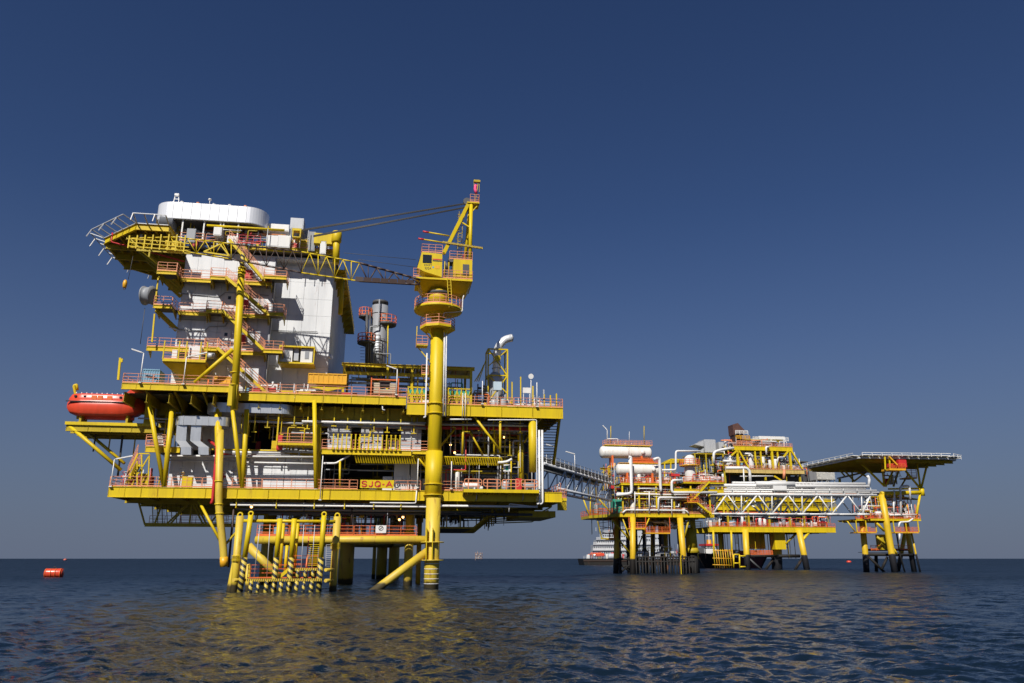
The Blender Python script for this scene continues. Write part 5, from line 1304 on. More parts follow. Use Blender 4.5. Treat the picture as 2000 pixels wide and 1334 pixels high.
# open shed with a sloping sheet roof
shv0, shv1 = 5, 13
zr0 = a(668, 709, shv0)[2]; zr1 = zr0
x0, x1 = U(668, shv0, zr0), U(927, shv0, zr0)
sh2 = thing('open_shed', 'long open-sided yellow shed with sheet roof behind the crane pedestal', 'shed', FA, ((x0 + x1) / 2, 8, ZU))
n = 36
for i in range(n):
    w = (x1 - x0) / n; add(sh2, 'roof_sheet', MB().prism([(x0 + i * w, shv0 - .2, zr0), (x0 + i * w + w - .03, shv0 - .2, zr0), (x0 + i * w + w - .03, shv1, zr0 + .55), (x0 + i * w, shv1, zr0 + .55)], (0, 0, .06)), YELD)
add(sh2, 'front_beam', MB().ibeam((x0, shv0, zr0 - .2), (x1, shv0, zr0 - .2), .25, .4), YEL)
zmid = a(780, 732, shv0)[2]; add(sh2, 'front_beam', MB().ibeam((x0 + .5, shv0, zmid), (x1 - .3, shv0, zmid), .2, .4), YEL)
for px in (672, 757, 805, 920): u = U(px, shv0, zmid); add(sh2, 'post', MB().beam((u, shv0, ZUR), (u, shv0, zr0 - .4), .3), YEL); add(sh2, 'post', MB().beam((u, shv1, ZUR), (u, shv1, zr0 + .5), .3), YELD)
for i in range(9): u = x0 + .5 + (x1 - x0 - 1) * i / 8; add(sh2, 'rafter', MB().beam((u, shv0, zr0 - .1), (u, shv1, zr0 + .45), .14), YELD)
add(sh2, 'back_wall', MB().box(x0 + 9, x1 - 1, shv1 - .3, shv1 - .1, ZUR, zmid - .3), DGRY)
clutter(sh2, 71, x0 + .5, x1 - 1, shv0 + .5, shv1 - 1, ZU, zr0 - .4, 70, ['cab', 'ves', 'h', 'l', 'v', 'hang', 'valve', 'tray'], [YEL, GRY, GRN, DGRY, RED, GAL, BLU, YELD])
# yellow mesh-like guard panels left and right of the pedestal
for (p0, p1) in ((796, 832), (866, 918)):
    v = 1.2; zb_ = ZUR; u0, u1 = U(p0, v, zb_), U(p1, v, zb_); k = 4 if p0 < 840 else 6
    gp = thing('guard_panel', 'yellow cross-braced guard panel %s of the crane pedestal on the upper deck' % ('left' if p0 < 840 else 'right'), 'guard panel', FA, ((u0 + u1) / 2, v, zb_), 'cross-braced guard panels')
    for i in range(k):
        A0 = u0 + (u1 - u0) * i / k; B0 = u0 + (u1 - u0) * (i + 1) / k
        add(gp, 'post', MB().beam((A0, v, zb_), (A0, v, zb_ + 2.3), .12), YEL)
        add(gp, 'brace', MB().beam((A0, v, zb_ + .2), (B0, v, zb_ + 2), .07), YEL); add(gp, 'brace', MB().beam((B0, v, zb_ + .2), (A0, v, zb_ + 2), .07), YEL)
    for h in (.3, 1.2, 2.2): add(gp, 'rail', MB().beam((u0, v, zb_ + h), (u1, v, zb_ + h), .12), YEL)
    add(gp, 'net_infill', MB().box(u0, u1, v + .1, v + .12, zb_ + 1.2, zb_ + 1.95), GRN)
# containers and skips
def container(px0, px1, y0, y1, v, mat, name, label, cat, ribs=6, d=2.3, grp=None):
    p, q = a(px0, y0, v), a(px1, y1, v)
    t = thing(name, label, cat, FA, ((p[0] + q[0]) / 2, v, q[2]), grp)
    add(t, 'shell', MB().box(p[0], q[0], v + .05, v + d, q[2], p[2]), mat)
    for i in range(ribs + 1):
        u = p[0] + (q[0] - p[0]) * i / ribs; add(t, 'rib', MB().box(u - .04, u + .04, v, v + .05, q[2], p[2]), mat)
    add(t, 'top_rail', MB().box(p[0] - .03, q[0] + .03, v - .03, v + .1, p[2] - .1, p[2] + .04), mat); add(t, 'bottom_rail', MB().box(p[0] - .03, q[0] + .03, v - .03, v + .1, q[2], q[2] + .14), mat)
    return t
container(280, 309, 721, 748, .5, BLU, 'blue_container', 'faded blue metal container at the left end of the upper deck', 'container', 7)
container(603, 640, 729, 750, 1.2, YGOLD, 'waste_skip', 'orange-yellow metal skip below the right edge of the white block, left one of two', 'skip', 4, 2, 'skips beside the white block')
container(642, 676, 730, 751, 1.2, YGOLD, 'waste_skip', 'orange-yellow metal skip below the right edge of the white block, right one of two', 'skip', 4, 2, 'skips beside the white block')
container(419, 449, 735, 750, -.2, YGOLD, 'tool_chest', 'orange-yellow chest with black marks left of the tall boom post', 'chest', 4, 1.6)
container(668, 684, 768, 772, .3, RED, 'fire_box', 'low red box on the upper deck right of the skips', 'box', 2, .8)
for i, (px, l) in enumerate(((493, 'small dark red box on the upper deck close right of the boom post'), (524, 'small bright red box on the upper deck in the middle of the stairs foot'))):
    container(px, px + 14, 758, 764, .35, RED, 'red_box', l, 'box', 2, .6)
# wooden crate in an orange frame
p, q = a(729, 741, .6), a(774, 768, .6); wc = thing('wooden_crate', 'pale wooden crate stack inside an orange steel frame near the crane pedestal', 'crate', FA, ((p[0] + q[0]) / 2, .6, q[2]))
for i in range(5): h = (p[2] - q[2]) * .8 / 5; add(wc, 'board', MB().box(p[0] + .1, q[0] - .1, .8, 2.2, q[2] + i * h + .02, q[2] + (i + 1) * h - .03) if i < 2 else MB().box(p[0] + .1, p[0] + .8, .8, 2.2, q[2] + i * h + .02, q[2] + (i + 1) * h - .03).box(q[0] - .8, q[0] - .1, .8, 2.2, q[2] + i * h + .02, q[2] + (i + 1) * h - .03), WOOD)
add(wc, 'dark_load', MB().box(p[0] + .7, q[0] - .7, .9, 2.1, q[2] + .9, p[2] - .1), DBR)
for u in (p[0] - .2, q[0] + .2): add(wc, 'frame_post', MB().beam((u, .6, ZU), (u, .6, p[2] + .2), .13), ORGD)
add(wc, 'frame_bar', MB().beam((p[0] - .2, .6, p[2]), (q[0] + .2, .6, p[2]), .13), ORGD)
# V-shaped yellow cradle beam between rails and skips
add(ud, 'cradle_beam', MB().prism([a(604, 755, .9), a(676, 757, .9), a(640, 764, .9)], (0, .3, 0)), YEL)
# flare elbow exhaust in its yellow tower
ev = 9
ex = thing('exhaust_elbow', 'shiny silver exhaust pipe curving right at its top, inside a yellow braced tower', 'exhaust pipe', FA, a(970, 785, ev))
pe = [a(968, 790, ev), a(970, 700, ev), a(972, 678, ev), a(986, 663, ev), a(1000, 660, ev)]
add(ex, 'elbow_pipe', MB().pipe(pe, .52, 16, 2.0), SIL)
add(ex, 'pointed_mouth', MB().lathe(pe[-1], [(.52, -.3), (.54, -.1), (.52, .0), (.05, .25)], 16, (1, .1, .16)), GAL)
for y, r in ((720, .62), (708, .6)): add(ex, 'flange', MB().lathe(a(969.5, y, ev), [(.5, -.05), (r, -.05), (r, .05), (.5, .05)], 16), GAL)
add(ex, 'silencer', MB().lathe(a(967, 775, ev), [(.5, -1), (1.05, -.6), (1.05, 2.6), (.5, 3.3)], 18), GAL)
tx0, tx1, tv0, tv1 = a(953, 760, 8)[0], a(991, 760, 8)[0], 8, 10.4
zt0 = a(970, 682, 8)[2]
for x in (tx0, tx1):
    for v in (tv0, tv1): add(ex, 'tower_post', MB().beam((x, v, ZUR), (x, v, zt0), .18), YEL)
for z in [zt0, zt0 - 3.6, zt0 - 7.2]:
    for v in (tv0, tv1): add(ex, 'tower_bar', MB().beam((tx0, v, z), (tx1, v, z), .16), YEL)
    for x in (tx0, tx1): add(ex, 'tower_bar', MB().beam((x, tv0, z), (x, tv1, z), .16), YEL)
for i in range(2):
    z1_, z0_ = zt0 - 3.6 * i, zt0 - 3.6 * (i + 1); add(ex, 'tower_brace', MB().beam((tx0, tv0, z1_ if i == 0 else z0_), (tx1, tv0, z0_ if i == 0 else z1_), .14), YEL)
    add(ex, 'tower_brace', MB().beam((tx0 if i else tx1, tv0, z1_), (tx1 if i else tx0, tv0, z0_ + 1.2), .12), YEL)
add(ex, 'yellow_disc', MB().lathe(a(972, 700, 7.9), [(.42, 0), (.42, .1)], 16, (0, -1, 0)), YEL)
for k in range(3): p, q = a(950 - k * 5, 700 + k * 12, 8.5), a(935 - k * 4, 745, 8.5); add(ex, 'side_frame', MB().beam(p, q, .12), YEL)
clutter(ex, 73, U(925, 8, ZUR), U(952, 8, ZUR), 6, 12, ZUR, ZUR + 4.5, 26, ['ves', 'h', 'l', 'v', 'cab'], [YEL, GAL, DGRY, GRY, ORGD])
clutter(ex, 74, U(955, 5, ZUR), U(1000, 5, ZUR), 2, 7, ZUR, ZUR + 2.4, 18, ['cab', 'ves', 'v', 'l', 'valve'], [WHT, GAL, ORGD, YEL])
p, q = a(964, 745, 1.6), a(980, 762, 1.6); cb = thing('control_cabinet', 'pale blue-grey cabinet in front of the exhaust tower', 'cabinet', FA, (p[0], 1.6, q[2]))
add(cb, 'box', MB().box(p[0], q[0], 1.6, 2.2, q[2], p[2]), paint('pale_blue_grey', (.45, .55, .62), .5, .2)); add(cb, 'stand', MB().beam(((p[0] + q[0]) / 2, 1.9, ZUR), ((p[0] + q[0]) / 2, 1.9, q[2]), .2), GAL)
# small posts, antennas and signs on the right end
for i, (px, y0, y1, l, mt) in enumerate(((1000, 790, 746, 'tallest yellow post left of the white notice frame', YEL), (1017, 793, 736, 'yellow post immediately left of the white notice board', YEL), (1041, 793, 754, 'yellow post right of the white notice board', YEL), (1063, 795, 770, 'first of the short yellow posts near the deck corner', YEL), (1075, 795, 772, 'second short yellow post near the deck corner', YEL), (1087, 795, 769, 'third short yellow post, nearest the deck corner', YEL), (1062, 780, 761, 'vented post beside the short yellow posts', GAL))):
    p, q = a(px, y0, .3), a(px, y1, .3); solo('deck_post', l, 'post', FA, p, MB().beam(p, (p[0], p[1], q[2]), .14).box(p[0] - .14, p[0] + .14, p[1] - .14, p[1] + .14, p[2] - .02, p[2] + .05), mt, 'short posts on the upper deck right end')
p = a(1021, 757, .6); q = a(1036, 768, .6); nb_ = thing('notice_board', 'white rectangular notice board on posts at the right end of the upper deck', 'sign', FA, (p[0], .6, ZUR))
add(nb_, 'board', MB().box(p[0], q[0], .55, .6, q[2], p[2]), WHT)
for u in (p[0] + .1, q[0] - .1): add(nb_, 'post', MB().beam((u, .65, ZUR), (u, .65, p[2]), .08), WHT)
p = a(1037, 737, .6); fl_ = thing('floodlight', 'round white floodlight on a thin pole at the right end of the upper deck', 'floodlight', FA, (p[0], .6, ZUR))
add(fl_, 'pole', MB().tube((p[0], .6, ZUR), (p[0], .6, p[2]), .05, 6), WHT); add(fl_, 'lamp', MB().lathe((p[0], .5, p[2] + .1), [(.1, .3), (.3, .1), (.33, -.1)], 12, (.3, 1, .2)), WHT)
# lamp posts
def lp_(px, y0, y1, arm, v, label, tilt=.25):
    p, q = a(px, y0, v), a(px, y1, v); return lamp_post(FA, p, q[2] - p[2], arm, label, tilt=tilt)
lp_(273, 747, 690, -1.3, -1.7, 'white lamp post in front of the faded blue container')
lp_(358, 750, 698, 2.2, -1.7, 'white lamp post standing left of the diagonal brace of the boom post')
lp_(774, 771, 722, -1.3, -.15, 'white lamp post in front of the wooden crate')
lp_(942, 789, 744, 0, -.15, 'white pole without a lamp arm, left of the exhaust tower')
lp_(1049, 794, 747, 0, -.15, 'white pole without a lamp arm near the deck corner, right of the notice board')
lp_(216, 950, 898, 1.9, -.1, 'white lamp post with a bright arm at the left end of the lower deck', .2)
lp_(625, 976, 890, 0, -.3, 'long white pole in front of the lower deck girder left of the nameboard')
lp_(815, 952, 896, 0, -.2, 'white pole right of the nameboard, left of the crane pedestal')
lp_(881, 954, 901, 0, -.2, 'white pole on the lower deck just right of the crane pedestal')
lp_(475, 764, 710, 0, -.2, 'thin grey pole on the upper deck just right of the tall boom post')
for px, y0, y1, l in ((231, 742, 699, 'yellow post with dark head at the far left corner of the upper deck'),):
    p, q = a(px, y0, -.5), a(px + 4, y1, -.5); solo('corner_post', l, 'post', FA, p, MB().beam(p, q, .22).box(q[0], q[0] + .3, q[1] - .1, q[1] + .1, q[2] - .5, q[2] - .1), YEL)
clutter(ud, 81, U(400, 1, ZU), U(600, 1, ZU), .8, 2.4, ZU, ZU + 1.6, 16, ['cab', 'valve', 'l', 'v'], [RED, WHT, GAL, ORGD, YEL])
clutter(ud, 82, U(960, 1, ZUR), U(1095, 1, ZUR), .8, 6, ZUR, ZUR + 1.5, 16, ['cab', 'valve', 'l', 'ves'], [WHT, GAL, GAL, ORGD])
# lit lamps under the decks
for i, (px, y, v, l) in enumerate(((491, 990, -2, 'glowing lamp above the left uprights of the boat landing'), (880, 869, 5, 'glowing lamp in the dark module right of the pedestal, upper one of two'), (888, 884, 5, 'glowing lamp in the dark module right of the pedestal, lower one of two'), (985, 854, 3, 'glowing lamp under the upper deck near the right-hand posts'), (861, 908, 4, 'glowing lamp low beside the crane pedestal on the lower deck'),
                              (780, 1015, 2, 'small white-hot lamp under the lower deck, left one of a pair'), (787, 1010, 3, 'small orange lamp under the lower deck, right one of a pair'))):
    c = a(px, y, v); t = thing('deck_lamp', l, 'lamp', FA, c, 'lit lamps under the decks')
    add(t, 'bulb', MB().lathe(c, [(.02, -.14), (.12, -.08), (.15, .02), (.1, .1)], 10), LIT); add(t, 'housing', MB().lathe((c[0], c[1], c[2] + .1), [(.16, 0), (.12, .15), (.04, .2)], 10), GRY)
# ================================================================== bridge from the near platform to the next
def wp(px, Z):
    r = ray(px, 1091); return (r[0] / r[1] * Z, Z)
_n, _f = wp(1072, 124), wp(1203, 158)
FR = Frame(1072, 124, math.degrees(math.atan2(_f[1] - _n[1], _f[0] - _n[0])))
Lb = math.hypot(_f[0] - _n[0], _f[1] - _n[1]); zT, zB = 17.5, 14.1
PGR = paint('pale_grey_bridge_paint', (.62, .63, .65), .42, .4)
gb = thing('access_bridge', 'grey tubular truss bridge with handrail and pipes, between the near and the white-tank platform', 'bridge', FR, (0, 0, zB))
W_ = 3.2
for v in (0, W_):
    add(gb, 'top_chord', MB().tube((-2, v, zT), (Lb, v, zT), .27, 12), PGR); add(gb, 'bottom_chord', MB().tube((4, v, zB), (Lb - 2, v, zB), .24, 12), PGR)
    n = 7; s0_, s1_ = 4, Lb - 2
    for i in range(n):
        b0 = s0_ + (s1_ - s0_) * i / n; b1 = s0_ + (s1_ - s0_) * (i + 1) / n
        add(gb, 'brace', MB().tube((b0, v, zB), (b1, v, zT), .12, 8), PGR); add(gb, 'brace', MB().tube((b1, v, zB), (b1, v, zT), .09, 8), PGR)
add(gb, 'deck_grating', MB().box(-2, Lb, 0, W_, zT + .28, zT + .34), GRATE)
for i in range(4): add(gb, 'pipe', MB().tube((-3, W_ - .5 - i * .75, zT + .75 + .1 * i), (Lb + 1, W_ - .5 - i * .75, zT + .75 + .1 * i), .22, 10), GRY if i != 2 else GAL)
k = 18
for i in range(k + 1):
    u = -1 + (Lb + 1) * i / k; add(gb, 'rail_post', MB().beam((u, -.2, zT), (u, -.2, zT + 1.5), .09).beam((u, -.15, zT + .2), (u, -.4, zT), .1), WHT)
for h in (.55, 1.0, 1.45): add(gb, 'handrail', MB().beam((-1, -.2, zT + h), (Lb, -.2, zT + h), .06), GRY); add(gb, 'handrail', MB().beam((-1, W_ + .15, zT + h), (Lb, W_ + .15, zT + h), .07), GRY)
for u, l in ((3, 'lamp post on the grey bridge, nearest the near platform'), (12.5, 'lamp post on the grey bridge, second along')):
    t = thing('lamp_post', l, 'lamp post', FR, (u, -.3, zT), 'lamp posts on the grey bridge')
    add(t, 'pole', MB().tube((u, -.3, zT), (u, -.3, zT + 3.2), .07, 6), WHT); add(t, 'lamp_head', MB().beam((u, -.3, zT + 3.2), (u - 1.2, .9, zT + 3.55), .25, .14), WHT)

# ================================================================== helpers for the farther platforms
def deck(par, fr, px0, px1, v, z, th, depth, mat=YEL, plate=GRATE, rails=ORG, step=4, under=YELD):
    u0, u1 = fr.cu(px0, v, z), fr.cu(px1, v, z)
    d = add(par, 'deck', MB().box(u0, u1, v + .3, v + depth, z - .12, z - .02), plate)
    girder(d, fr, u0, u1, v, z - th, z, mat, step)
    for i in range(5): vv = v + 1 + (depth - 1.5) * i / 4; add(d, 'long_beam', MB().ibeam((u0, vv, z - th * .6), (u1, vv, z - th * .6), .3, th * .85), under)
    if rails:
        x = u0
        while x < u1 - .5: railing(d, [(x + .05, v + .1, z), (min(x + 6, u1) - .05, v + .1, z)], mat=rails, t=.08, step=2); x += 6
    return d, u0, u1
TINY = [WHT, ORGD, YEL, GAL, DGRY, RED, GRY, YELD]
HOT = [WHT, WHT, WHTR, YEL, YEL, YGOLD, ORGD, RED, GAL, GRY, DGRY]
def hpipe(par, fr, pts, v, r, mat=WHT): return add(par, 'pipe', MB().pipe([fr.P(x, y, v) for x, y in pts], r, 8), mat)

# ================================================================== platform with the white tanks
FB = Frame(1236, 163, 9); b_ = FB.P
B = thing('offshore_platform', 'smaller yellow and orange platform with two white horizontal tanks, right of the grey bridge', 'oil platform', FB, (5, 8, 0))
zd1 = b_(1300, 1003, 0)[2]; zd2 = b_(1300, 944, 0)[2]
TARB = paint('yellow_leg_black_foot', (.70, .44, .015), .45, .4, .25, wl=3.0, wlcol=(.025, .022, .02))
for (pt, yt, pb, v, r) in ((1236, 1015, 1236, 0, .58), (1206, 1015, 1203, 7, .6), (1328, 1012, 1338, 0, .62), (1352, 1012, 1362, 9, .6), (1275, 1012, 1275, 9, .5), (1296, 1012, 1298, 14, .9)):
    p = b_(pt, yt, v); q = (FB.cu(pb, v, 0), v, 0); k = 3 / p[2]
    add(B, 'leg', MB().tube((q[0] - (p[0] - q[0]) * k, v, -3), (p[0], v, zd1 - .8), r, 16), TARB)
d, u0, u1 = deck(B, FB, 1206, 1395, 0, zd1, .75, 17)
z_ = zd1 - .05; ul = FB.cu(1150, 9, z_); add(B, 'side_deck', MB().prism([(ul, 9, z_ - .6), (u0, .3, z_ - .6), (u0, 16, z_ - .6), (ul, 16, z_ - .6)], (0, 0, .6)), YELD)
railing(B, [(ul, 9, z_), (u0, .3, z_)], t=.09, mat=ORGD); railing(B, [(ul, 16, z_), (ul, 9, z_)], t=.09, mat=ORGD)
for (x0, y0, x1, y1, v, r) in ((1137, 968, 1153, 1012, 9, .16), (1153, 968, 1153, 1012, 9, .16), (1170, 975, 1195, 1004, 6, .2), (1195, 1015, 1240, 1065, 2, .2), (1268, 1012, 1258, 1036, -.2, .14), (1270, 1008, 1240, 1085, 3, .14), (1345, 1015, 1337, 1050, 1, .2), (1205, 1050, 1230, 1080, 4, .2), (1215, 1010, 1232, 1055, .5, .12)):
    add(B, 'brace', MB().tube(b_(x0, y0, v), b_(x1, y1, v), r, 8), YEL if v < 1 or v == 9 else YELD)
# hung balconies below
for (x0, x1, y, v) in ((1229, 1262, 1031, -.3), (1262, 1309, 1040, -.5), (1150 + 40, 1200, 1052, 6)):
    z = b_(x0, y, v)[2]; p0, p1 = FB.cu(x0, v, z), FB.cu(x1, v, z)
    hb2 = add(B, 'hung_balcony', MB().box(p0, p1, v, v + 3, z - .25, z), YGOLD); railing(hb2, [(p0, v, z), (p1, v, z)], mat=ORGD, t=.08)
    for u in (p0, p1): add(hb2, 'hanger', MB().beam((u, v, z), (u, v, zd1 - .7), .12), ORGD)
ls = add(B, 'lattice_stair', MB().beam(b_(1167, 1018, 7), b_(1175, 1052, 7), .2).beam(b_(1195, 1018, 7), b_(1200, 1052, 7), .2).beam(b_(1173, 1052, 7), b_(1200, 1052, 7), .25), YELD)
for i in range(6): y = 1022 + i * 5.5; add(ls, 'brace', MB().beam(b_(1168 + i * 1.2, y, 7), b_(1197, y + (5 if i % 2 else -4), 7), .1), DBR)
# dark fender frame at the waterline
fd = thing('fender_frame', 'black fender frame of close-set posts at the waterline of the white-tank platform', 'fender', FB, b_(1300, 1120, -2))
z_ = b_(1300, 1088, -2)[2]; f0, f1 = FB.cu(1242, -2, z_), FB.cu(1357, -2, z_)
for i in range(20): u = f0 + (f1 - f0) * i / 19; add(fd, 'post', MB().tube((u, -2, -2.5), (u, -2, z_ + (.4 if i % 3 == 0 else 0)), .16, 7), TAR)
for z in (z_, z_ - .9): add(fd, 'bar', MB().tube((f0, -2, z), (f1, -2, z), .15, 8), TAR)
for i in range(11): u = FB.cu(1212, 6, 3) + i * 1.35; v = 6 + (i * 5 % 7); add(B, 'pile', MB().tube((u, v, -3), (u, v, zd1 - .8), .2 + .1 * (i % 3), 9), DGRY if i % 2 else DBR)
for (x0, y0, x1, y1) in ((1206, 1092, 1236, 1093), (1206, 1098, 1232, 1118), (1236, 1098, 1212, 1118), (1208, 1106, 1240, 1106)): add(B, 'foot_brace', MB().tube(FB.P(x0, y0, 3), FB.P(x1, y1, 3), .2, 8), TAR)
add(B, 'low_walkway', MB().box(FB.cu(1240, 2, 3.4), FB.cu(1350, 2, 3.4), 2, 9, 3.2, 3.4), TAR)
clutter(B, 99, FB.cu(1240, 2, 3.4), FB.cu(1350, 2, 3.4), 2.5, 9, 3.4, 6, 26, ['cab', 'valve', 'v', 'l', 'ves'], [DGRY, YELD, DBR, YEL, GRY], .9)
for i in range(9): u = f0 + (f1 - f0) * (i + .5) / 9; add(fd, 'rear_post', MB().tube((u, 5, -2.5), (u, 5, z_), .2, 7), TAR)
add(fd, 'yellow_ladder', MB().beam((FB.cu(1330, -2.3, 1), -2.3, -.5), (FB.cu(1330, -2.3, 2), -2.3, z_ + .3), .12), YEL)
# decks above
d2, m0, m1 = deck(B, FB, 1212, 1322, 0, zd2, .45, 16, rails=ORGD)
zd3 = b_(1360, 941, -.3)[2]; d3, n0, n1 = deck(B, FB, 1335, 1414, -.3, zd3, .35, 12, rails=ORGD)
zd4 = b_(1360, 955, 0)[2]; deck(B, FB, 1310, 1414, -.1, zd4, .75, 12, rails=None)
for px in (1216, 1248, 1282, 1316, 1350, 1386, 1412):
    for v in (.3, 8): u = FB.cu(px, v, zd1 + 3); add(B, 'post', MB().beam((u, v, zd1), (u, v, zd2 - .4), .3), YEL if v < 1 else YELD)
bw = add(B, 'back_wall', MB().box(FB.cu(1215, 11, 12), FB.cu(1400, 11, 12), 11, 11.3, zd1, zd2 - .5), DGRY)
clutter(B, 101, u0, u1, .6, 9, zd1, zd2 - .4, 130, None, HOT, 1.25)
clutter(B, 102, m0, m1, .6, 6, zd2, zd2 + 2.2, 44, ['ves', 'v', 'valve', 'l', 'cab', 'v'], HOT, 1.1)
clutter(B, 103, n0, n1, .2, 6, zd3, zd3 + 2.4, 40, ['ves', 'v', 'valve', 'l', 'cab'], HOT, 1.1)
clutter(B, 104, FB.cu(1180, 6, 18), m0, 3, 9, zd2 - 1, zd2 + 4.5, 44, ['v', 'h', 'l', 'valve', 'cab', 'tray'], HOT, 1)
clutter(B, 105, u0 + 1, u1 - 2, 1.5, 12, zd1 - 3.2, zd1 - .8, 50, ['h', 'v', 'h', 'l', 'hang'], [GRY, DGRY, YELD, GAL, DBR], 1)
clutter(B, 106, FB.cu(1160, 10, 8), u0, 9.5, 14, zd1, zd1 + 3, 18, ['cab', 'v', 'l', 'ves'], [DGRY, ORGD, GRN, GRY], 1)
clutter(B, 107, u0, u1, .2, 3, zd1, zd1 + 3.2, 90, ['valve', 'l', 'v', 'v', 'cab', 'h', 'valve'], HOT, .8)
clutter(B, 108, u0, u1, 1, 8, zd1 + 2.8, zd2 - .4, 60, ['h', 'h', 'tray', 'hang', 'l'], [WHT, GRY, DGRY, YELD, GAL], .8)
clutter(B, 109, FB.cu(1150, 10, 8), FB.cu(1240, 3, 8), 4, 12, zd1 - 4, zd2, 40, ['v', 'v', 'hang', 'h'], [DGRY, DBR, YELD, DGRY, GRY], .8)
clutter(B, 110, m0, n1, .4, 5, zd2 - .2, zd2 + 1.6, 60, ['valve', 'v', 'l', 'cab'], [RED, ORGD, WHT, YEL, GAL, DGRY], .7)
# stairs
st1 = thing('outside_stair', 'yellow stair with orange landing at the right end of the white-tank platform', 'stair', FB, b_(1360, 985, -1))
stair(st1, b_(1386, 940, -1), b_(1352, 978, -1), 1.0); stair(st1, b_(1360, 980, -1.4), b_(1390, 1004, -1.4), 1.0)
z = b_(1352, 981, -1)[2]; add(st1, 'landing', MB().box(FB.cu(1341, -1, z), FB.cu(1362, -1, z), -1.5, .6, z - .15, z), YGOLD); railing(st1, [(FB.cu(1341, -1, z), -1.5, z), (FB.cu(1362, -1, z), -1.5, z)], mat=ORGD, t=.09)
clutter(B, 100, m0, n1, 1, 8, zd2 + .4, zd2 + 3.4, 60, ['v', 'l', 'h', 'hang', 'valve'], TINY, .55)
clutter(B, 98, u0, u1, .1, 1.5, zd1, zd2 - .5, 70, ['l', 'v', 'valve', 'h'], TINY, .55)
# tanks
def tank(fr, px0, px1, y, r, v, label, zbase):
    p, q = fr.P(px0, y, v), fr.P(px1, y, v); q = (q[0], v, p[2])
    t = thing('storage_tank', label, 'tank', fr, ((p[0] + q[0]) / 2, v, zbase), 'white horizontal tanks')
    add(t, 'shell', MB().capsule((p[0] + r * .5, v, p[2]), (q[0] - r * .5, v, p[2]), r, 24, .5), WHTR)
    for k in (.22, .78): add(t, 'saddle', MB().box(p[0] + (q[0] - p[0]) * k - .2, p[0] + (q[0] - p[0]) * k + .2, v - r * .8, v + r * .8, zbase, p[2] - r * .55), ORGD)
    for k in (.3, .5, .62): add(t, 'nozzle', MB().tube((p[0] + (q[0] - p[0]) * k, v, p[2] + r - .05), (p[0] + (q[0] - p[0]) * k, v, p[2] + r + .8), .13, 8), WHT)
    c = (p[0] + (q[0] - p[0]) * .8, v - r * .92, p[2]); add(t, 'manway', MB().lathe(c, [(.38, 0), (.38, .18), (.46, .18), (.46, .28), (.02, .3)], 14, (0, -1, 0)), WHTR)
    return t, p, q
t1, p, q = tank(FB, 1171, 1272, 883, 1.3, 5, 'upper white horizontal tank with rust streaks, topped by orange railings', zd2 + 3.6)
zt = p[2] + 1.3; tp = add(t1, 'top_walkway', MB().box(p[0] + 1, q[0] - .2, 4.2, 5.8, zt + .12, zt + .24), YEL)
for vv in (4.2, 5.8): railing(tp, [(p[0] + 1, vv, zt + .2), (q[0], vv, zt + .2)], mat=ORG, t=.065, step=1.2, n=3)
t2, p2, q2 = tank(FB, 1203, 1290, 917, 1.22, 2, 'lower white horizontal tank, partly behind a thick white vertical pipe', zd2)
tp = add(t2, 'top_walkway', MB().box(p2[0] + .6, q2[0] - .6, 1.3, 2.7, p2[2] + 1.3, p2[2] + 1.42), YGOLD)
for vv in (1.3, 2.7): railing(tp, [(p2[0] + 3.4, vv, p2[2] + 1.4), (q2[0] - .4, vv, p2[2] + 1.4)], mat=ORGD, t=.07, step=1.2, n=3)
add(tp, 'orange_skid', MB().box(p2[0] + 3.8, q2[0] - 1.6, 1.5, 2.6, p2[2] + 1.45, p2[2] + 2.3), ORGD)
for px in (1190, 1262): u = FB.cu(px, 5, zd2 + 3); add(B, 'tank_support', MB().beam((u, 5, zd2), (u, 5, zd2 + 3.6), .4), YELD)
add(B, 'tank_beam', MB().ibeam((p[0], 5, zd2 + 3.4), (q[0] + .5, 5, zd2 + 3.4), .5, .4), YELD)
vv_ = 1.5; p, q = b_(1349, 940, vv_), b_(1349, 893, vv_); r = 1.15
vsl = thing('vertical_vessel', 'white domed vertical vessel with an orange ring platform on the white-tank platform', 'vessel', FB, (p[0], vv_, zd3))
add(vsl, 'shell', MB().capsule((p[0], vv_, zd3 + .5), (p[0], vv_, q[2] - .2), r, 22, .7), WHT); add(vsl, 'skirt', MB().tube((p[0], vv_, zd3), (p[0], vv_, zd3 + .8), r * .9, 16), WHTR)
zr_ = b_(1349, 909, vv_)[2]; rp_ = add(vsl, 'ring_platform', MB().lathe((p[0], vv_, zr_), [(r, -.25), (r + 1.0, -.2), (r + 1.0, 0), (r, 0)], 16), YGOLD); m = MB()
for i in range(16):
    a0, a1 = 2 * math.pi * i / 16, 2 * math.pi * (i + 1) / 16
    for h in (.4, .8, 1.2): m.beam((p[0] + (r + 1) * math.cos(a0), vv_ + (r + 1) * math.sin(a0), zr_ + h), (p[0] + (r + 1) * math.cos(a1), vv_ + (r + 1) * math.sin(a1), zr_ + h), .08)
    m.beam((p[0] + (r + 1) * math.cos(a0), vv_ + (r + 1) * math.sin(a0), zr_), (p[0] + (r + 1) * math.cos(a0), vv_ + (r + 1) * math.sin(a0), zr_ + 1.2), .08)
add(rp_, 'railing', m, ORGD)
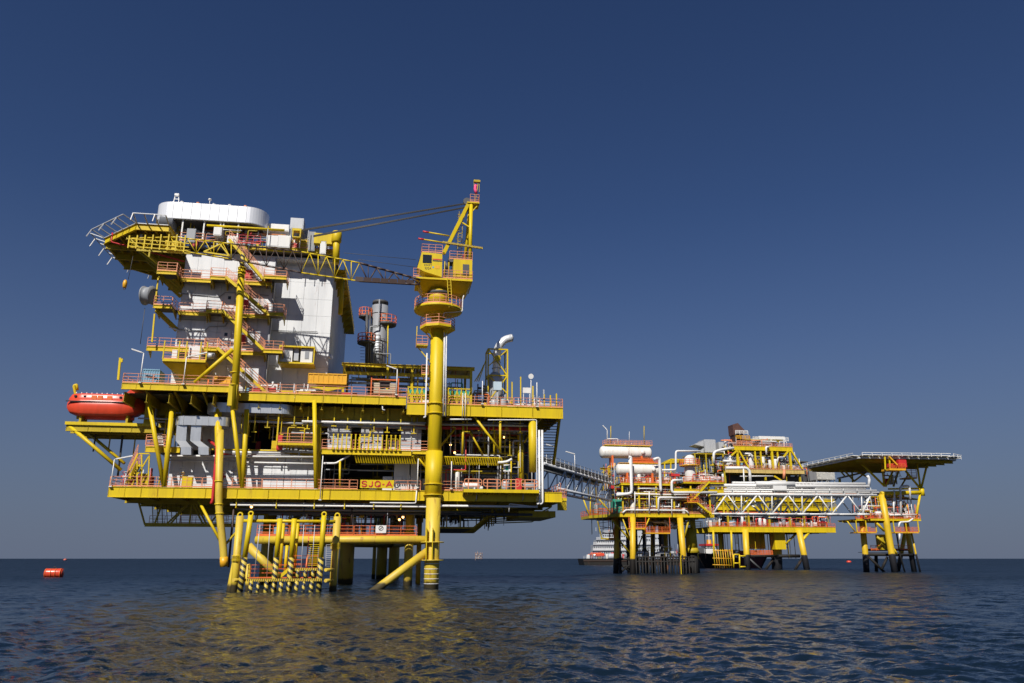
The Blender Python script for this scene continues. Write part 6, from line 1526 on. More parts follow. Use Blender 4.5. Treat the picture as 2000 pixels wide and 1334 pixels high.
for pts, v, r in ((((1228, 893), (1232, 893), (1234, 964), (1200, 967)), -.6, .34), (((1276, 898), (1288, 893), (1290, 950), (1291, 960)), -.4, .3), (((1292, 918), (1320, 918), (1320, 881), (1368, 881)), .4, .22), (((1332, 938), (1312, 938), (1312, 962), (1400, 962)), -.8, .28),
                  (((1395, 938), (1370, 938)), 0, .2), (((1205, 963), (1300, 966), (1345, 966)), .2, .16), (((1286, 1000), (1286, 972), (1345, 972)), -.3, .2), (((1268, 998), (1268, 960)), -.5, .12), (((1216, 1002), (1222, 996), (1340, 997), (1345, 1003)), -.2, .18),
                  (((1240, 1004), (1240, 960)), -.5, .1), (((1246, 954), (1285, 954)), -.3, .12), (((1312, 975), (1312, 1006)), -.4, .1), (((1306, 1016), (1318, 1030), (1326, 1024), (1326, 1012)), 2, .25), (((1298, 1016), (1310, 1032), (1324, 1030)), 2.5, .25)):
    hpipe(B, FB, pts, v, r, WHT if r != .25 else GAL)
for px, y0, y1 in ((1193, 866, 832), (1258, 868, 832), (1229, 866, 843)): p_, q_ = b_(px, y0, 5), b_(px, y1, 5); add(t1, 'thin_post', MB().tube(p_, q_, .1 if px != 1229 else .05, 6), YELD if px != 1229 else WHT)
c = b_(1186, 866, 5); lamp = thing('lamp_post', 'white bent lamp post at the left end of the upper white tank', 'lamp post', FB, c); add(lamp, 'pole', MB().pipe([c, b_(1186, 840, 5), b_(1179, 833, 5)], .11, 6), WHT); add(lamp, 'lamp_head', MB().beam(b_(1181, 835, 5), b_(1177, 831, 5), .3, .16), WHT)
c = b_(1206, 868, 4.6); add(t1, 'vent_frame', MB().pipe([c, b_(1207, 857, 4.6), b_(1186, 857, 4.6)], .1, 6), WHT)
for (x0, y0, x1, y1) in ((1298, 905, 1298, 940), (1310, 897, 1310, 938), (1298, 905, 1310, 897), (1310, 897, 1345, 898)): add(B, 'yellow_frame', MB().beam(b_(x0, y0, 4), b_(x1, y1, 4), .25), YEL)
add(B, 'sloped_roof', MB().prism([b_(1292, 906, 5), b_(1310, 896, 5), b_(1345, 898, 5), b_(1345, 902, 5)], (0, 3, 0)), YELD)
p, q = b_(1311, 925, .6), b_(1328, 930, .6); add(B, 'red_canopy', MB().box(p[0], q[0], .6, 2, q[2], p[2]), RED)
c = b_(1208, 985, 1); add(B, 'green_cabinet', MB().box(c[0] - 1.1, c[0] + .7, 1, 3, zd1, zd1 + 2.9), GRN)
# yellow round base (mooring turret) behind the right leg
mt = thing('yellow_caisson_base', 'fat yellow riveted column with railed top, behind the right leg of the white-tank platform', 'column', FB, (FB.cu(1351, 6, 0), 6, 0))
for (z0, z1, r0, r1) in ((-2, 4.2, 1.2, 1.15), (4.2, 5.2, 1.7, 1.25), (5.2, 9.5, 1.2, 1.2)): add(mt, 'drum', MB().lathe((FB.cu(1351, 6, 5), 6, z0), [(r0, 0), (r1, z1 - z0)], 18), TAR if z0 < 0 else YELD)
railing(mt, [(FB.cu(1338, 5, 9.6), 4.5, 9.6), (FB.cu(1370, 5, 9.6), 4.5, 9.6)], mat=YEL, t=.09)

# ================================================================== farthest working platform
FC = Frame(1458, 225, 9); c_ = FC.P
Cp = thing('offshore_platform', 'most distant working platform, tall yellow frames behind the white pipe bridge', 'oil platform', FC, (5, 10, 0))
zc1 = c_(1500, 1029, 0)[2]
for (pt, yt, pb, v, r) in ((1456, 1040, 1460, 0, .85), (1561, 1040, 1576, 0, .85), (1407, 1040, 1412, 9, .8), (1516, 1040, 1518, 6, 1.5)):
    p = c_(pt, yt, v); q = (FC.cu(pb, v, 0), v, 0); k = 3 / p[2]
    add(Cp, 'leg', MB().tube((q[0] - (p[0] - q[0]) * k, v, -3), (p[0], v, zc1 - .8), r, 16), YTAR)
for (x0, y0, x1, y1, v, r, mt_) in ((1520, 1086, 1562, 1086, 3, .45, TAR), (1512, 1090, 1494, 1114, 4, .4, TAR), (1567, 1090, 1553, 1113, 1, .4, TAR), (1462, 1090, 1488, 1114, 1, .3, DGRY), (1462, 1086, 1512, 1086, 3, .35, TAR), (1580, 1040, 1562, 1062, .5, .4, YEL), (1535, 1062, 1560, 1037, 2, .3, YELD)):
    add(Cp, 'brace', MB().tube(c_(x0, y0, v), c_(x1, y1, v), r, 8), mt_)
d, u0, u1 = deck(Cp, FC, 1385, 1632, 0, zc1, 1.5, 18, YEL, rails=ORGD, step=6)
add(Cp, 'column_box', MB().box(FC.cu(1512, 2, 10), FC.cu(1533, 2, 10), 2, 5, c_(1520, 1073, 2)[2], zc1 - 1.5), YEL)
add(Cp, 'hung_tank', MB().box(FC.cu(1462, 5, 10), FC.cu(1493, 5, 10), 5, 9, c_(1480, 1072, 5)[2], zc1 - 1.5), YELD)
add(Cp, 'orange_low_deck', MB().box(FC.cu(1464, 3, 6), FC.cu(1506, 3, 6), 3, 7, c_(1480, 1085, 3)[2], c_(1480, 1083, 3)[2]), ORGD); railing(Cp, [(FC.cu(1464, 3, 6), 3, c_(1480, 1083, 3)[2]), (FC.cu(1508, 3, 6), 3, c_(1480, 1083, 3)[2])], mat=ORGD, t=.14, n=4)
for px in (1393, 1428): p, q = c_(px, 1036, -1.5), c_(px + 2, 1090, -1.5); add(Cp, 'slim_post', MB().tube(p, q, .3, 8), YEL)
zc2 = c_(1500, 990, 1)[2]; deck(Cp, FC, 1398, 1634, 1, zc2, 1.0, 16, YEL, rails=YEL)
zc25 = c_(1500, 975, 1)[2]; deck(Cp, FC, 1400, 1632, 1, zc25, .6, 16, YEL, rails=YEL)
zc3 = c_(1500, 917, 0)[2]; deck(Cp, FC, 1416, 1571, 0, zc3, 1.1, 16, paint('tan_weathered_girder', (.58, .42, .14), .5, .5, .25), rails=ORG)
zc4 = c_(1490, 872, 0)[2]; d4, w0, w1 = deck(Cp, FC, 1432, 1548, 0, zc4, 1.2, 14, YEL, rails=ORG)
for px in (1441, 1476, 1487, 1509, 1520, 1544):
    for v in (.4, 9): u = FC.cu(px, v, zc3 + 2); add(Cp, 'post', MB().beam((u, v, zc3), (u, v, zc4 - 1.2), .6 if px in (1441, 1509, 1544) else .4), YEL if v < 1 else YELD)
for (x0, y0, x1, y1) in ((1443, 880, 1462, 914), (1439, 880, 1428, 890), (1545, 880, 1567, 916), (1540, 880, 1530, 893), (1392, 1004, 1402, 988), (1512, 930, 1528, 940)): add(Cp, 'brace', MB().beam(c_(x0, y0, -.1), c_(x1, y1, -.1), .45), YEL)
for px in (1420, 1460, 1500, 1540, 1568):
    for v in (1, 9): u = FC.cu(px, v, zc2); add(Cp, 'post', MB().beam((u, v, zc1), (u, v, zc3 - 1.1), .5), YELD)
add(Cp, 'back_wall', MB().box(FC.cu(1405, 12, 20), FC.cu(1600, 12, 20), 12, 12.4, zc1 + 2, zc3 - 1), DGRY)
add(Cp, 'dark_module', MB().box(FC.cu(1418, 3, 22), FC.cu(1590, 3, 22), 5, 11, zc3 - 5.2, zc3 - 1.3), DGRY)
clutter(Cp, 111, u0, u1, .6, 9, zc1, zc2 - 1, 100, None, [YELD, YEL, ORGD, RED, WHT, GRY, DGRY, DBR, GAL], 1.5)
clutter(Cp, 112, FC.cu(1400, 1, 20), FC.cu(1630, 1, 20), 1.4, 8, zc2, zc25 - .5, 50, None, [YEL, YELD, YEL, WHT, GRY], 1.4)
clutter(Cp, 113, FC.cu(1420, 1, 25), FC.cu(1568, 1, 25), .6, 8, zc3, zc4 - 1.2, 110, None, HOT, 1.5)
clutter(Cp, 114, FC.cu(1420, 1, 25), FC.cu(1545, 1, 25), .6, 8, zc4, zc4 + 2.6, 46, ['cab', 'v', 'l', 'ves', 'h'], [YGOLD, ORG, WHT, GAL, ORGD, YELD], 1.3)
clutter(Cp, 115, FC.cu(1360, 4, 25), FC.cu(1422, 4, 25), 2, 9, c_(1380, 945, 3)[2], c_(1380, 886, 3)[2], 75, None, [YELD, GRY, DGRY, WHT, GAL, ORGD, YEL, DBR], 1.4)
add(Cp, 'left_module_deck', MB().box(FC.cu(1352, 2, 20), FC.cu(1420, 2, 20), 2, 11, c_(1380, 924, 2)[2], c_(1380, 922, 2)[2]), GRATE); add(Cp, 'roof_deck', MB().box(FC.cu(1360, 2, 20), FC.cu(1425, 2, 20), 2, 11, c_(1380, 887, 2)[2], c_(1380, 885.5, 2)[2]), YELD)
for px in (1362, 1384, 1400, 1418): u = FC.cu(px, 2, 20); add(Cp, 'post', MB().beam((u, 2, zc2), (u, 2, c_(px, 887, 2)[2]), .35), YELD)
clutter(Cp, 116, FC.cu(1575, 2, 20), FC.cu(1640, 2, 20), 1, 8, zc3 - 3.5, zc3 + 1.2, 30, ['h', 'v', 'tray', 'l'], [DGRY, GRY, YELD, ORGD], 1.3)
add(Cp, 'dark_roof', MB().prism([c_(1548, 899, 4), c_(1578, 901, 4), c_(1578, 903, 4), c_(1548, 902, 4)], (0, 6, 0)), DGRY)
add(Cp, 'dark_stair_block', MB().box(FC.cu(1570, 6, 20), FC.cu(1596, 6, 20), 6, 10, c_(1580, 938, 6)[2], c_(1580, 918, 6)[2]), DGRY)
clutter(Cp, 117, FC.cu(1400, 1, 25), FC.cu(1568, 1, 25), .2, 4, zc3, zc3 + 3.6, 90, ['valve', 'v', 'l', 'cab', 'v', 'h'], HOT + [DGRY], 1.0)
clutter(Cp, 118, u0, u1, .2, 4, zc1, zc1 + 4, 90, ['valve', 'v', 'l', 'cab', 'v', 'ves'], [ORGD, YELD, DGRY, DBR, WHT, GRY, RED], 1.1)
clutter(Cp, 119, FC.cu(1395, 2, 8), FC.cu(1560, 2, 8), 2, 12, 3, zc1 - 1.5, 34, ['v', 'v', 'v', 'hang'], [DGRY, YELD, DBR], 1.2)
# brown flue hood and grey air intake, white canopy
fl = thing('flue_hood', 'dark brown slanting flue hood, highest point of the distant platform', 'flue', FC, c_(1440, 872, 3))
add(fl, 'duct', MB().prism([c_(x, y, 3) for x, y in ((1436, 872), (1452, 872), (1448, 846), (1434, 846))], (0, 3, 0)), DBR); add(fl, 'hood', MB().prism([c_(x, y, 3) for x, y in ((1433, 849), (1448, 851), (1459, 845), (1441, 826), (1431, 829))], (0, 3.4, 0)), paint('burnt_brown_steel', (.10, .045, .035), .6, .5, .3))
for k in range(3): railing(fl, [(FC.cu(1440, 2, 35), 2.4, c_(1440, 868 - k * 10, 2.4)[2]), (FC.cu(1470 - k * 3, 2, 35), 2.4, c_(1440, 868 - k * 10, 2.4)[2])], mat=(ORG, YGOLD, WHT)[k], t=.16, step=1.4, kick=False)
ai = thing('air_intake', 'pale grey box-shaped air intake with pointed hood on the distant platform', 'air intake', FC, c_(1388, 886, 4))
p, q = c_(1375, 858, 4), c_(1399, 884, 4); add(ai, 'filter_house', MB().box(p[0], q[0], 4, 9, q[2], p[2]), GAL)
for i in range(7): u = p[0] + (q[0] - p[0]) * (i + .5) / 7; add(ai, 'rib', MB().box(u - .1, u + .1, 3.85, 3.995, q[2] + .1, p[2] - .1), GAL)
add(ai, 'hood', MB().prism([c_(x, y, 4.05) for x, y in ((1374.6, 860), (1374.6, 872), (1357, 868))], (0, 4.9, 0)), GAL); add(ai, 'lower_flare', MB().prism([c_(x, y, 4.05) for x, y in ((1374.6, 875), (1374.6, 884), (1364, 884))], (0, 4.9, 0)), GAL)
p, q = c_(1400.5, 864, 6), c_(1412, 884, 6); add(ai, 'side_box', MB().box(p[0], q[0], 5, 9, q[2], p[2]), GAL)
wc_ = thing('white_canopy', 'white flat canopy on thin legs, on top of the distant platform', 'canopy', FC, c_(1508, 872, 3))
p, q = c_(1482, 851.5, 3), c_(1533, 858.5, 3); add(wc_, 'roof', MB().box(p[0], q[0], 3, 8, q[2], p[2]), WHT); add(wc_, 'lower_plate', MB().box(p[0] - 1, q[0] - 3, 2.6, 7, q[2] - .9, q[2] - .5), WHT)
for px in (1485, 1506, 1531): p_, q_ = c_(px, 858, 3), c_(px, 873, 3); add(wc_, 'leg', MB().beam(p_, q_, .3), WHT)
railing(wc_, [(p[0] - 2, 2.8, q[2] - .5), (p[0], 2.8, q[2] - .5)], mat=WHT, t=.12); railing(wc_, [(q[0], 2.8, q[2] - .5), (q[0] + 1, 2.8, q[2] - .5)], mat=WHT, t=.12)
for i, (px, y0, y1, w) in enumerate(((1470, 889, 914, .85), (1494, 893, 915, .6), (1519, 897, 915, .6), (1430, 888, 912, .6))):
    p_, q_ = c_(px, y0, -.3), c_(px, y1, -.3); add(Cp, 'white_vessel', MB().capsule((p_[0], 1.2, zc3 + .5), (p_[0], 1.2, p_[2]), w, 14), WHT)
for pts, v, r in ((((1455, 886), (1467, 886), (1470, 895)), -.2, .25), (((1497, 888), (1496, 873), (1502, 873)), -.5, .3), (((1394, 905), (1394, 883), (1410, 878), (1433, 875)), -.5, .4), (((1417, 914), (1458, 914), (1464, 920), (1466, 948)), -2, .45), (((1452, 915), (1454, 955)), -2.2, .2), (((1445, 930), (1510, 930)), -.5, .2), (((1518, 905), (1520, 893), (1532, 893)), -.3, .2), (((1412, 900), (1437, 902)), -.3, .35)):
    hpipe(Cp, FC, pts, v, r)
p_, q_ = c_(1532, 918, -1), c_(1531, 935, -1); add(Cp, 'salmon_pipe', MB().tube(p_, q_, .4, 10), ORG)
# slanting yellow frame (boat landing) beside the far platform
bf = thing('boat_landing', 'rusty yellow boat landing of slanting bars at the left foot of the distant platform', 'boat landing', FC, c_(1412, 1108, -3))
for i in range(9): px = 1393 + i * 4.6; add(bf, 'slanting_bar', MB().tube(c_(px, 1073, -3 + (i % 2) * 2), c_(px + 4, 1110, -3 + (i % 2) * 2), .11, 7), YGOLD if i % 3 else YELD)
for y in (1075, 1090, 1103): add(bf, 'cross_bar', MB().tube(c_(1392, y, -3), c_(1430, y + 1, -3), .11, 7), YGOLD)
for (x0, y0, x1, y1) in ((1433, 1083, 1433, 1108), (1444, 1083, 1445, 1110), (1433, 1083, 1444, 1083), (1433, 1100, 1445, 1100), (1445, 1086, 1456, 1086), (1445, 1107, 1456, 1107)): add(bf, 'ladder_frame', MB().tube(c_(x0, y0, -3), c_(x1, y1, -3), .2, 7), YEL)
# grey louvred container between the far platform and helideck
g = thing('louvred_house', 'pale grey slatted box on thin legs below the left end of the helideck', 'equipment house', FC, c_(1612, 945, -2))
p, q = c_(1594, 918, -2), c_(1631, 937, -2); add(g, 'shell', MB().box(p[0], q[0], -2, 3, q[2], p[2]), GAL)
for i in range(9): h = (p[2] - q[2]) / 9; add(g, 'slat', MB().prism([(p[0], -2.02, q[2] + i * h + .05), (p[0], -2.25, q[2] + i * h + .08), (p[0], -2.02, q[2] + (i + 1) * h - .05)], (q[0] - p[0], 0, 0)), WHTR)
for px in (1595, 1605, 1618, 1630): p_, q_ = c_(px, 937, -1.8), c_(px, 952, -1.8); add(g, 'leg', MB().beam(p_, q_, .25), GRY)
add(g, 'cross_leg', MB().beam(c_(1605, 950, -1.9), c_(1616, 938, -1.9), .2), GRY)

# ================================================================== white truss pipe bridge
FT = Frame(1386, 166, 4.5); t_ = FT.P
wb_ = thing('pipe_bridge', 'long white truss bridge carrying white pipes, from the white-tank platform to the helideck tower', 'bridge', FT, (15, 0, 12))
zt = t_(1540, 966, 0)[2]; zb = t_(1540, 1004, 0)[2]; ue = FT.cu(1712, 0, zt); ub_ = FT.cu(1692, 0, zb); u0_ = FT.cu(1386, 0, zt)
topn = [FT.cu(x, 0, zt) for x in (1420, 1480, 1539, 1598, 1655)]; botn = [FT.cu(x, 0, zb) for x in (1392, 1448, 1508, 1567, 1625, 1684)]
for v in (0, 4):
    add(wb_, 'top_chord', MB().tube((u0_, v, zt), (ue, v, zt), .28, 10), WHT)
    for i in range(6):
        bc = add(wb_, 'bottom_chord', MB().tube((botn[i] if i else u0_ + 1, v, zb), (botn[i + 1] if i < 5 else ub_, v, zb), .18, 8), WHT)
        if v == 0: add(bc, 'node_sleeve', MB().tube((botn[i] - 1.1, v, zb), (botn[i] + 1.6, v, zb), .23, 8), WHT)
    for i, tn in enumerate(topn):
        add(wb_, 'brace', MB().tube((tn, v, zt), (botn[i], v, zb), .18, 8), WHT); add(wb_, 'brace', MB().tube((tn, v, zt), (botn[i + 1], v, zb), .15, 8), WHT)
    for i in range(1, 6):
        add(wb_, 'brace', MB().tube((botn[i], v, zb), (botn[i] + .35, v, zt), .12, 7), WHT)
    add(wb_, 'brace', MB().tube((botn[5], v, zb), (FT.cu(1700, v, zt), v, zt), .18, 8), WHT)
for b in botn:
    add(wb_, 'cross_brace', MB().tube((b, 0, zb), (b, 4, zb), .12, 7), WHT); add(wb_, 'cross_brace', MB().tube((b, 0, zb), (b + 2.4, 4, zt), .1, 7), WHT); add(wb_, 'cross_brace', MB().tube((b, 4, zb), (b - 1.6, 0, zt), .1, 7), WHT)
for (y, v, r, x0, x1) in ((949, .3, .36, 1386, 1697), (957, -.1, .2, 1414, 1712), (961, .9, .22, 1380, 1716), (953, 1.8, .3, 1420, 1690), (944, 2.6, .3, 1430, 1690)):
    z = t_(1540, y, v)[2]; add(wb_, 'pipe', MB().tube((FT.cu(x0, v, z), v, z), (FT.cu(x1, v, z), v, z), r, 10), WHT)
add(wb_, 'insulated_section', MB().tube((FT.cu(1477, -.2, zt + 1.7), .1, t_(1500, 945, 0)[2]), (FT.cu(1553, -.2, zt + 1.7), .1, t_(1500, 945, 0)[2]), .55, 14), WHT)
p, q = t_(1509, 938, -.3), t_(1537, 957, -.3); add(wb_, 'white_box', MB().box(p[0], q[0], -.3, 1.5, q[2], p[2]), WHT)
p, q = t_(1554, 942, 1), t_(1590, 950, 1); bx = add(wb_, 'white_open_box', MB().box(p[0], q[0], 1, 2.4, q[2] + .6, q[2] + .8).box(p[0], q[0], 1, 2.4, q[2] - .2, q[2]), WHT)
for i in range(6): u = p[0] + (q[0] - p[0]) * i / 5; add(bx, 'slat', MB().beam((u, .95, q[2] - .2), (u, .95, q[2] + .8), .15), WHT)
for i in range(12): u = u0_ + 2 + (ue - u0_ - 3) * i / 11; add(wb_, 'saddle', MB().beam((u, -.2, zt + .25), (u, 4, zt + .25), .2), WHT); add(wb_, 'pipe_stand', MB().beam((u, .3, zt + .2), (u, .3, zt + 1.6), .14), WHT)
add(wb_, 'walkway', MB().box(u0_ + 1, ue - 2, 2.8, 4, zt + .4, zt + .5), GRATE)
for x in range(6): u = u0_ + 3 + x * 5.4; railing(wb_, [(u, 4, zt + .5), (u + 5.2, 4, zt + .5)], mat=ORG, t=.08)
hpipe(wb_, FT, ((1697, 949), (1698, 935), (1694, 929)), .3, .3)
# dropped lower truss
lt = [(1467, 985), (1478, 996), (1496, 1012), (1525, 1010), (1562, 1006)]
for (x0, y0), (x1, y1) in (((1467, 985), (1496, 1013)), ((1496, 1013), (1564, 1006)), ((1467, 985), (1525, 977)), ((1496, 1013), (1483, 985)), ((1496, 1013), (1520, 982)), ((1525, 1010), (1512, 985)), ((1525, 1010), (1540, 988)), ((1525, 1010), (1525, 985)), ((1496, 1013), (1505, 985))):
    add(wb_, 'lower_brace', MB().tube(t_(x0, y0, 5), t_(x1, y1, 5), .2, 8), WHT)

# ================================================================== helideck tower
FD = Frame(1740, 184, 9); d_ = FD.P
D = thing('helideck_tower', 'yellow tower on black-footed legs carrying the helideck at the far right', 'oil platform', FD, (0, 5, 0))
for (pts, v, r, mt_) in ((((1722, 966), (1733, 1030), (1741, 1078), (1749, 1124)), 0, .75, YTAR), (((1684, 1020), (1690, 1080), (1693, 1124)), 4, .68, YTAR), (((1764, 985), (1776, 1060), (1787, 1124)), 5, .6, YTAR), (((1768, 1040), (1752, 1124)), 10, .5, YTAR), (((1780, 1040), (1788, 1078), (1799, 1124)), 2, .22, YTAR), (((1751, 1040), (1757, 1080), (1769, 1124)), 2, .18, TAR), (((1711, 1085), (1712, 1124)), 10, .4, TAR)):
    add(D, 'leg', MB().pipe([d_(x, y, v) for x, y in pts], r, 14, .5), mt_)
for (x0, y0, x1, y1, v, r, mt_) in ((1694, 1083, 1785, 1084, 4, .35, TAR), (1697, 1088, 1730, 1120, 4, .3, TAR), (1733, 1088, 1722, 1112, 3, .3, TAR), (1694, 1074, 1775, 1074, 8, .25, TAR), (1709, 1018, 1727, 1037, .3, .3, YEL), (1744, 1070, 1752, 1082, 0, .25, YEL), (1712, 1048, 1735, 1066, 2, .3, YELD),
                                (1720, 964, 1801, 962, 0, .5, YEL), (1735, 955, 1797, 954, 0, .2, YEL), (1797, 965, 1789, 1013, 0, .28, YEL), (1765, 980, 1786, 1013, 2, .28, YEL)):
    add(D, 'brace', MB().tube(d_(x0, y0, v), d_(x1, y1, v), r, 9), mt_)
c = d_(1800, 960, 0); add(D, 'node_can', MB().tube((c[0], 0, c[2] - 1), (c[0], 0, c[2] + .9), .62, 12), YEL)
zd = d_(1750, 1013, 0)[2]
deck(D, FD, 1700, 1799, -.4, zd, .5, 12, YEL, rails=ORGD); deck(D, FD, 1672, 1702, 2, zd, .4, 8, YEL, rails=ORGD)
for (x0, x1, y, v) in ((1674, 1712, 1039, 1), (1747, 1795, 1039, -.3)):
    z = d_(x0, y, v)[2]; p0, p1 = FD.cu(x0, v, z), FD.cu(x1, v, z); hb3 = add(D, 'hung_balcony', MB().box(p0, p1, v, v + 3, z - .25, z), YGOLD); railing(hb3, [(p0, v, z), (p1, v, z)], mat=ORGD, t=.09, n=4)
    for t in (0, .5, 1): add(hb3, 'hanger', MB().beam((p0 + (p1 - p0) * t, v, z), (p0 + (p1 - p0) * t, v, zd - .4), .2), YEL)
add(D, 'brace', MB().tube(d_(1655, 1018, 2), d_(1671, 1040, 2), .15, 7), YEL)
clutter(D, 121, FD.cu(1700, 1, 12), FD.cu(1796, 1, 12), .3, 7, zd, zd + 5.0, 70, None, [WHT, YEL, WHT, GAL, YELD, RED, ORGD, GRY], 1.2)
clutter(D, 122, FD.cu(1696, 2, 12), FD.cu(1790, 1, 12), 2, 8, zd + 4.6, zd + 6.4, 30, ['h', 'l', 'tray', 'h'], [DGRY, YELD, GRY, YEL], 1.2)
clutter(D, 123, FD.cu(1680, 2, 12), FD.cu(1796, 1, 12), 0, 6, zd, zd + 3.4, 70, ['valve', 'v', 'l', 'h', 'v'], HOT + [DGRY], .9)
add(D, 'cellar_plate', MB().prism([(FD.cu(x, v, zd + 5), v, zd + 5) for x, v in ((1700, 1), (1765, 1), (1795, 8), (1700, 8))], (0, 0, .25)), YELD)
for pts, r in ((((1760, 1008), (1758, 950), (1776, 949), (1778, 975)), .28), (((1746, 958), (1748, 985)), .22), (((1755, 1030), (1757, 1020), (1775, 1019), (1783, 1013)), .22), (((1757, 1042), (1757, 1055)), .2), (((1746, 1005), (1745, 972)), .2), (((1738, 1006), (1790, 1005)), .16)): hpipe(D, FD, pts, -.3, r)
add(D, 'low_deck', MB().box(FD.cu(1700, 4, 4.5), FD.cu(1780, 4, 4.5), 4, 9, 4.4, 4.5), TAR); railing(D, [(FD.cu(1702, 4, 4.5), 4, 4.9), (FD.cu(1722, 4, 4.5), 4, 4.9)], mat=ORGD, t=.1); railing(D, [(FD.cu(1745, 4, 4.5), 4, 4.9), (FD.cu(1778, 4, 4.5), 4, 4.9)], mat=ORGD, t=.1)
add(D, 'tank_box', MB().box(FD.cu(1722, 3, 6), FD.cu(1738, 3, 6), 3, 5, 5, 8.5), YELD)
# helideck
zh = d_(1760, 893, -6)[2]
hp = [FD.S(x, y, zh) for x, y in ((1678, 893), (1850, 895), (1866, 898), (1812, 908), (1728, 918), (1594, 918), (1578, 913))]
h2 = thing('helideck', 'wide helideck with white safety netting rim on the far-right tower', 'helideck', FD, (hp[0][0] + 10, 0, zh))
add(h2, 'deck_plate', MB().prism([(x, y, zh) for x, y, _ in hp], (0, 0, .25)), YELD)
n_ = len(hp)
cxm = sum(p[0] for p in hp) / n_; cym = sum(p[1] for p in hp) / n_
for i in range(n_):
    p, q = hp[i], hp[(i + 1) % n_]; L_ = dist(p, q); k = max(2, round(L_ / 2.4))
    nx_, ny_ = (q[1] - p[1]) / L_, -(q[0] - p[0]) / L_
    if nx_ * ((p[0] + q[0]) / 2 - cxm) + ny_ * ((p[1] + q[1]) / 2 - cym) < 0: nx_, ny_ = -nx_, -ny_
    add(h2, 'edge_beam', MB().beam((p[0], p[1], zh - .1), (q[0], q[1], zh - .1), .3, .35), PGR)
    for j in range(k):
        a0 = lerp(p, q, j / k); a1 = lerp(p, q, (j + 1) / k - .01)
        m = MB(); m.prism([(a0[0], a0[1], zh + .26), (a1[0], a1[1], zh + .26), (a1[0] + nx_ * 1.5, a1[1] + ny_ * 1.5, zh + .34), (a0[0] + nx_ * 1.5, a0[1] + ny_ * 1.5, zh + .34)], (0, 0, .16))
        add(h2, 'net_panel', m, WHT)
        add(h2, 'net_post', MB().beam((a0[0] + nx_ * 1.5, a0[1] + ny_ * 1.5, zh + .1), (a0[0] + nx_ * 1.5, a0[1] + ny_ * 1.5, zh + .9), .11), WHT)
    add(h2, 'net_rim', MB().beam((p[0] + nx_ * 1.5, p[1] + ny_ * 1.5, zh + .9), (q[0] + nx_ * 1.5, q[1] + ny_ * 1.5, zh + .9), .11), WHT)
def inside_span(y):
    xs = []
    for i in range(n_):
        p, q = hp[i], hp[(i + 1) % n_]
        if (p[1] - y) * (q[1] - y) < 0: xs.append(p[0] + (q[0] - p[0]) * (y - p[1]) / (q[1] - p[1]))
    return (min(xs), max(xs)) if len(xs) > 1 else None
ymn, ymx = min(p[1] for p in hp), max(p[1] for p in hp)
for i in range(1, 9):
    y = ymn + (ymx - ymn) * i / 9; s_ = inside_span(y)
    if s_: add(h2, 'girder', MB().ibeam((s_[0] + .2, y, zh - .5), (s_[1] - .2, y, zh - .5), .3, .7), YELD)
for (x0, y0, x1, y1, v0, v1, r) in ((1728, 950, 1682, 905, 0, 1, .26), (1727, 950, 1722, 905, 0, 0, .22), (1730, 950, 1745, 918, 0, 2, .22), (1798, 955, 1769, 920, 0, 0, .26), (1798, 955, 1791, 905, 0, 0, .24), (1799, 955, 1812, 902, 0, 0, .24), (1667, 938, 1648, 918, 8, 8, .22), (1700, 935, 1668, 918, 8, 8, .22), (1668, 940, 1692, 922, 8, 8, .2), (1745, 950, 1760, 905, 6, 6, .25), (1760, 950, 1775, 925, 6, 6, .2), (1650, 930, 1640, 918, 8, 8, .2), (1640, 952, 1640, 935, 8, 8, .3), (1666, 952, 1664, 920, 8, 8, .2)):
    add(D, 'helideck_strut', MB().tube(d_(x0, y0, v0), d_(x1, y1, v1), r, 9), YEL if v0 == 0 else YELD)
z = d_(1750, 915, -6.6)[2]; p0, p1 = FD.cu(1737, -6.6, z), FD.cu(1769, -6.6, z)
ab = add(h2, 'access_balcony', MB().box(p0, p1, -6.6, -3.6, z - .4, z), YGOLD)
for (k0, k1) in ((0, .45), (.55, 1)): railing(ab, [(p0 + (p1 - p0) * k0, -6.6, z), (p0 + (p1 - p0) * k1, -6.6, z)], mat=ORGD, t=.08, n=3, step=1.2)
for i, px in enumerate((1744, 1763)): c = d_(px, 908, -6.2); add(ab, 'red_foam_box', MB().box(c[0] - 1, c[0] + 1, -6.3, -5.3, c[2] - .5, c[2] + (.3 if i == 0 else 1.2)), RED)
add(ab, 'stair_string', MB().beam(d_(1737, 892, -6.7), d_(1752, 908, -6.7), .3), YGOLD)
for px in (1728, 1737): add(h2, 'post', MB().beam(d_(px, 892, -6.2), d_(px + 1, 917, -6.2), .25), YEL)
z = d_(1770, 932, 2)[2]; hb4 = add(h2, 'lower_balcony', MB().box(FD.cu(1772, 2, z), FD.cu(1791, 2, z), 2, 5, z - .3, z), YGOLD); railing(hb4, [(FD.cu(1772, 2, z), 2, z), (FD.cu(1791, 2, z), 2, z)], mat=ORG, t=.1, n=5, h=2)
clutter(h2, 131, FD.cu(1745, 3, 16), FD.cu(1770, 3, 16), 2, 6, d_(1750, 945, 3)[2], d_(1750, 922, 3)[2], 16, ['v', 'h', 'l', 'hang', 'cab'], [DGRY, YELD, GRY, ORGD], 1)
cw = add(h2, 'covered_way', MB().prism([d_(x, y, 9) for x, y in ((1646, 931), (1693, 920), (1693, 923), (1646, 934))], (0, 2.5, 0)), GRY)

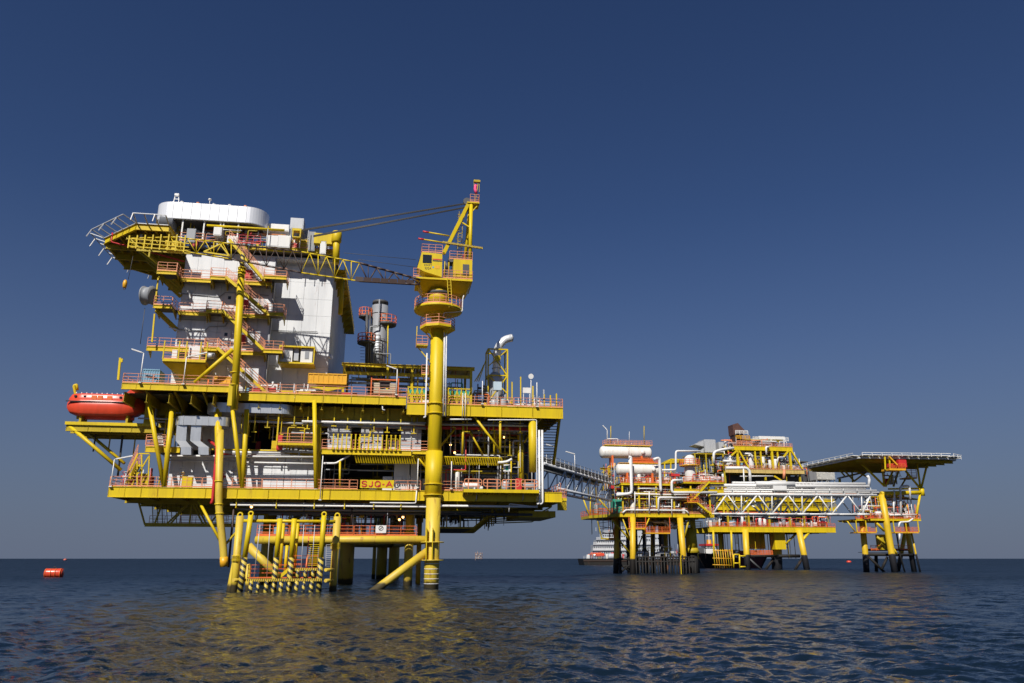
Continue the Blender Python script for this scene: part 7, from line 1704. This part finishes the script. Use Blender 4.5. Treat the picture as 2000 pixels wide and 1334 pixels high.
# ================================================================== vessels, distant platform, buoys
MUTE = paint('hazed_ship_white', (.44, .46, .49), .5, .4)  # ship white dulled so the colour itself carries the haze
FS = Frame(1200, 380, 2); s_p = FS.P
brg = thing('accommodation_barge', 'large white accommodation vessel with dark hull moored behind the white-tank platform', 'ship', FS, (20, 10, 0))
def sbox(par, fr, px0, px1, y0, y1, v, d, mat, name):
    p, q = fr.P(px0, y0, v), fr.P(px1, y1, v); u0, u1 = fr.cu(px0, v, (p[2] + q[2]) / 2), fr.cu(px1, v, (p[2] + q[2]) / 2); return add(par, name, MB().box(u0, u1, v, v + d, max(q[2], -2), p[2]), mat)
zh_ = s_p(1200, 1091, 0)[2]; h0, h1 = FS.cu(1139, 0, 0), FS.cu(1400, 0, 0)
add(brg, 'hull', MB().prism([(h0, 0, zh_), (h1, 0, zh_), (h1 - 2, 0, -2), (h0 + 1.0, 0, -2)], (0, 22, 0)), TAR)
add(brg, 'rubbing_band', MB().box(h0 + .2, h1, -.3, -.05, zh_ - 1.2, zh_ - .8), DBR)
x = h0
m = MB()
for i in range(54): u = h0 + .5 + i * 1.2; m.beam((u, .2, zh_), (u, .2, zh_ + 1.2), .16)
for h in (.5, 1.15): m.beam((h0, .2, zh_ + h), (h1, .2, zh_ + h), .1)
add(brg, 'bulwark_railing', m  , MUTE)
for (x0, x1, y0, y1, v) in ((1158, 1240, 1075, 1084, 5), (1159, 1240, 1064, 1074.5, 5.5), (1165, 1222, 1054, 1063, 7), (1177, 1200, 1040, 1053, 9), (1213, 1262, 1033, 1063, 8), (1240, 1300, 1064, 1085, 6), (1275, 1300, 1040, 1063, 9), (1262, 1275, 1046, 1063, 9.5)):
    hse = sbox(brg, FS, x0, x1, y0, y1, v, 10  , MUTE, 'deckhouse')
    k = int((x1 - x0) / 4.2)
    for i in range(k):
        c = s_p(x0 + 2 + i * 4.2, (y0 + y1) / 2, v - .1); add(hse, 'window', MB().box(c[0] - .28, c[0] + .28, v - .08, v - .02, c[2] - .35, c[2] + .35), GLS)
    p = s_p(x0, y0, v); add(hse, 'deck_edge', MB().box(FS.cu(x0 - 1, v, p[2]), FS.cu(x1 + 1, v, p[2]), v - .7, v + .5, p[2] - .1, p[2] + .15), GAL)
    railing(hse, [(FS.cu(x0, v, p[2]), v - .6, p[2]), (FS.cu(x1, v, p[2]), v - .6, p[2])], mat=WHT, t=.12, step=2.4, kick=False)
for (x, y0, y1) in ((1172, 1052, 1034), (1164, 1037, 1030), (1190, 1040, 1028)): add(brg, 'mast', MB().beam(s_p(x, y0, 8), s_p(x, y1, 8), .3)  , MUTE)
c = s_p(1170, 1088, 2); add(brg, 'orange_lifeboat', MB().capsule((c[0] - 1, 2, zh_ + 1.6), (c[0] + 2, 2, zh_ + 1.6), 1.0, 12, .8), LBO)
c = s_p(1200, 1088, 1); add(brg, 'white_tank', MB().capsule((FS.cu(1190, 1, 5), 1, zh_ + 1), (FS.cu(1212, 1, 5), 1, zh_ + 1), 1.4, 12, .6)  , MUTE)
clutter(brg, 141, h0 + 2, FS.cu(1300, 2, 4), 1, 4, zh_, zh_ + 3, 36, ['cab', 'v', 'ves', 'l'], [WHT  , MUTE, ORGD, DGRY, GRY, RED], 1.6)
FS2 = Frame(1400, 262, 2); v_p = FS2.P
bt = thing('supply_boat', 'dark supply boat with red-topped white wheelhouse, seen through the legs of the distant platform', 'boat', FS2, (5, 5, 0))
def bx2(x0, x1, y0, y1, v, d, mat, name): return sbox(bt, FS2, x0, x1, y0, y1, v, d, mat, name)
g0, g1 = FS2.cu(1362, 0, 0), FS2.cu(1502, 0, 0); zz1 = v_p(1400, 1083, 0)[2]; zz2 = v_p(1480, 1089, 0)[2]
add(bt, 'hull', MB().prism([(g0, 0, zz1 + .6), (g0 + 9, 0, zz1), (g0 + 12, 0, zz2), (g1 - 3, 0, zz2), (g1, 0, zz2 + .6), (g1 - 3, 0, -1), (g0 + 3, 0, -1)], (0, 11, 0)), TAR)
add(bt, 'red_bottom', MB().prism([(g1 - 12, -.05, zz2 - .3), (g1 - 1, -.05, zz2 + .2), (g1 - 3.2, -.05, -.5), (g1 - 14, -.05, -.5)], (0, -.1, 0)), paint('dark_red_hull', (.13, .015, .015), .5, .4))
wh = bx2(1377, 1401, 1072, 1082, 2, 7, WHT, 'wheelhouse'); w2 = bx2(1379, 1400, 1064, 1071, 2.5, 6, WHT, 'wheelhouse'); bx2(1376, 1403, 1062, 1066, 2.2, 7, RED, 'red_roof')
for i in range(7): c = v_p(1381 + i * 2.9, 1069, 2.4); add(w2, 'window', MB().box(c[0] - .17, c[0] + .17, 2.44, 2.49, c[2] - .35, c[2] + .4), GLS)
add(bt, 'mast', MB().beam(v_p(1385, 1062, 4), v_p(1384, 1034, 4), .2).beam(v_p(1379, 1046, 4), v_p(1389, 1046, 4), .12).beam(v_p(1381, 1038, 4), v_p(1388, 1038, 4), .1), WHT)
bx2(1382, 1389, 1054, 1062, 4, 1.5, YGOLD, 'funnel'); bx2(1362, 1377, 1070, 1083, 3, 5, DGRY, 'fore_deckhouse'); bx2(1415, 1425, 1078, 1088, 1, 3, RED, 'red_box'); bx2(1446, 1454, 1077, 1088, 1, 3, RED, 'red_box')
clutter(bt, 151, FS2.cu(1405, 1, 3), FS2.cu(1495, 1, 3), 1, 6, zz2, zz2 + 2.6, 26, ['cab', 'v', 'ves', 'h', 'l'], [ORGD, RED, DGRY, GRY, WHT, YGOLD], 1.3)
# far platform on the horizon
FF = Frame(935, 1700, 4); f_ = FF.P
fpf = thing('offshore_platform', 'tiny faint pinkish platform on the horizon right of the near platform', 'oil platform', FF, (0, 0, 0))
PALE = paint('haze_paled_orange_steel', (.42, .27, .2), .6, .3); PALE2 = paint('pale_module_grey', (.4, .38, .36), .6, .3)  # pale colours stand in for the haze over this distance
k = 1700 / 1559
for x in (-6.5, -2, 3, 6.5): add(fpf, 'leg', MB().beam((x * k, 0, -2), (x * k, 0, 14 * k), 1.0), PALE)
for z in (3, 6.5, 9.5, 13): add(fpf, 'deck', MB().box(-7 * k, 7 * k, -4, 6, z * k - .5, z * k), PALE)
for x, z in ((-5, 4), (0, 7), (4, 4), (-4, 10), (3, 10.2), (-1, 3.6)): add(fpf, 'module', MB().box((x - 1.6) * k, (x + 1.4) * k, -3, 2, z * k, (z + 2.2) * k), PALE2)
add(fpf, 'mast', MB().beam((-3, 0, 13 * k), (-3, 0, 17 * k), .5), PALE)
# buoys
c = FA.S(104, 1127, 0)
by = thing('mooring_buoy', 'orange barrel-shaped buoy floating on the sea at far left', 'buoy', FA, c)
add(by, 'barrel', MB().lathe((c[0] - 1.35, c[1], .62), [(.2, -.12), (.72, 0), (.78, .3), (.78, 2.4), (.72, 2.7), (.2, 2.82)], 20, (1, .05, 0)), LBO)
for t in (.15, 1.0, 1.7, 2.5): add(by, 'hoop', MB().lathe((c[0] - 1.35 + t, c[1], .62), [(.76, -.05), (.82, -.04), (.82, .04), (.76, .05)], 20, (1, .05, 0)), ORGD)
add(by, 'lifting_eye', MB().torus((c[0], c[1], 1.5), .16, .06, (0, 1, 0), 10, 5).box(c[0] - .5, c[0] + .5, c[1] - .2, c[1] + .2, 1.3, 1.42), DBR)
c = FA.S(127, 1094.2, 0); solo('marker_buoy', 'tiny red speck of a buoy near the horizon at far left', 'buoy', FA, c, MB().lathe(c, [(1.6, -.6), (3.2, 0), (3.2, 1.0), (2.6, 2.0), (.8, 2.8), (.3, 3.6)], 14), paint('faded_red_buoy', (.5, .12, .08), .5, .3))
c = FD.S(1658, 1098.5, 0); solo('marker_buoy', 'small red buoy on the sea between the distant platform and the helideck tower', 'buoy', FD, c, MB().lathe(c, [(1.0, -.6), (1.9, 0), (1.9, .8), (1.3, 1.3), (.3, 1.5)], 14), LBO)
